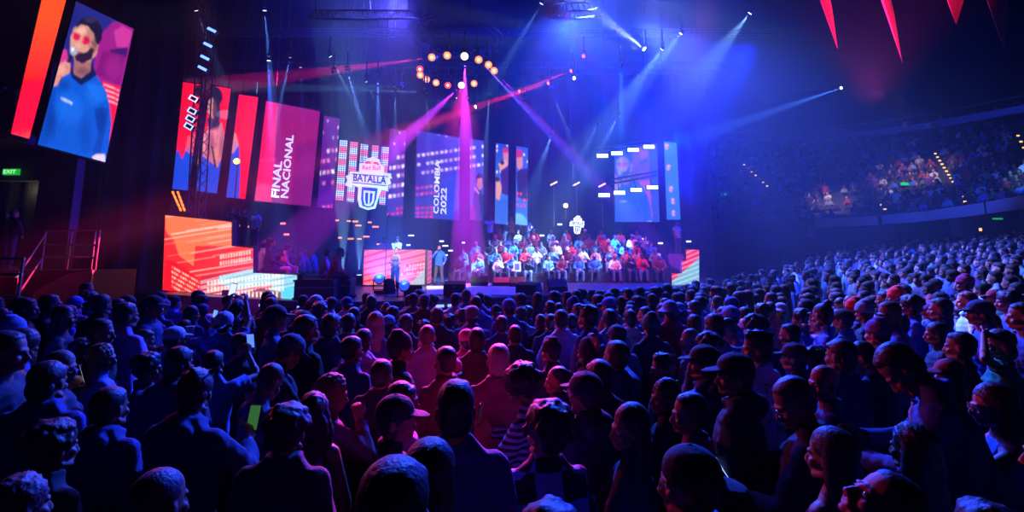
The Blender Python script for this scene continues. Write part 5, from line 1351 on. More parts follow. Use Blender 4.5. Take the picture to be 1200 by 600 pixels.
people = [
 # far left, dark
 (11, 384, 40, -70, 'stand', 'short', 'jacket', (30, 34, 50), 'man at the far edge with blue lit face, looking towards the stage', {}),
 (31, 385, 28, -55, 'phone_hero', 'long', 'jacket', (170, 80, 40), 'long-haired woman in orange jacket holding a phone by her chest', {'face': False}),
 (34, 347, 17, -60, 'stand', 'short', 'jacket', (26, 26, 34), 'dark figure before the orange cloth by the short railing', {}),
 (60, 343, 19, -50, 'folded', 'short', 'hoodie', (40, 40, 60), 'man with arms folded between orange cloth and pale stair panel', {}),
 (77, 357, 19, -60, 'f_r', 'bob', 'shirt', (50, 60, 90), 'woman with bobbed hair right before the pale stair panel', {}),
 (103, 330, 15, -40, 'stand_r', 'short', 'jacket', (230, 90, 30), 'man in bright orange jacket at the foot of the stair railing', {}),
 (121, 343, 20, -10, 'stand', 'short', 'jacket', (20, 20, 28), 'dark man in black jacket beside the orange jacketed man', {}),
 (123, 371, 22, -75, 'stand', 'short', 'jacket', (60, 40, 60), 'man in profile standing just beyond the woman with shining wavy hair', {}),
 (124, 401, 28, -40, 'f_r', 'wavy', 'denim', (110, 120, 190), 'woman with shining wavy light hair and pale blue jacket', {'hairc': (150, 100, 60)}),
 (60, 419, 33, 5, 'stand', 'fringe', 'jacket', (40, 50, 120), 'broad dark head from behind with a thin blue lit neck and shoulder', {}),
 (76, 409, 26, -50, 'f_r', 'bob', 'shirt', (60, 50, 80), 'woman with glasses peeking out beside the broad dark head', {'glasses': True, 'hairc': (90, 70, 60)}),
 (148, 352, 20, -15, 'pocket', 'short', 'tee', (150, 120, 200), 'person in plain pale lilac shirt with back to camera below the drape', {}),
 (100, 395, 22, -30, 'folded', 'curly', 'jacket', (26, 24, 40), 'curly-haired figure in the dark between wavy-haired woman and glasses woman', {}),
 (181, 345, 21, -75, 'cup', 'short', 'tee', (40, 60, 110), 'tall man in cap and blue t-shirt facing the stepped screen', {'hat': 'cap', 'hatc': (30, 26, 44)}),
 (207, 381, 20, -25, 'stand', 'short', 'shirt', (120, 140, 200), 'man in white cap and pale blue shirt below the raised phone', {'hat': 'cap', 'hatc': (190, 190, 215)}),
 (218, 373, 15, -10, 'one_up', 'short', 'tee', (110, 130, 190), 'person in pale shirt lifting one arm behind the white cap', {}),
 (263, 364, 19, 8, 'raised', 'short', 'tee', (60, 90, 170), 'man in backwards white cap filming with both arms raised', {'hat': 'capback', 'hatc': (190, 180, 215)}),
 (170, 384, 19, -50, 'stand', 'fringe', 'jacket', (40, 30, 50), 'dark head with reddish lit cheek just before the lilac shirt', {}),
 (176, 412, 29, -65, 'stand', 'curly', 'jacket', (40, 50, 100), 'man in profile with bright blue lit face and fur collared jacket', {}),
 (199, 403, 26, -5, 'stand', 'fringe', 'hoodie', (40, 44, 70), 'round dark head between blue-faced profile and white cap', {}),
 (245, 408, 25, 5, 'one_up', 'fringe', 'tee', (90, 120, 190), 'person in pale blue t-shirt holding up a phone, seen over hoodie', {}),
 (230, 433, 38, -10, 'phone_hero', 'tousled', 'hoodie', (40, 60, 110), 'large figure in navy hoodie with green lit phone', {}),
 (285, 388, 22, -35, 'stand_r', 'short', 'tee', (20, 20, 30), 'man in black t-shirt looking at the emblem, below the cyan step panel', {}),
 (292, 370, 15, -60, 'stand', 'short', 'jacket', (24, 24, 34), 'small dark head just beyond the black t-shirt', {}),
 (320, 425, 30, -40, 'down', 'buzz', 'tee', (80, 90, 120), 'close-cropped man in grey t-shirt looking down', {'hairc': (60, 44, 40)}),
 (329, 392, 24, -60, 'down', 'short', 'jacket', (24, 26, 40), 'man in dark jacket and cap with phone glowing in hand', {'hat': 'cap', 'hatc': (60, 60, 90)}),
 (325, 356, 19, -60, 'stand', 'short', 'tee', (60, 80, 150), 'man in blue t-shirt and cap at the pit below cyan panel', {'hat': 'cap', 'hatc': (30, 30, 44)}),
 (356, 363, 18, -20, 'pocket', 'short', 'jacket', (130, 100, 150), 'man in dark cap and pale jacket near the pit railing', {'hat': 'cap', 'hatc': (22, 22, 30)}),
 (380, 366, 23, -40, 'stand', 'short', 'tee', (16, 16, 22), 'tall man all in black below the flight case', {}),
 (396, 370, 17, 0, 'stand', 'curly', 'jacket', (24, 24, 36), 'curly dark head right behind the tall man in black', {}),
 (414, 365, 22, 0, 'stand', 'fringe', 'jacket', (40, 40, 80), 'round blue rimmed head from behind, left of the long fair hair', {}),
 (441, 364, 20, 5, 'fstand', 'long', 'shirt', (50, 60, 110), 'woman with long fair hair straight below the moving heads', {'hairc': (130, 80, 70)}),
 (412, 383, 23, 0, 'stand', 'fringe', 'hoodie', (190, 110, 170), 'person in pinkish hoodie with hood down', {}),
 (431, 391, 24, -30, 'stand', 'short', 'shirt', (50, 70, 130), 'man in slate blue shirt just in front of the pinkish hoodie', {}),
 (396, 436, 30, -45, 'f_cheek', 'wavy', 'shirt', (110, 60, 90), 'reddish-haired woman resting hand against her cheek', {'hairc': (110, 40, 34)}),
 (449, 418, 27, -15, 'stand', 'short', 'jacket', (24, 26, 44), 'dark man behind the hand-on-cheek woman', {}),
 (370, 457, 36, 5, 'f_hero', 'wavy', 'tank', (70, 80, 150), 'woman with long dark hair and pale straps on bare shoulders', {}),
 (316, 471, 46, 0, 'hero', 'curly', 'denim', (30, 36, 60), 'curly-haired person in dark jacket with pale blue collar', {'hairc': (34, 22, 22)}),
 (466, 526, 78, -6, 'hero', 'fringe', 'jacket', (20, 22, 36), 'huge dark head lit blue on top at the bottom middle', {'hairc': (26, 20, 22)}),
 (468, 460, 40, -70, 'cup', 'short', 'jacket', (26, 26, 44), 'man in dark baseball cap turned sideways, cup in hand', {'hat': 'cap', 'hatc': (24, 26, 44)}),
 (465, 388, 25, -60, 'stand', 'short', 'jacket', (22, 26, 46), 'man in dark blue jacket and flat cap turned sideways', {'hat': 'beanie', 'hatc': (24, 26, 44)}),
 (462, 357, 15, -40, 'stand', 'short', 'jacket', (90, 40, 80), 'small head beside a pink lit face at the pit', {}),
 (477, 366, 17, 0, 'stand', 'fringe', 'jacket', (24, 26, 50), 'dark blue head right of the pink lit one', {}),
 (511, 358, 16, 10, 'stand', 'short', 'jacket', (24, 26, 50), 'rounded dark head under the fourth stage front lamp', {}),
 (497, 374, 18, 10, 'stand', 'curly', 'jacket', (50, 40, 80), 'curly head left of the shaven head in lilac', {}),
 (511, 378, 21, 5, 'stand', 'buzz', 'tee', (190, 170, 210), 'shaven-headed man in pale lilac t-shirt', {'skin': (190, 130, 120), 'hairc': (110, 80, 70)}),
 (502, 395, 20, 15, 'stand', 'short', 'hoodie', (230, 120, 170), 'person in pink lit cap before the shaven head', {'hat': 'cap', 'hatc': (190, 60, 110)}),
 (508, 403, 25, 40, 'stand', 'short', 'jacket', (90, 20, 46), 'man in dark red jacket with glowing pink edge and red face', {}),  # magenta light is mixed into the dark jacket's colour
 (538, 418, 25, 20, 'stand', 'short', 'jacket', (140, 40, 70), 'man with cap lit pink and glasses on its brim', {'hat': 'capback', 'hatc': (190, 60, 110), 'glasses': True}),  # cap and jacket colours carry the pink of the light pool
 (562, 384, 21, 20, 'stand', 'short', 'jacket', (140, 30, 70), 'person in pink topped cap above the brightest pink hair', {'hat': 'cap', 'hatc': (190, 60, 110)}),  # pink light painted into the cap and jacket colours
 (569, 400, 26, 5, 'stand', 'fringe', 'shirt', (150, 40, 80), 'person with brightest pink lit hair in the light pool', {'hairc': (235, 150, 150)}),  # hair and shirt colours hold the pool's pink light
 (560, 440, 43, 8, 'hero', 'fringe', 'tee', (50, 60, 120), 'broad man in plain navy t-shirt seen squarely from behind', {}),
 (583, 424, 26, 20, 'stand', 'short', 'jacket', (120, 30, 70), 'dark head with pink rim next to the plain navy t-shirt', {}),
 (470, 444, 31, -55, 'f_r', 'fringe', 'tee', (210, 120, 190), 'woman in profile with pink lit face above the sideways cap', {'face': True}),
 (546, 509, 52, -30, 'f_hero', 'bob', 'hoodie', (110, 100, 150), 'person with chin-length dark hair and pale hood at bottom', {}),
 (549, 357, 13, 0, 'stand', 'short', 'jacket', (24, 26, 60), 'small dark head just below the pale deck panel', {}),
 (546, 382, 22, 0, 'stand', 'fringe', 'jacket', (70, 30, 60), 'dim head between lilac t-shirt and pink cap', {}),
 (527, 367, 16, 10, 'stand', 'curly', 'jacket', (30, 26, 60), 'curly dark head under the fifth stage front lamp', {}),
 (588, 368, 17, 5, 'stand', 'short', 'jacket', (30, 36, 90), 'dark head left of the blue monitor, near pit', {}),
 (596, 379, 20, 5, 'stand', 'short', 'jacket', (26, 30, 80), 'dark blue head and shoulders beyond the pink rimmed heads', {}),
 (622, 432, 44, 60, 'phone_hero', 'afro', 'shirt', (60, 90, 180), 'curly-haired person in striped top looking at a phone', {'gm': 'stripe', 'face': True}),
 (655, 427, 25, 50, 'f_l', 'pony', 'jacket', (60, 30, 60), 'woman with ponytail and pink lit cheek', {'face': True}),
 (646, 396, 22, 55, 'stand', 'short', 'jacket', (30, 30, 60), 'man in dark beanie with red lit face', {'hat': 'beanie', 'hatc': (20, 20, 40)}),
 (694, 418, 33, 25, 'stand', 'fringe', 'hoodie', (30, 34, 70), 'head with bright blue arc of hair behind the dark cap man', {}),
 (702, 433, 34, 45, 'stand', 'short', 'hoodie', (24, 28, 60), 'man with dark cap turned sideways between arc of hair and tall profile man', {'hat': 'cap', 'hatc': (22, 24, 44)}),
 (747, 413, 29, 65, 'hero_l', 'tousled', 'jacket', (20, 24, 50), 'tall man in profile with magenta lit nose', {'face': True}),
 (670, 473, 54, 10, 'hero_l', 'afro', 'plaid', (60, 90, 200), 'big tousled hair above a blue and black checked shirt', {'gm': 'check'}),
 (667, 585, 60, 0, 'stand', 'curly', 'jacket', (40, 40, 70), 'top of a head barely showing below the checked shirt', {}),
 (687, 394, 23, 40, 'stand', 'short', 'hoodie', (130, 70, 150), 'person in purple hooded top with hood up', {'hat': 'hood', 'hatc': (30, 26, 60)}),
 (646, 366, 16, 5, 'stand', 'short', 'jacket', (24, 28, 70), 'dark head seen from behind amid the blue middle rows', {}),
 (618, 358, 15, 10, 'stand', 'curly', 'jacket', (40, 50, 120), 'curly blue head at the pit below the blue monitor', {}),
 (645, 351, 14, 0, 'stand', 'short', 'jacket', (24, 28, 70), 'dark head close under the stage lip by the wedge', {}),
 (669, 366, 15, 10, 'stand', 'short', 'tee', (50, 60, 130), 'cropped head beside the sideways blue face', {}),
 (676, 354, 15, 60, 'stand', 'short', 'jacket', (50, 60, 150), 'sideways blue face near the pit', {}),
 (690, 357, 19, 50, 'stand', 'tousled', 'jacket', (50, 60, 140), 'tousled head in blue light above the camouflage cap', {}),
 (713, 360, 18, 10, 'stand', 'short', 'tee', (170, 180, 220), 'man in pale t-shirt among the blue middle rows', {}),
 (722, 379, 20, 20, 'stand', 'short', 'tee', (140, 140, 160), 'man in camouflage cap and pale t-shirt', {'hat': 'cap', 'hatc': (70, 70, 90)}),
 (737, 361, 17, 10, 'stand', 'short', 'shirt', (220, 225, 240), 'man in white shirt with blue yoke', {}),
 (741, 396, 28, 30, 'one_up', 'short', 'jacket', (50, 56, 100), 'person raising a bare forearm before the white shirt', {}),
 (789, 402, 29, 40, 'hero_l', 'short', 'hoodie', (60, 36, 80), 'man in dark cap and hooded purple top turned sideways', {'hat': 'cap', 'hatc': (26, 28, 44)}),
 (837, 411, 36, 50, 'hero_l', 'short', 'hoodie', (28, 26, 50), 'man in dark cap with brim and purple edged hood', {'hat': 'cap', 'hatc': (24, 26, 40), 'face': True}),
 (829, 388, 27, 10, 'stand', 'curly', 'jacket', (30, 36, 60), 'curly dark head right behind the purple edged hood', {}),
 (808, 384, 22, 50, 'f_l', 'long', 'tee', (200, 70, 90), 'woman with long auburn hair and salmon t-shirt', {'hairc': (130, 60, 60)}),
 (834, 365, 21, 10, 'stand', 'fringe', 'tee', (120, 140, 210), 'round dark head with pale blue shoulder', {}),
 (852, 373, 18, 60, 'down', 'short', 'tee', (110, 120, 140), 'man looking down in grey t-shirt with strap', {'face': True, 'skin': (180, 120, 90)}),
 (885, 386, 28, 35, 'stand_l', 'tousled', 'denim', (215, 235, 250), 'man in light denim jacket with handwriting on its back', {'text': True}),
 (872, 372, 17, 60, 'stand', 'short', 'jacket', (40, 40, 70), 'man in white cap turned sideways, just behind the denim jacket', {'hat': 'cap', 'hatc': (220, 220, 230)}),
 (856, 357, 17, 15, 'stand', 'short', 'tee', (60, 80, 170), 'person in light blue cap above the white cap', {'hat': 'cap', 'hatc': (110, 150, 220)}),
 (872, 358, 15, 15, 'stand', 'short', 'jacket', (24, 28, 60), 'dark head next to light blue cap', {}),
 (892, 355, 17, 50, 'stand', 'curly', 'jacket', (60, 70, 160), 'curly blue head past the light blue cap', {}),
 (768, 470, 30, 60, 'f_l', 'long', 'jacket', (40, 30, 60), 'woman with red lit face in profile behind the purple jacket', {'face': True}),
 (805, 456, 36, 50, 'hero_l', 'short', 'jacket', (120, 50, 90), 'tall man in plum jacket with his dark head turned aside', {'face': True}),
 (806, 518, 56, 68, 'hero', 'short', 'shirt', (70, 100, 190), 'man with glasses and dark cap in sharp profile, blue shirt', {'hat': 'capback', 'hatc': (26, 26, 40), 'glasses': True, 'face': True, 'skin': (190, 110, 100)}),
 (780, 442, 26, 55, 'f_l', 'wavy', 'jacket', (24, 24, 44), 'dark-haired woman between two plum and purple tops', {}),
 (916, 440, 40, 55, 'phone_hero', 'short', 'jacket', (24, 26, 46), 'man in dark jacket with glasses, phone glowing before him', {'glasses': True, 'hairc': (70, 60, 66)}),
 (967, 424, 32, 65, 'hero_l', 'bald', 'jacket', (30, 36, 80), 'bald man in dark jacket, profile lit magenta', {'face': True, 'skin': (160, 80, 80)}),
 (934, 400, 25, 50, 'stand', 'short', 'jacket', (20, 24, 44), 'man in peaked cap right in front of smiling woman', {'hat': 'cap', 'hatc': (40, 30, 44)}),
 (955, 405, 22, 110, 'fstand', 'curly', 'jacket', (40, 30, 50), 'smiling woman turned back towards the camera', {'face': True, 'skin': (190, 110, 90)}),
 (925, 377, 21, 55, 'stand', 'short', 'shirt', (50, 80, 190), 'man in bright blue shirt in profile past the denim jacket', {}),
 (980, 394, 26, 25, 'stand', 'fringe', 'tee', (26, 34, 90), 'dark head squarely behind the bald man', {}),
 (1004, 400, 25, 30, 'down', 'short', 'jacket', (30, 36, 70), 'man looking down beside the dark head, cool light on phone', {}),
 (1040, 351, 22, 65, 'hero_l', 'short', 'jacket', (60, 80, 160), 'light-haired man in track jacket with pale stripes', {'hairc': (110, 70, 50), 'face': True, 'text2': True}),
 (962, 354, 19, 60, 'f_cheek', 'bun', 'shirt', (60, 90, 190), 'person with hands near the face under a dark topknot', {}),
 (938, 361, 19, 50, 'stand', 'curly', 'jacket', (40, 50, 110), 'curly-haired person leaning next to the topknot', {}),
 (986, 361, 17, 40, 'stand', 'short', 'jacket', (40, 60, 150), 'person in dark cap between topknot and red headwear', {'hat': 'cap', 'hatc': (24, 24, 44)}),
 (999, 349, 15, 60, 'stand', 'short', 'jacket', (40, 50, 90), 'person in small bright red beanie', {'hat': 'beanie', 'hatc': (230, 30, 40)}),
 (1035, 340, 13, 50, 'stand', 'short', 'jacket', (60, 50, 110), 'head close above the track jacket man', {}),
 (1048, 336, 14, 60, 'stand', 'short', 'jacket', (40, 50, 110), 'person in large scarlet hat', {'hat': 'beanie', 'hatc': (240, 24, 30)}),
 (1128, 322, 14, 50, 'stand', 'short', 'jacket', (60, 50, 110), 'person in dark magenta beanie', {'hat': 'beanie', 'hatc': (150, 24, 80)}),
 (986, 497, 46, 25, 'f_hero', 'long', 'tank', (40, 40, 90), 'woman with bare shoulder and long hair caught in blue light', {}),
 (1070, 408, 37, 50, 'hero_lean', 'short', 'jacket', (40, 50, 110), 'man bending forward in jacket with pink striped sleeve', {}),
 (1096, 376, 19, 60, 'stand', 'bob', 'jacket', (40, 40, 60), 'narrow pale profile in the dark past the bending man', {}),
 (1123, 386, 24, 40, 'stand', 'short', 'tee', (24, 30, 60), 'tall dark man between narrow profile and green shirt', {}),
 (1157, 366, 20, 70, 'f_l', 'long', 'shirt', (60, 80, 190), 'woman right behind the one in green shirt', {'face': True}),
 (1167, 384, 24, 60, 'f_head_hand', 'bob', 'tee', (30, 130, 90), 'woman in green t-shirt with one hand on her head', {'face': True, 'hairc': (90, 60, 50), 'skin': (190, 130, 105)}),
 (1065, 345, 19, 55, 'stand', 'curly', 'jacket', (40, 50, 140), 'curly head with blue lit cheek by the scarlet hat', {}),
 (1104, 347, 21, 45, 'stand', 'short', 'jacket', (30, 40, 90), 'dark head over the narrow pale profile', {}),
 (1131, 340, 16, 60, 'stand', 'short', 'hoodie', (230, 235, 245), 'light-haired man in white top in the bright rows', {'hairc': (120, 80, 60), 'skin': (200, 140, 110)}),
 (1145, 350, 19, 60, 'stand', 'short', 'jacket', (50, 70, 170), 'person in dark blue cap in profile', {'hat': 'cap', 'hatc': (20, 26, 60)}),
 (1178, 340, 20, 60, 'stand', 'curly', 'tee', (60, 80, 180), 'curly head with raised elbow near the frame edge', {}),
 (1193, 352, 22, 60, 'stand', 'short', 'jacket', (30, 40, 110), 'dark head at the very frame edge', {}),
 (1158, 446, 42, 60, 'f_cup', 'long', 'tank', (70, 100, 200), 'woman with glasses and blue top drinking from a bottle', {'glasses': True, 'face': True, 'hairc': (60, 24, 24), 'skin': (190, 110, 100)}),
 (1078, 493, 44, 20, 'hero', 'wavy', 'jacket', (24, 30, 60), 'wavy head with small blue glints before the bending man', {}),
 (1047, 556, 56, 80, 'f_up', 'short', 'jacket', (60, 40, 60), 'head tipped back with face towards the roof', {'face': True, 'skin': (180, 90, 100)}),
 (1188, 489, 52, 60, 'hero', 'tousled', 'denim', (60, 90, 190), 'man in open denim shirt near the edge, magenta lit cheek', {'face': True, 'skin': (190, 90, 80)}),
 (190, 541, 58, -15, 'hero', 'buzz', 'jacket', (30, 34, 70), 'close-cropped head lit blue at the bottom', {'hairc': (40, 36, 60)}),
 (68, 490, 48, -20, 'hero', 'curly', 'jacket', (30, 26, 44), 'bushy head in the dark bottom corner', {}),
 (28, 552, 50, -20, 'hero', 'wavy', 'jacket', (50, 26, 50), 'wavy reddish hair at the bottom corner', {'hairc': (90, 40, 40)}),
 (127, 449, 34, -10, 'hero', 'short', 'hoodie', (60, 46, 110), 'dark head over a violet hood by the navy hoodie', {}),
 (1145, 585, 50, 20, 'stand', 'curly', 'jacket', (24, 26, 44), 'top of a curly head under the woman with bottle', {}),
]
stripe = mat('striped_knit', (60, 90, 180), .9, bump=.2); nt_ = stripe.node_tree
def pattern(m, fn):
    nt = m.node_tree; b = nt.nodes['Principled BSDF']; tc = nt.nodes.new('ShaderNodeTexCoord'); fn(nt, b, tc)
def f_stripe(nt, b, tc):
    wv = nt.nodes.new('ShaderNodeTexWave'); wv.bands_direction = 'Z'; wv.inputs['Scale'].default_value = 8; wv.inputs['Distortion'].default_value = .3
    cr = nt.nodes.new('ShaderNodeValToRGB'); cr.color_ramp.interpolation = 'CONSTANT'; cr.color_ramp.elements[0].color = lin((20, 26, 60)) + (1,); cr.color_ramp.elements[1].position = .5; cr.color_ramp.elements[1].color = lin((150, 170, 230)) + (1,)
    nt.links.new(tc.outputs['Object'], wv.inputs['Vector']); nt.links.new(wv.outputs['Fac'], cr.inputs['Fac']); nt.links.new(cr.outputs['Color'], b.inputs['Base Color'])
pattern(stripe, f_stripe)
check = mat('checked_flannel', (60, 90, 200), .9, bump=.2)
def f_check(nt, b, tc):
    ck = nt.nodes.new('ShaderNodeTexChecker'); ck.inputs['Scale'].default_value = 7.4; ck.inputs['Color1'].default_value = lin((120, 150, 225)) + (1,); ck.inputs['Color2'].default_value = lin((22, 22, 40)) + (1,)
    mp = nt.nodes.new('ShaderNodeMapping'); mp.inputs['Location'].default_value = (.07, .06, .03)
    nt.links.new(tc.outputs['Object'], mp.inputs['Vector']); nt.links.new(mp.outputs['Vector'], ck.inputs['Vector']); nt.links.new(ck.outputs['Color'], b.inputs['Base Color'])
pattern(check, f_check)
INK = mat('black_ink', (20, 20, 30), .8)
HERO = {}
def relax():
    # neighbours must not stand inside one another: ease them apart, mostly along the line of sight
    P = []
    for (x, y, w, *_r) in people: a = solve(x, y, w / FAC.get(_r[2], 1)); P.append([a[0], a[1]])
    P0 = [p[:] for p in P]; lim = lambda p: min(.5, .07 * p[1])
    for it in range(120):
        for i in range(len(P)):
            for j in range(i):
                dx, dy = P[i][0] - P[j][0], P[i][1] - P[j][1]; d = math.hypot(dx, dy)
                if d < .5:
                    k = (.5 - d) * .25
                    for q, s in ((i, 1), (j, -1)):
                        L = math.hypot(*P[q]); ux, uy = P[q][0] / L, P[q][1] / L; r = dx * ux + dy * uy; r = k if r >= 0 else -k
                        if q == j: r = k if -(dx * ux + dy * uy) >= 0 else -k
                        P[q][0] += ux * r + s * dx * k * .15; P[q][1] += uy * r + s * dy * k * .15
        for i in range(len(P)):
            for c in (0, 1): P[i][c] = max(P0[i][c] - lim(P0[i]), min(P0[i][c] + lim(P0[i]), P[i][c]))
    return P
RX = relax(); RI = iter(RX)
for (x, y, w, yaw, pose, hair, gar, garc, label, ex) in people:
    ex = dict(ex); gm = ex.pop('gm', None); tx = ex.pop('text', False); tx2 = ex.pop('text2', False); ex.setdefault('hairc', K_)
    b = H(x, y, w, yaw, pose, hair, gar, garc, label, gmat={'stripe': stripe, 'check': check}.get(gm), **ex)
    HERO[label] = b; b['_px'] = (x, y, w)
    if tx:
        g_ = [c for c in b.children if c.name.startswith('denim')][0]
        for i, (s_, wd) in enumerate((('IT WAS', .22), ('ALL', .10), ('A-DREAM', .25), ('TRU', .13))):
            put_text(s_, 'handwriting', INK, (0, 0, 0), (1, 0, 0), (0, 0, 1), wd, .062, g_, .004)
            o = [c for c in g_.children][-1]
            o = max([c for c in g_.children if c.name.startswith('handwriting')], key=lambda q: q.name)
            o.location = (-wd / 2 + .01, -.185 + .012 * i, 1.33 - .095 * i)
            # lay the ink on the cloth
            sw = o.modifiers.new('lay', 'SHRINKWRAP'); sw.target = g_; sw.wrap_method = 'PROJECT'; sw.use_project_y = True; sw.use_positive_direction = True; sw.use_negative_direction = True; sw.offset = .003; sw.project_limit = .2
    if tx2:
        g_ = [c for c in b.children if c.name.startswith('jacket')][0]
        for k in range(3):
            s_, S, E, W, fd, cu = POSES[pose].arm[0]; d = (E - S).normalized(); o_ = Vector((.055, -.06 + .02 * k, .0)) + S
            MB().box(tuple((S + E) / 2 + Vector((-.0 + .0, -.075, 0)) + Vector((.018 * k - .018, 0, 0))), (.009, .01, .24), M=(d.to_track_quat('Z', 'Y').to_matrix())).build('sleeve_stripe', mat('stripe_white', (210, 215, 230), .7), g_)

# ---- props in hands (each its own thing, standing where the hand is)
def phone_at(b, loc, rot, label, rgb=(160, 190, 255), e=1.5):
    M = b.matrix_basis @ Matrix.Translation(loc) @ Euler(rot).to_matrix().to_4x4()
    o = MB().box((0, 0, 0), (.074, .009, .152)).build('phone', PLAST, None, bevel=.003); o.matrix_world = M
    MB().box((0, -.0055, 0), (.066, .002, .138)).build('display', mat_led('phone_%d_%d' % (rgb[0], rgb[1]), rgb, e), o)
    tag(o, label, 'phone'); return o
def cup_at(b, loc, label, rgb=(200, 200, 220), h=.12, r=.042, name='cup'):
    M = b.matrix_basis @ Matrix.Translation(loc)
    m = MB()
    if name == 'cup': m.lathe([(r * .75, -h / 2), (r, h / 2), (r * 1.06, h / 2 + .004), (r * .92, h / 2), (r * .7, -h / 2 + .01)], None, 18)
    else: m.lathe([(r, -h / 2), (r, h * .2), (r * .4, h * .38), (r * .38, h * .5)], None, 18)
    o = m.build(name, mat('%s_%d' % (name, rgb[0]), rgb, .4), None, True); o.matrix_world = M
    if name != 'cup': MB().lathe([(r * .42, h * .5), (r * .42, h * .57)], None, 14).build('cap', PLAST, o)
    tag(o, label, name); return o
def HB(s): return next(v for k, v in HERO.items() if s in k)
def ph(s, label, rgb, e, side='R', tilt=(.3, 0, 0), dz=.04):
    b = HB(s); p = POSES[b['_p']]; q = p.R if side == 'R' else p.L
    return phone_at(b, q + Vector((0, .03, dz)), tilt, label, rgb, e)
ph('backwards white cap filming', 'phone with bright white screen held high over backwards white cap', (210, 220, 255), 1.3, 'L', (.1, .2, .1), .06)
ph('person in pale blue t-shirt holding up', 'phone with small blue picture held up before the pale blue t-shirt', (80, 120, 220), 1.6, 'R')
ph('large figure in navy hoodie', 'phone with green lit screen in the navy hoodie figure\'s hand', (90, 170, 70), .3, 'R', (-.25, 0, .1))
ph('orange jacket holding a phone', 'pale phone in the hand of the long-haired orange jacket woman', (190, 190, 230), .8, 'R')
ph('cap with phone glowing', 'dim phone in the hand of the dark jacket and cap man', (120, 150, 230), .6)
ph('striped top looking', 'phone with dark case held up to the curly-haired face', (40, 40, 60), .4, 'R', (.2, 0, .3))
ph('dark jacket with glasses, phone', 'phone glowing blue and gold before the man with glasses', (150, 180, 255), 1.4, 'L', (-.6, 0, .3))
ph('one arm behind the white cap', 'blue lit phone in the single lifted arm behind the white cap', (110, 170, 255), 1.1, 'R', (.1, .3, .1), .06)
def cu(s, label, side='R', **k):
    b = HB(s); p = POSES[b['_p']]; q = p.R if side == 'R' else p.L
    return cup_at(b, q + Vector((0, .035, .01)), label, **k)
cu('dark baseball cap turned sideways, cup', 'pale plastic cup held by the man in sideways baseball cap')
cu('glasses and blue top drinking', 'clear bottle in the hand of the woman with glasses and blue top', 'L', name='bottle', h=.2, r=.03, rgb=(150, 170, 190))
cu('tall man in cap and blue t-shirt', 'pale cup held by the tall blue t-shirt man')

# ---- the rest of the floor crowd, on a loose grid that thins out for nobody
def stage_dist(x, y):
    return min(((x - a) ** 2 + (y - b) ** 2) ** .5 for a, b in [(e[0], e[1]) for e in edge])
def on_stage_side(x, y):
    # is the spot inside the stage or pit?
    pts = [(-16, 15.5), (-9.8, 12.0), (-6.2, 10.0), (-3.0, 9.3), (0.4, 9.9), (3.2, 11.4), (5.7, 14.2), (8.2, 17.5), (9.3, 20.4), (13, 20.8)]
    for i in range(len(pts) - 1):
        if pts[i][0] <= x <= pts[i + 1][0]:
            t = (x - pts[i][0]) / (pts[i + 1][0] - pts[i][0]); return y > pts[i][1] * (1 - t) + pts[i + 1][1] * t
    return x < -16
cand = []
sp = .59
yy = 2.4; r_ = 0
while yy < 19:
    xx = -14 + (r_ % 2) * sp / 2
    while xx < 26:
        x = xx + R.uniform(-.12, .12); y = yy + R.uniform(-.10, .10)
        px, py = project((x, y, 1.7 + ground(x, y)))
        far = 8.3 if x < 0 else 99
        ok = not on_stage_side(x, y) and -10 < px < 1215 and py < 402 and y < 16.6 + max(0, x - 9) * .25 and (y < 9.2 + .12 * x or x > 1.0)
        if x < -4 and y > 9.6: ok = False
        if x < -9.5: ok = False
        if ok and min(((x - a) ** 2 + (y - b) ** 2) for a, b in HEADS) > (.40 if y > 4.2 else .46) ** 2: cand.append((y, x, px, py))
        xx += sp
    yy += sp * .8; r_ += 1
cand.sort()
HAIRW = {'short': 'short-haired', 'curly': 'curly-haired', 'long': 'long-haired', 'fringe': 'mop-haired', 'pony': 'ponytailed', 'buzz': 'crop-haired', 'bun': 'bun-wearing', 'tousled': 'tousle-haired', 'bob': 'bob-haired', 'afro': 'afro-haired'}
COLW = [((24, 26, 40), 'black'), ((40, 56, 120), 'navy'), ((200, 205, 225), 'white'), ((110, 116, 130), 'grey'), ((150, 40, 50), 'red'), ((60, 100, 190), 'blue'), ((120, 150, 210), 'pale blue'), ((110, 60, 130), 'purple'), ((60, 100, 80), 'green')]
HATW = [None] * 6 + ['cap', 'cap', 'capback', 'beanie', 'bucket', 'hood']
HATN = {'cap': 'cap', 'capback': 'backwards cap', 'beanie': 'beanie', 'bucket': 'bucket hat', 'hood': 'hood up'}
SKINS = [(150, 100, 80), (176, 122, 96), (120, 78, 60), (190, 140, 112), (98, 64, 50)]
N_STAGE = 85; quota = 300 - len(people) - N_STAGE
lab_used = set(); near_names = [(v.location.x, v.location.y, k) for k, v in HERO.items()]
ANCH = {}
def anchor(x, y):
    a = min(near_names, key=lambda q: (q[0] - x) ** 2 + (q[1] - y) ** 2); return a
SHORT = {}
def short_of(label):
    w_ = label.split(' '); return ' '.join(w_[:6]) if len(w_) > 6 else label
rest = []
placed = 0
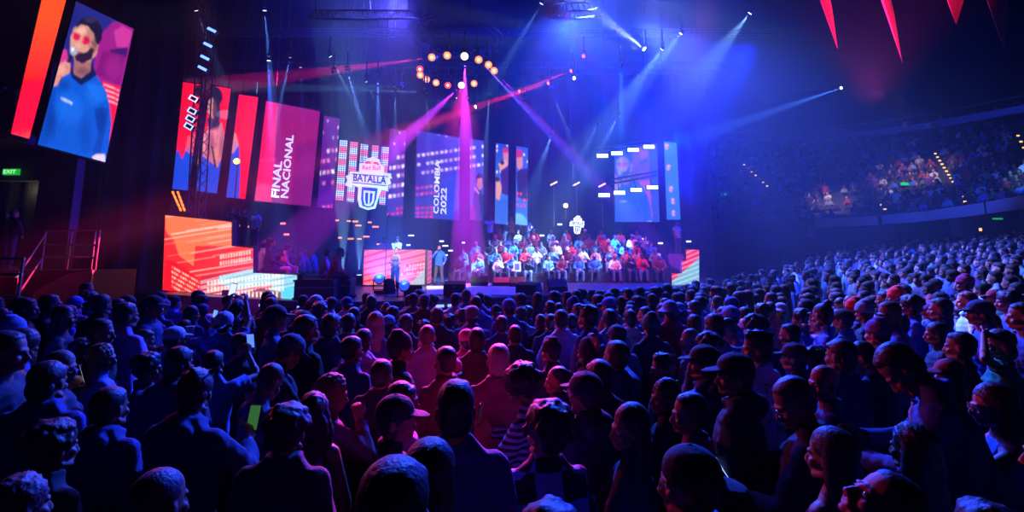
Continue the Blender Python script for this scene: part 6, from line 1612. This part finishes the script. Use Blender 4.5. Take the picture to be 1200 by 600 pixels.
for (y, x, px, py) in cand:
    tx, ty = (-3.5, 18)
    yaw = math.degrees(math.atan2(-(tx - x), ty - y)) + R.uniform(-22, 22)
    if placed >= quota: rest.append((x, y, yaw)); continue
    for tries in range(60):
        fem = R.random() < .35
        pose = R.choice(['fstand', 'f_l', 'f_r', 'fstand'] if fem else ['stand', 'stand_l', 'stand_r', 'folded', 'pocket', 'tilt', 'down', 'stand', 'cup'])
        hair = R.choice(['long', 'pony', 'bob', 'bun', 'long'] if fem else ['short', 'short', 'fringe', 'curly', 'tousled', 'buzz', 'afro'])
        hat = R.choice(HATW); hat = None if (fem and hat in ('capback', 'bucket')) else hat
        gar = R.choice(['hoodie', 'jacket', 'tee', 'shirt', 'puffer']); col, cw = R.choice(COLW[:2] * (3 if y < 6 else 1) + COLW)
        hw_ = ('%s spectator' % HAIRW[hair]) if not hat else ('spectator with %s' % HATN[hat])
        a = anchor(x, y)
        dx, dy = x - a[0], y - a[1]; rel = 'beyond' if dy > abs(dx) * .8 else ('in front of' if dy < -abs(dx) * .8 else 'beside')
        base_ = '%s in %s %s %s %s' % (hw_, cw, GW[gar], rel, a[2])
        wds = base_.split(' ')
        if len(wds) > 16: wds = wds[:16]
        while wds[-1] in ('and', 'in', 'with', 'the', 'of', 'a', 'by', 'to', 'at', 'from', 'on', 'his', 'her', 'its', 'between', 'right', 'just', 'past', 'behind', 'before', 'beside', 'near', 'two', 'under', 'next', 'over', 'below', 'left', 'towards', 'dark', 'blue', 'pale', 'small', 'pink', 'one', 'light', 'lit', 'white', 'round', 'long', 'thin', 'bright', 'lower', 'bare', 'tall', 'straight', 'amid', 'close', 'beneath', 'beyond', 'up', 'looking', 'squarely', 'very', 'up', 'holding', 'lifting', 'turned', 'seen', 'standing', 'resting', 'narrow'): wds.pop()
        lb = ' '.join(wds); lb = lb.replace(' right ', ' ').replace(' left ', ' ').replace(' just beyond ', ' ').replace('spectator with', 'spectator in' if hat != 'hood' else 'spectator with').replace(HATN.get(hat, '~') + ' in', HATN.get(hat, '~') + ' and')
        if lb not in lab_used and len(set(lb.split())) > 5: break
    lab_used.add(lb)
    z = ground(x, y); sc = R.uniform(.93, 1.04) * (.95 if fem else 1.0)
    person(x, y, z, rad(yaw), sc, pose, hair, R.choice([K_, K_, (40, 26, 20), (60, 40, 30)]), gar, col, lb, GF, skin=R.choice(SKINS), hat=hat, hatc=R.choice(COLW)[0], leg=R.choice([(34, 38, 56), (20, 20, 26), (60, 60, 70)]), shoes=y > 99)
    HEADS.append((x, y)); placed += 1
print('heroes', len(people), 'filled', placed, 'rest', len(rest))
# ------------------------------------------------------------ people on the stage
def stool(b, label):
    s = b.scale[0]; r = empty('stool', tuple(b.location), b.rotation_euler[2], label, 'stool')
    MB().lathe([(.17 * s, .33 * s), (.18 * s, .36 * s), (.17 * s, .385 * s)], None, 16).build('seat', PLAST, r)
    for a in range(4): MB().tube((.13 * math.cos(a * 1.57 + .8), .13 * math.sin(a * 1.57 + .8), .33 * s), (.17 * math.cos(a * 1.57 + .8), .17 * math.sin(a * 1.57 + .8), .0), .012).build('leg', STEEL, r)
GS = 'guests seated on the stage bleachers'
def P_at(px, pfoot, z, yaw, pose, hair, gar, garc, label, hpx=None, Y=None, sc=None, group=None, **k):
    """stand somebody on the deck; hpx: height in picture pixels"""
    c = at_z(px, pfoot, z) if Y is None else at_y(px, pfoot, Y); c[2] = z
    s = sc or (hpx / F * c[1]) / 1.77
    ex = dict(hairc=K_); ex.update(k); hc = ex.pop('hairc')
    return person(c[0], c[1], z, rad(yaw), s, pose, hair, hc, gar, garc, label, group, **ex)
rap = P_at(514, 334.0, SZ, 172, 'mic', 'buzz', 'hoodie', (30, 100, 215), 'rapper in light blue hoodie and grey track pants holding a microphone', 46.5, face=True, beard=True, leg=(70, 70, 84), skin=(190, 130, 100))
wom = P_at(462.5, 341.5, SZ, 165, 'f_l', 'bun', 'tank', (120, 120, 130), 'woman in camouflage crop top and dark trousers before the booth', 51, face=True, leg=(30, 40, 60), skin=(190, 130, 100))
dj0 = at_y(450, 300, 20.6); rz_ = at_y(464, 277, 20.6)[2] - 1.74
tag(MB().box((dj0[0] + .3, 20.6, (SZ + rz_) / 2 + .005), (2.6, 1.5, rz_ - SZ - .01)).build('booth_riser', BLACK), 'black riser platform hidden behind the red booth screen', 'platform')
P_at(449.5, 300, rz_, 200, 'tilt', 'short', 'jacket', (230, 120, 150), 'host in red and white jacket leaning behind the booth', None, Y=20.3, sc=.97)
P_at(464.5, 300, rz_, 185, 'folded', 'curly', 'hoodie', (235, 235, 240), 'host in white sweater standing behind the booth', None, Y=20.7, sc=1.0, skin=(170, 110, 90))
# microphone stand and microphones
def mic_at(b, pose, side, label):
    p = POSES[pose]; q = p.R if side == 'R' else p.L; hd = p.H @ Vector((0, .125, .05)); d = (hd - q).normalized()
    o = MB().tube(q - d * .05, q + d * .10, .011, .016, 12).build('microphone', PLAST, None, True); o.matrix_world = b.matrix_basis
    m = MB(); sph(m, q + d * .125, .028); m.build('grille', STEEL, o, True); tag(o, label, 'microphone')
mic_at(rap, 'mic', 'R', 'black microphone in the raised hand of the blue hoodie rapper')
c = at_z(450.5, 345, SZ); ms = empty('microphone_stand', tuple(c), 0, 'thin tall black stand just beside the woman in crop top', 'stand')
MB().lathe([(.14, 0), (.14, .02), (.02, .04)]).build('base', PLAST, ms); MB().tube((0, 0, .03), (0, 0, 2.3), .013).build('pole', PLAST, ms); MB().tube((0, 0, 2.3), (.1, -.1, 2.42), .016, .022).build('clip', PLAST, ms)

# front left seated
fc = at_y(384, 328, 13.1); seat = .5
P_at(388, 328, SZ + .01, -78, 'sit', 'short', 'hoodie', (210, 20, 40), 'seated man in red jacket and dark cap leaning forward in profile', None, Y=13.2, sc=1.05, hat='cap', hatc=(30, 24, 36), leg=(70, 20, 40))
stool(P_at(378, 328, SZ + .01, -70, 'sit_l', 'short', 'tee', (210, 160, 200), 'seated man in pale pink t-shirt right behind the red jacket', None, Y=14.0, sc=1.03), 'small black stool under the pale pink t-shirt man')
z0 = at_y(318, 322, 15.2)[2] - .42
c = at_y(316, 322, 15.3); tag(MB().box((c[0] + .2, 15.2, (SZ + z0) / 2), (2.2, 1.7, z0 - SZ - .004)).build('seating_riser', BLACK), 'black riser carrying the three seated guests behind the stepped screen', 'platform')
stool(P_at(304, 318, z0, -45, 'sit_l', 'short', 'tee', (150, 130, 170), 'seated man in cap and grey t-shirt on the stepped riser, back turned', None, Y=15.2, sc=1.15, hat='cap', hatc=(60, 50, 90)), 'black stool under the grey t-shirt man by the stepped screen')
stool(P_at(315.5, 320, z0, -60, 'sit_up', 'long', 'jacket', (40, 26, 60), 'seated woman with long dark hair and shiny violet trousers', None, Y=14.9, sc=1.2, leg=(200, 90, 190)), 'black stool under the woman in shiny violet trousers')
stool(P_at(326, 322, z0, -70, 'sit_f', 'fringe', 'shirt', (210, 80, 160), 'seated person in pink at the end of the stepped riser group', None, Y=15.4, sc=1.1, leg=(120, 40, 110)), 'black stool under the pink guest at the riser end')
P_at(296.5, 300, at_y(297, 244, 20.5)[2] - 1.72, 175, 'stand', 'short', 'tee', (130, 170, 210), 'man in pale shirt standing high behind the stepped riser group', None, Y=20.5, sc=.96)
c = at_y(297, 244, 20.5); tag(MB().box((c[0] - .8, 20.5, (c[2] - 1.75 + SZ) / 2), (3.6, 1.1, c[2] - 1.75 - SZ)).build('standing_riser', BLACK), 'dark riser carrying the man in pale shirt and his neighbours', 'platform')
P_at(283, 300, c[2] - 1.74, 150, 'camera', 'short', 'jacket', (30, 26, 40), 'dark figure with raised camera behind the tallest stepped panel', None, Y=20.4, sc=.98)
P_at(268, 300, c[2] - 1.74, 190, 'folded', 'curly', 'jacket', (40, 26, 46), 'dark curly-haired figure next to the raised camera figure', None, Y=20.6, sc=1.0)
low = [(333, 'short', (90, 40, 90)), (340, 'short', (60, 50, 120)), (347, 'curly', (50, 50, 120)), (354, 'short', (40, 50, 130)), (361, 'fringe', (60, 40, 110)), (368, 'short', (50, 60, 150))]
for i, (x, h_, cc) in enumerate(low):
    P_at(x, 320, SZ + .15, 150 - 12 * i, 'sit_l' if i % 2 else 'sit', h_, 'jacket', cc, ['first', 'second', 'third', 'fourth', 'fifth', 'last'][i] + ' of six dim seated guests counted from the violet trousers to the pale pink t-shirt', None, Y=18 + .35 * (i % 3), sc=1.0)
x0_ = at_y(330, 320, 18)[0]; x1_ = at_y(372, 320, 18)[0]
tag(MB().box(((x0_ + x1_) / 2, 18.3, SZ + .245), (x1_ - x0_ + .6, .4, .46)).build('bench', BLACK), 'low black bench of the six dim guests beyond the flight case', 'bench')

# bleachers and their guests
bx0, bx1 = at_y(528, 300, 23)[0], at_y(786, 300, 23)[0]
bl_ = empty('stage_bleacher', (0, 0, SZ), 0, 'dark stepped bleacher filled with seated guests on the stage', 'bleacher')
for i in range(5):
    a = bx0 + (1.5 if i > 2 else 0)
    if i: MB().box(((a + bx1) / 2, 22.35 + .95 * i, .175 * i), (bx1 - a, .97, .35 * i)).build('step', BLACK, bl_)
    MB().box(((a + bx1) / 2, 22.55 + .95 * i, .35 * i + .22), (bx1 - a, .36, .44)).build('seat_box', mat('bleacher_seat', (24, 24, 34), .8), bl_)
rowname = ['front row', 'second row', 'third row', 'fourth row', 'top row']
cols_ = [((235, 225, 235), 'white'), ((220, 40, 60), 'red'), ((60, 120, 220), 'blue'), ((34, 30, 44), 'black'), ((230, 150, 170), 'pink'), ((90, 130, 190), 'denim blue'), ((120, 40, 60), 'maroon'), ((130, 130, 150), 'grey')]
ns = 0; lab2 = set()
specials = {0: {2: ('hoodie', cols_[0]), 3: ('hoodie', cols_[2]), 5: ('denim', cols_[5])}, 1: {3: ('jacket', cols_[1])}}
for i, nrow in enumerate((13, 14, 14, 12, 9)):
    a = bx0 + (1.8 if i > 2 else .3) + (.4 if i == 2 else 0)
    for j in range(nrow):
        if ns >= N_STAGE - 26 + 12: break
        t = (j + .5) / nrow; x = a + (bx1 - .3 - a) * t + R.uniform(-.12, .12); Y = 22.38 + .95 * i
        fem = R.random() < .3
        for tr in range(50):
            g_, (cc, cw) = R.choice(['hoodie', 'jacket', 'tee', 'shirt', 'puffer']), R.choice(cols_)
            if j in specials.get(i, {}): g_, (cc, cw) = specials[i][j]
            hat = R.choice([None, None, 'cap', 'beanie', None]); hair = R.choice(['long', 'bun', 'pony']) if fem else R.choice(['short', 'curly', 'buzz', 'fringe'])
            third = ['towards the booth', 'near the middle', 'towards the far stage end'][min(2, int(t * 3))]
            lb = '%s guest in %s %s%s, bleacher %s %s' % (HAIRW[hair], cw, GW[g_], ' and ' + HATN[hat] if hat else '', rowname[i], third)
            if lb not in lab2: break
        lab2.add(lb); ns += 1
        person(x, Y, SZ + .35 * i, rad(180 + R.uniform(-35, 25)), R.uniform(.95, 1.05), R.choice(['sit_f', 'sit_up'] if fem else ['sit', 'sit_l', 'sit']), hair, K_, g_, cc, lb, GS, skin=R.choice(SKINS), hat=hat, hatc=R.choice(cols_)[0], leg=R.choice([(34, 38, 56), (60, 60, 80), (90, 100, 140)]))
tz = SZ + .35 * 5
MB().box(((bx0 + bx1) / 2 - 2.2, 27.4, .175 * 5), (5.4, 1.2, 1.75)).build('step', BLACK, bl_)
for (x, g_, cc, po, lb) in ((574, 'shirt', (225, 225, 240), 'camera', 'photographer in white shirt standing with camera raised above the bleacher'), (590, 'jacket', (50, 40, 80), 'stand', 'dark standing figure directly beside the photographer above the bleacher'),
                            (599, 'jacket', (200, 90, 50), 'folded', 'standing figure in orange jacket above the bleacher'), (608, 'jacket', (60, 40, 70), 'stand_l', 'dark standing figure next to the orange jacket'), (617, 'tee', (110, 80, 120), 'pocket', 'last standing figure of the row above the bleacher')):
    P_at(x, 300, tz, 178, po, 'short', g_, cc, lb, None, Y=27.3, sc=1.0)
c = at_y(795, 300, 25.5); zf = at_y(795, 259, 25.5)[2] - 1.75
P_at(795, 300, zf, 200, 'stand', 'short', 'tee', (200, 200, 240), 'pale ghostly figure standing under the lone pale blue slice', None, Y=25.5, sc=1.0, leg=(90, 90, 110))
tag(MB().box((c[0], 25.5, (SZ + zf) / 2), (1.2, 1.0, zf - SZ)).build('standing_riser', BLACK), 'tall dark riser under the ghostly figure at the far stage end', 'platform')
P_at(7, 262, plz, 10, 'stand', 'short', 'jacket', (20, 20, 24), 'outermost silhouette standing in the warm doorway', None, Y=14.3, sc=.98)
P_at(15, 262, plz, -10, 'pocket', 'short', 'jacket', (20, 20, 24), 'inner silhouette standing in the warm doorway', None, Y=14.4, sc=1.03)
for (x, pose, y_) in ():
    pass
def cam_at(lbl_part, label):
    b = next(o for o in ALLP if lbl_part in o['label']); p = POSES[b['_p']]; q = (p.R + p.L) / 2
    o = MB().box(q + Vector((0, .02, .02)), (.14, .08, .10)).tube(q + Vector((0, .05, .02)), q + Vector((0, .17, .02)), .036, .04, 12).build('camera_device', PLAST, None); o.matrix_world = b.matrix_basis; tag(o, label, 'camera')
cam_at('photographer in white', 'camera held to the face of the white-shirted photographer'); cam_at('dark figure with raised camera', 'camera held by the dark figure above the tallest stepped panel')
# sign card among the guests
c = at_y(606, 312.5, 21.9); o = MB().box((c[0], 21.9, c[2]), (.34, .03, .44)).build('sign_card', mat('card_white', (220, 220, 240), .6), None); MB().box((c[0], 21.88, c[2]), (.22, .01, .28)).build('printed_picture', mat('card_ink', (90, 90, 130), .6), o); tag(o, 'white framed card standing before the front row guests', 'sign')
MB().box((c[0], 21.93, (c[2] + SZ) / 2 - .1), (.04, .03, c[2] - SZ - .2)).build('support', PLAST, o)

# ------------------------------------------------------------ balcony
BC = [(11.0, 35.4), (15.0, 35.6), (18.5, 35.0), (21.0, 33.4), (23.0, 30.6), (23.8, 27.6), (23.4, 24.2), (22.4, 20.7), (21.0, 17.2), (19.2, 13.8)]
OC = (2.0, 18.0)
def bpt(u):
    u = max(0, min(len(BC) - 1.0001, u)); i = int(u); t = u - i; return (BC[i][0] * (1 - t) + BC[i + 1][0] * t, BC[i][1] * (1 - t) + BC[i + 1][1] * t)
def bout(u):
    x, y = bpt(u); dx, dy = x - OC[0], y - OC[1]; L = math.hypot(dx, dy); return dx / L, dy / L
BZ = 4.55; RD_, RR_ = .85, .5; NROW = 17
def tier(u, s, z): (x, y), (ox, oy) = bpt(u), bout(u); return (x + ox * s, y + oy * s, z)
us = [k * .25 for k in range(int((len(BC) - 1) * 4) + 1)]
m = MB()
for i in range(NROW):
    for k in range(len(us) - 1):
        a, b = us[k], us[k + 1]; s0, s1, z0_, z1 = i * RD_, (i + 1) * RD_, BZ + i * RR_, BZ + (i + 1) * RR_
        m.add([tier(a, s0, z0_), tier(b, s0, z0_), tier(b, s1, z0_), tier(a, s1, z0_)], [(0, 1, 2, 3)]); m.add([tier(a, s1, z0_), tier(b, s1, z0_), tier(b, s1, z1), tier(a, s1, z1)], [(0, 1, 2, 3)])
m.mesh_ = None; struct(m.build('floor_balcony', CONC))
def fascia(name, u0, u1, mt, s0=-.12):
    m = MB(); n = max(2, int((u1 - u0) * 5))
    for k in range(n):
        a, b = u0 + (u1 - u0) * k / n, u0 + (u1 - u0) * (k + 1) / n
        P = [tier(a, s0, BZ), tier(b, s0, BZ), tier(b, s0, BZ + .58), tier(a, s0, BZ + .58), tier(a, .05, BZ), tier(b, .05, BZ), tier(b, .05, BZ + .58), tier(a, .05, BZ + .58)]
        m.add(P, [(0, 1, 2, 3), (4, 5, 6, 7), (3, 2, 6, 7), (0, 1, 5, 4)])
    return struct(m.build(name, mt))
fascia('wall_parapet', 0, 3.0, mat('fascia_unlit', (40, 44, 70), .7)); fascia('wall_parapet', 3.06, 4.15, mat('fascia_lit_grey', (225, 225, 235), .6), -.16)  # one parapet, its unlit and lit stretches painted as separate colours
fascia('wall_parapet', 4.25, 6.3, mat('fascia_lit_blue', (190, 195, 235), .6)); fascia('wall_parapet', 6.34, 9, MATS['fascia_lit_blue'])  # blue-lit stretches, the light painted into the pale colour
m = MB()
for k in range(len(us) - 1):
    a, b = us[k], us[k + 1]; m.add([tier(a, 3.2, 0), tier(b, 3.2, 0), tier(b, 3.2, BZ), tier(a, 3.2, BZ)], [(0, 1, 2, 3)]); m.add([tier(a, 0, BZ - .02), tier(b, 0, BZ - .02), tier(b, 3.3, BZ - .02), tier(a, 3.3, BZ - .02)], [(0, 1, 2, 3)])
struct(m.build('wall_concourse', mat('dark_wall', (30, 30, 40), .9)))
for k, u in enumerate((2.6, 4.2, 5.7, 7.0)):
    x, y, _ = tier(u, .4, 0); struct(MB().box((x, y, BZ / 2), (.7, .7, BZ)).build('pillar', CONC))
# rail at the back of the raked floor
RU = [2.2, 3.0, 3.6, 4.2, 4.8, 5.4, 6.0, 6.6, 7.2]
gr_ = [tier(u, -2.2, 0) for u in RU]
for k in range(len(gr_) - 1):
    p, q = Vector(gr_[k]), Vector(gr_[k + 1]); p.z = ground(p.x, p.y); q.z = ground(q.x, q.y); d = q - p
    rr_ = empty('guard_rail', tuple(p), 0, ['far', 'second', 'third', 'fourth', 'fifth', 'sixth', 'seventh', 'nearest'][k] + ' section of the guard rail behind the bright blue crowd, counted from the stage end', 'railing')
    for z in (.45, 1.1): MB().tube((0, 0, z), tuple(d + Vector((0, 0, z))), .03).build('rail', STEEL, rr_)
    for t in (0, .5): MB().tube(tuple(d * t), tuple(d * t + Vector((0, 0, 1.1))), .035).build('post', STEEL, rr_)
# roof catwalk over the balcony and boxes on it
pts = [at_y(855, 169, 37), at_y(940, 164, 36), at_y(1030, 158, 33), at_y(1100, 148, 30), at_y(1170, 136, 26.5), at_y(1250, 122, 24)]
cw = empty('roof_catwalk', tuple(pts[0]), 0, 'long curved blue lit catwalk under the roof above the balcony', 'catwalk')
m = MB(); mr = MB()
for a, b in zip(pts[:-1], pts[1:]):
    a = a - pts[0]; b = b - pts[0]; m.add([tuple(a), tuple(b), tuple(b + [0, 0, .38]), tuple(a + [0, 0, .38]), tuple(a + [0, .5, 0]), tuple(b + [0, .5, 0]), tuple(b + [0, .5, .38]), tuple(a + [0, .5, .38])], [(0, 1, 2, 3), (4, 5, 6, 7), (0, 1, 5, 4), (3, 2, 6, 7)])
    mr.tube(a + [0, 0, .9], b + [0, 0, .9], .03)
m.build('side_beam', mat('catwalk_paint', (110, 120, 180), .6), cw); mr.build('rail', STEEL, cw)  # beam colour includes the blue light falling on it
for x, y, w_, h_, Y, lb in ((1062, 146, 4, 8, 31.5, 'slim pale loudspeaker hung from the roof catwalk'), (1092, 147, 9, 6, 30, 'wide pale loudspeaker hung from the roof catwalk'), (948.5, 271, 6, 12, 32.6, 'pale box lamp at the stage end of the grey parapet'), (1028, 292, 6, 4, 29, 'small pale floodlight under the balcony above the guard rail')):
    c = at_y(x, y, Y); o = MB().box(tuple(c), (w_ / F * Y, .4, h_ / F * Y)).build('hanging_speaker' if y < 200 else 'flood_lamp', mat('pale_box', (190, 180, 200), .6), None, bevel=.02); tag(o, lb, 'loudspeaker' if y < 200 else 'lamp')
    MB().box(tuple(c + [0, -.21, 0]), (w_ / F * Y * .8, .02, h_ / F * Y * .85)).build('grille', STEEL, o); MB().tube(c + [0, .1, h_ / F * Y / 2], c + [0, .25, h_ / F * Y / 2 + .5], .03).build('bracket', BLACK, o)
def hit_tiers(px, py, lift=0.05):
    r = ray(px, py); t = 18.0
    while t < 70:
        P = CAM + r * t; best = None
        for u in us:
            x, y = bpt(u); ox, oy = bout(u); s = (P[0] - x) * ox + (P[1] - y) * oy; lat = abs(-(P[0] - x) * oy + (P[1] - y) * ox)
            if best is None or lat < best[0]: best = (lat, s)
        if best[1] > 0 and P[2] < BZ + RR_ * (int(best[1] / RD_)) + lift + .3: return P
        t += .12
    return CAM + r * 34
YL_ = mat_led('step_yellow', (255, 190, 90), 1.6)
for (x0, y0, x1, y1, n, nm_) in ((872, 193, 899, 218, 7, 'aisle nearest the stage'), (1096, 180, 1117, 213, 9, 'bright middle aisle'), (1124, 225, 1134, 242, 4, 'lower end of the middle aisle'), (1193, 159, 1200, 173, 3, 'aisle at the frame edge'), (1033, 240, 1037, 245, 2, 'dark aisle between the pale patches')):
    for k in range(n):
        t = k / max(1, n - 1); P = hit_tiers(x0 + (x1 - x0) * t, y0 + (y1 - y0) * t)
        o = MB().box(tuple(P), (.16, .05, .09)).build('step_light', YL_); tag(o, 'tiny yellow step light in the dotted ' + nm_, 'light', 'step lights, ' + nm_)
for (x, y, lb) in ((849, 228, 'dim green exit lamp in the hazy balcony end by the stage'), (1060, 215.5, 'green and yellow exit lamp between the pale lit balcony patches'), (1169, 251, 'green exit lamp under the blue parapet')):
    P = hit_tiers(x, y, .6) if y < 240 else at_y(x, y + 4, 25.0); o = MB().box(tuple(P), (.5, .06, .2)).build('exit_lamp', MATS['exit_green']); tag(o, lb, 'sign'); MB().box((P[0], P[1] + .05, P[2]), (.56, .04, .26)).build('housing', BLACK, o)
for i, (x, y) in enumerate(((1135, 269), (1141, 268), (1149, 267), (1163, 265), (1177, 262), (1186, 263))):
    P = at_y(x, y + 2, 26.6); o = MB().box(tuple(P), (.12, .05, .16)).build('concourse_lamp', YL_); tag(o, 'tiny amber lamp in the concourse under the blue parapet', 'lamp', 'concourse lamps')

# pennants hanging from the roof
PN = mat('pennant_satin', (226, 24, 60), .5, sheen=.3)
for (xl, xr, yt, xt, ytip, lb, Y) in ((957, 969, -12, 981.5, 57, 'longest wide crimson pennant, nearest the stage', 13.5), (1032, 1040, -12, 1058, 75, 'slender pink edged pennant, second from the stage', 13.5), (1107, 1122, -12, 1120.5, 29, 'short violet lit pennant, third from the stage', 13), (1153, 1172, -12, 1177, 59, 'broad two sided red and violet pennant at the frame edge', 12.5)):
    A = at_y(xl, yt, Y); B = at_y(xr, yt, Y + .25); T = at_y(xt, ytip, Y + .1); Cc = (A + B) / 2 + [0, .22, 0]
    A = A + (A - T) * .9; B = B + (B - T) * .9; Cc = Cc + (Cc - T) * .9
    mid = T + (B - T) * .36 + np.array([.20 if xl > 1100 else .06, 0, 0])
    m = MB().add([A, (A + B) / 2 + [0, -.10, 0], B, Cc, T, mid], [(0, 1, 4), (1, 2, 5), (1, 5, 4), (2, 3, 5), (3, 5, 4), (3, 0, 4), (0, 1, 2, 3)])
    o = m.build('pennant', PN); tag(o, lb, 'pennant'); MB().tube(Cc, (Cc[0], Cc[1], 22), .012, n=5).build('cord', BLACK, o)

# ------------------------------------------------------------ the uncounted crowd far back, one object
def lowpoly(pose, gar, hair, ratio, half):
    p = POSES[pose]; out = []
    for me, M, ci in ((body_mesh(p), None, 0), (garment(p, gar), None, 1), (hair_mesh(hair), p.H, 2), (trousers(p), None, 3)):
        o = bpy.data.objects.new('t', me); COL.objects.link(o); d = o.modifiers.new('d', 'DECIMATE'); d.ratio = ratio * (1.5 if ci == 2 else 1)
        dg = bpy.context.evaluated_depsgraph_get(); q = o.evaluated_get(dg).to_mesh(); q.calc_loop_triangles()
        v = np.array([x.co[:] for x in q.vertices]); f = np.array([t.vertices[:] for t in q.loop_triangles])
        if M is not None: M4 = np.array(M); v = v @ M4[:3, :3].T + M4[:3, 3]
        o.evaluated_get(dg).to_mesh_clear(); bpy.data.objects.remove(o)
        if half: keep = (v[f][:, :, 2].max(1) > half); f = f[keep]; us_, inv = np.unique(f, return_inverse=True); v = v[us_]; f = inv.reshape(-1, 3)
        out.append((v, f, ci))
    V = []; Fa = []; Cc = []; n = 0
    for v, f, ci in out: V.append(v); Fa.append(f + n); Cc.append(np.full(len(v), ci)); n += len(v)
    return np.concatenate(V), np.concatenate(Fa), np.concatenate(Cc)
near_v = [lowpoly(*a, .035, 1.0) for a in (('stand', 'jacket', 'short'), ('stand_l', 'tee', 'curly'), ('fstand', 'shirt', 'long'), ('pocket', 'hoodie', 'fringe'))]
far_v = [lowpoly(*a, .010, .75) for a in (('sit', 'jacket', 'short'), ('sit_l', 'tee', 'short'), ('sit_f', 'shirt', 'long'), ('one_up', 'tee', 'short'))]
spots_ = []
for (x, y, yaw) in rest:
    if min((x - a) ** 2 + (y - b) ** 2 for a, b in HEADS) < .45 ** 2: continue
    spots_.append((x, y, ground(x, y), rad(yaw), R.uniform(.94, 1.04), near_v[R.randrange(4)]))
for (x, y) in [(R.uniform(9.5, 20), R.uniform(14, 27)) for _ in range(900)]:
    px, py = project((x, y, 1.7 + ground(x, y)))
    if on_stage_side(x, y) or px > 1215 or y > 17 + max(0, x - 9) * .75 or (y < 16.5 + max(0, x - 9) * .25): continue
    if min((x - a) ** 2 + (y - b) ** 2 for a, b in HEADS) < .45 ** 2: continue
    if min((x - q[0]) ** 2 + (y - q[1]) ** 2 for q in spots_) < .42 ** 2: continue
    u_ = min(us, key=lambda u: (bpt(u)[0] - x) ** 2 + (bpt(u)[1] - y) ** 2); X_, Y_ = bpt(u_); ox, oy = bout(u_)
    if (x - X_) * ox + (y - Y_) * oy > -2.6: continue
    spots_.append((x, y, ground(x, y), rad(75 + R.uniform(-25, 25)), R.uniform(.94, 1.04), near_v[R.randrange(4)]))
for i in range(NROW):
    u = 0.05; 
    while u < 8.9:
        X_, Y_, Z_ = tier(u, i * RD_ + .5, BZ + i * RR_); px, py = project((X_, Y_, Z_ + 1))
        gap = any(abs(px - (a + (py - b) * c_)) < 5 for a, b, c_ in ((872, 193, 1.05), (1096, 180, .64), (1033, 240, .7), (1195, 160, .5), (985, 230, .4)))
        if not gap and px < 1215 and R.random() < (.86 if px > 930 else .6):
            v = far_v[3] if R.random() < .05 else far_v[R.randrange(3)]
            ox, oy = bout(u); spots_.append((X_, Y_, Z_ - (0 if v is not far_v[3] else 0), math.atan2(-(OC[0] - X_), OC[1] - Y_) + R.uniform(-.3, .3), R.uniform(.95, 1.05), v))
        L = math.hypot(bpt(u + .05)[0] - bpt(u)[0], bpt(u + .05)[1] - bpt(u)[1]) / .05 * (1 + i * .03); u += .56 / max(L, .5) + R.uniform(0, .02)
for k in range(4): spots_.append((bl[0] - .5 - .6 * k, 14.8, bl[2], rad(-60), 1.0, near_v[k]))
CV = []; CF = []; CC = []; n = 0
pal = np.array([lin(c) for c, _ in COLW] + [lin((34, 40, 60))] * 4); sk = np.array([lin(c) for c in SKINS]); 
for (x, y, z, yaw, s, (v, f, ci)) in spots_:
    c, s_ = math.cos(yaw), math.sin(yaw); q = v * s
    CV.append(np.stack([q[:, 0] * c - q[:, 1] * s_ + x, q[:, 0] * s_ + q[:, 1] * c + y, q[:, 2] + z], 1)); CF.append(f + n); n += len(v)
    t = np.array([sk[NR.randint(len(sk))], pal[NR.randint(len(pal))], lin(K_), lin((34, 38, 56))]); CC.append(t[ci])
CV = np.concatenate(CV); CF = np.concatenate(CF); CC = np.concatenate(CC)
me = bpy.data.meshes.new('crowd'); me.vertices.add(len(CV)); me.vertices.foreach_set('co', CV.astype('f').ravel())
me.loops.add(len(CF) * 3); me.loops.foreach_set('vertex_index', CF.astype('i').ravel()); me.polygons.add(len(CF)); me.polygons.foreach_set('loop_start', np.arange(0, len(CF) * 3, 3).astype('i'))
me.update(calc_edges=True); me.validate()
at = me.color_attributes.new('tint', 'FLOAT_COLOR', 'POINT'); at.data.foreach_set('color', np.concatenate([CC, np.ones((len(CC), 1))], 1).astype('f').ravel())
me.materials.append(mat('crowd_clothes', attr='tint', rough=.75)); me.shade_smooth()
o = bpy.data.objects.new('crowd', me); COL.objects.link(o); tag(o, 'dense distant audience filling the balcony tiers and the far rows of the raked floor', 'crowd', None, 'stuff')
print('people', len(ALLP), 'crowd', len(spots_), 'faces', len(CF))
for b in ALLP: del b['_p']
for b in HERO.values(): del b['_px']
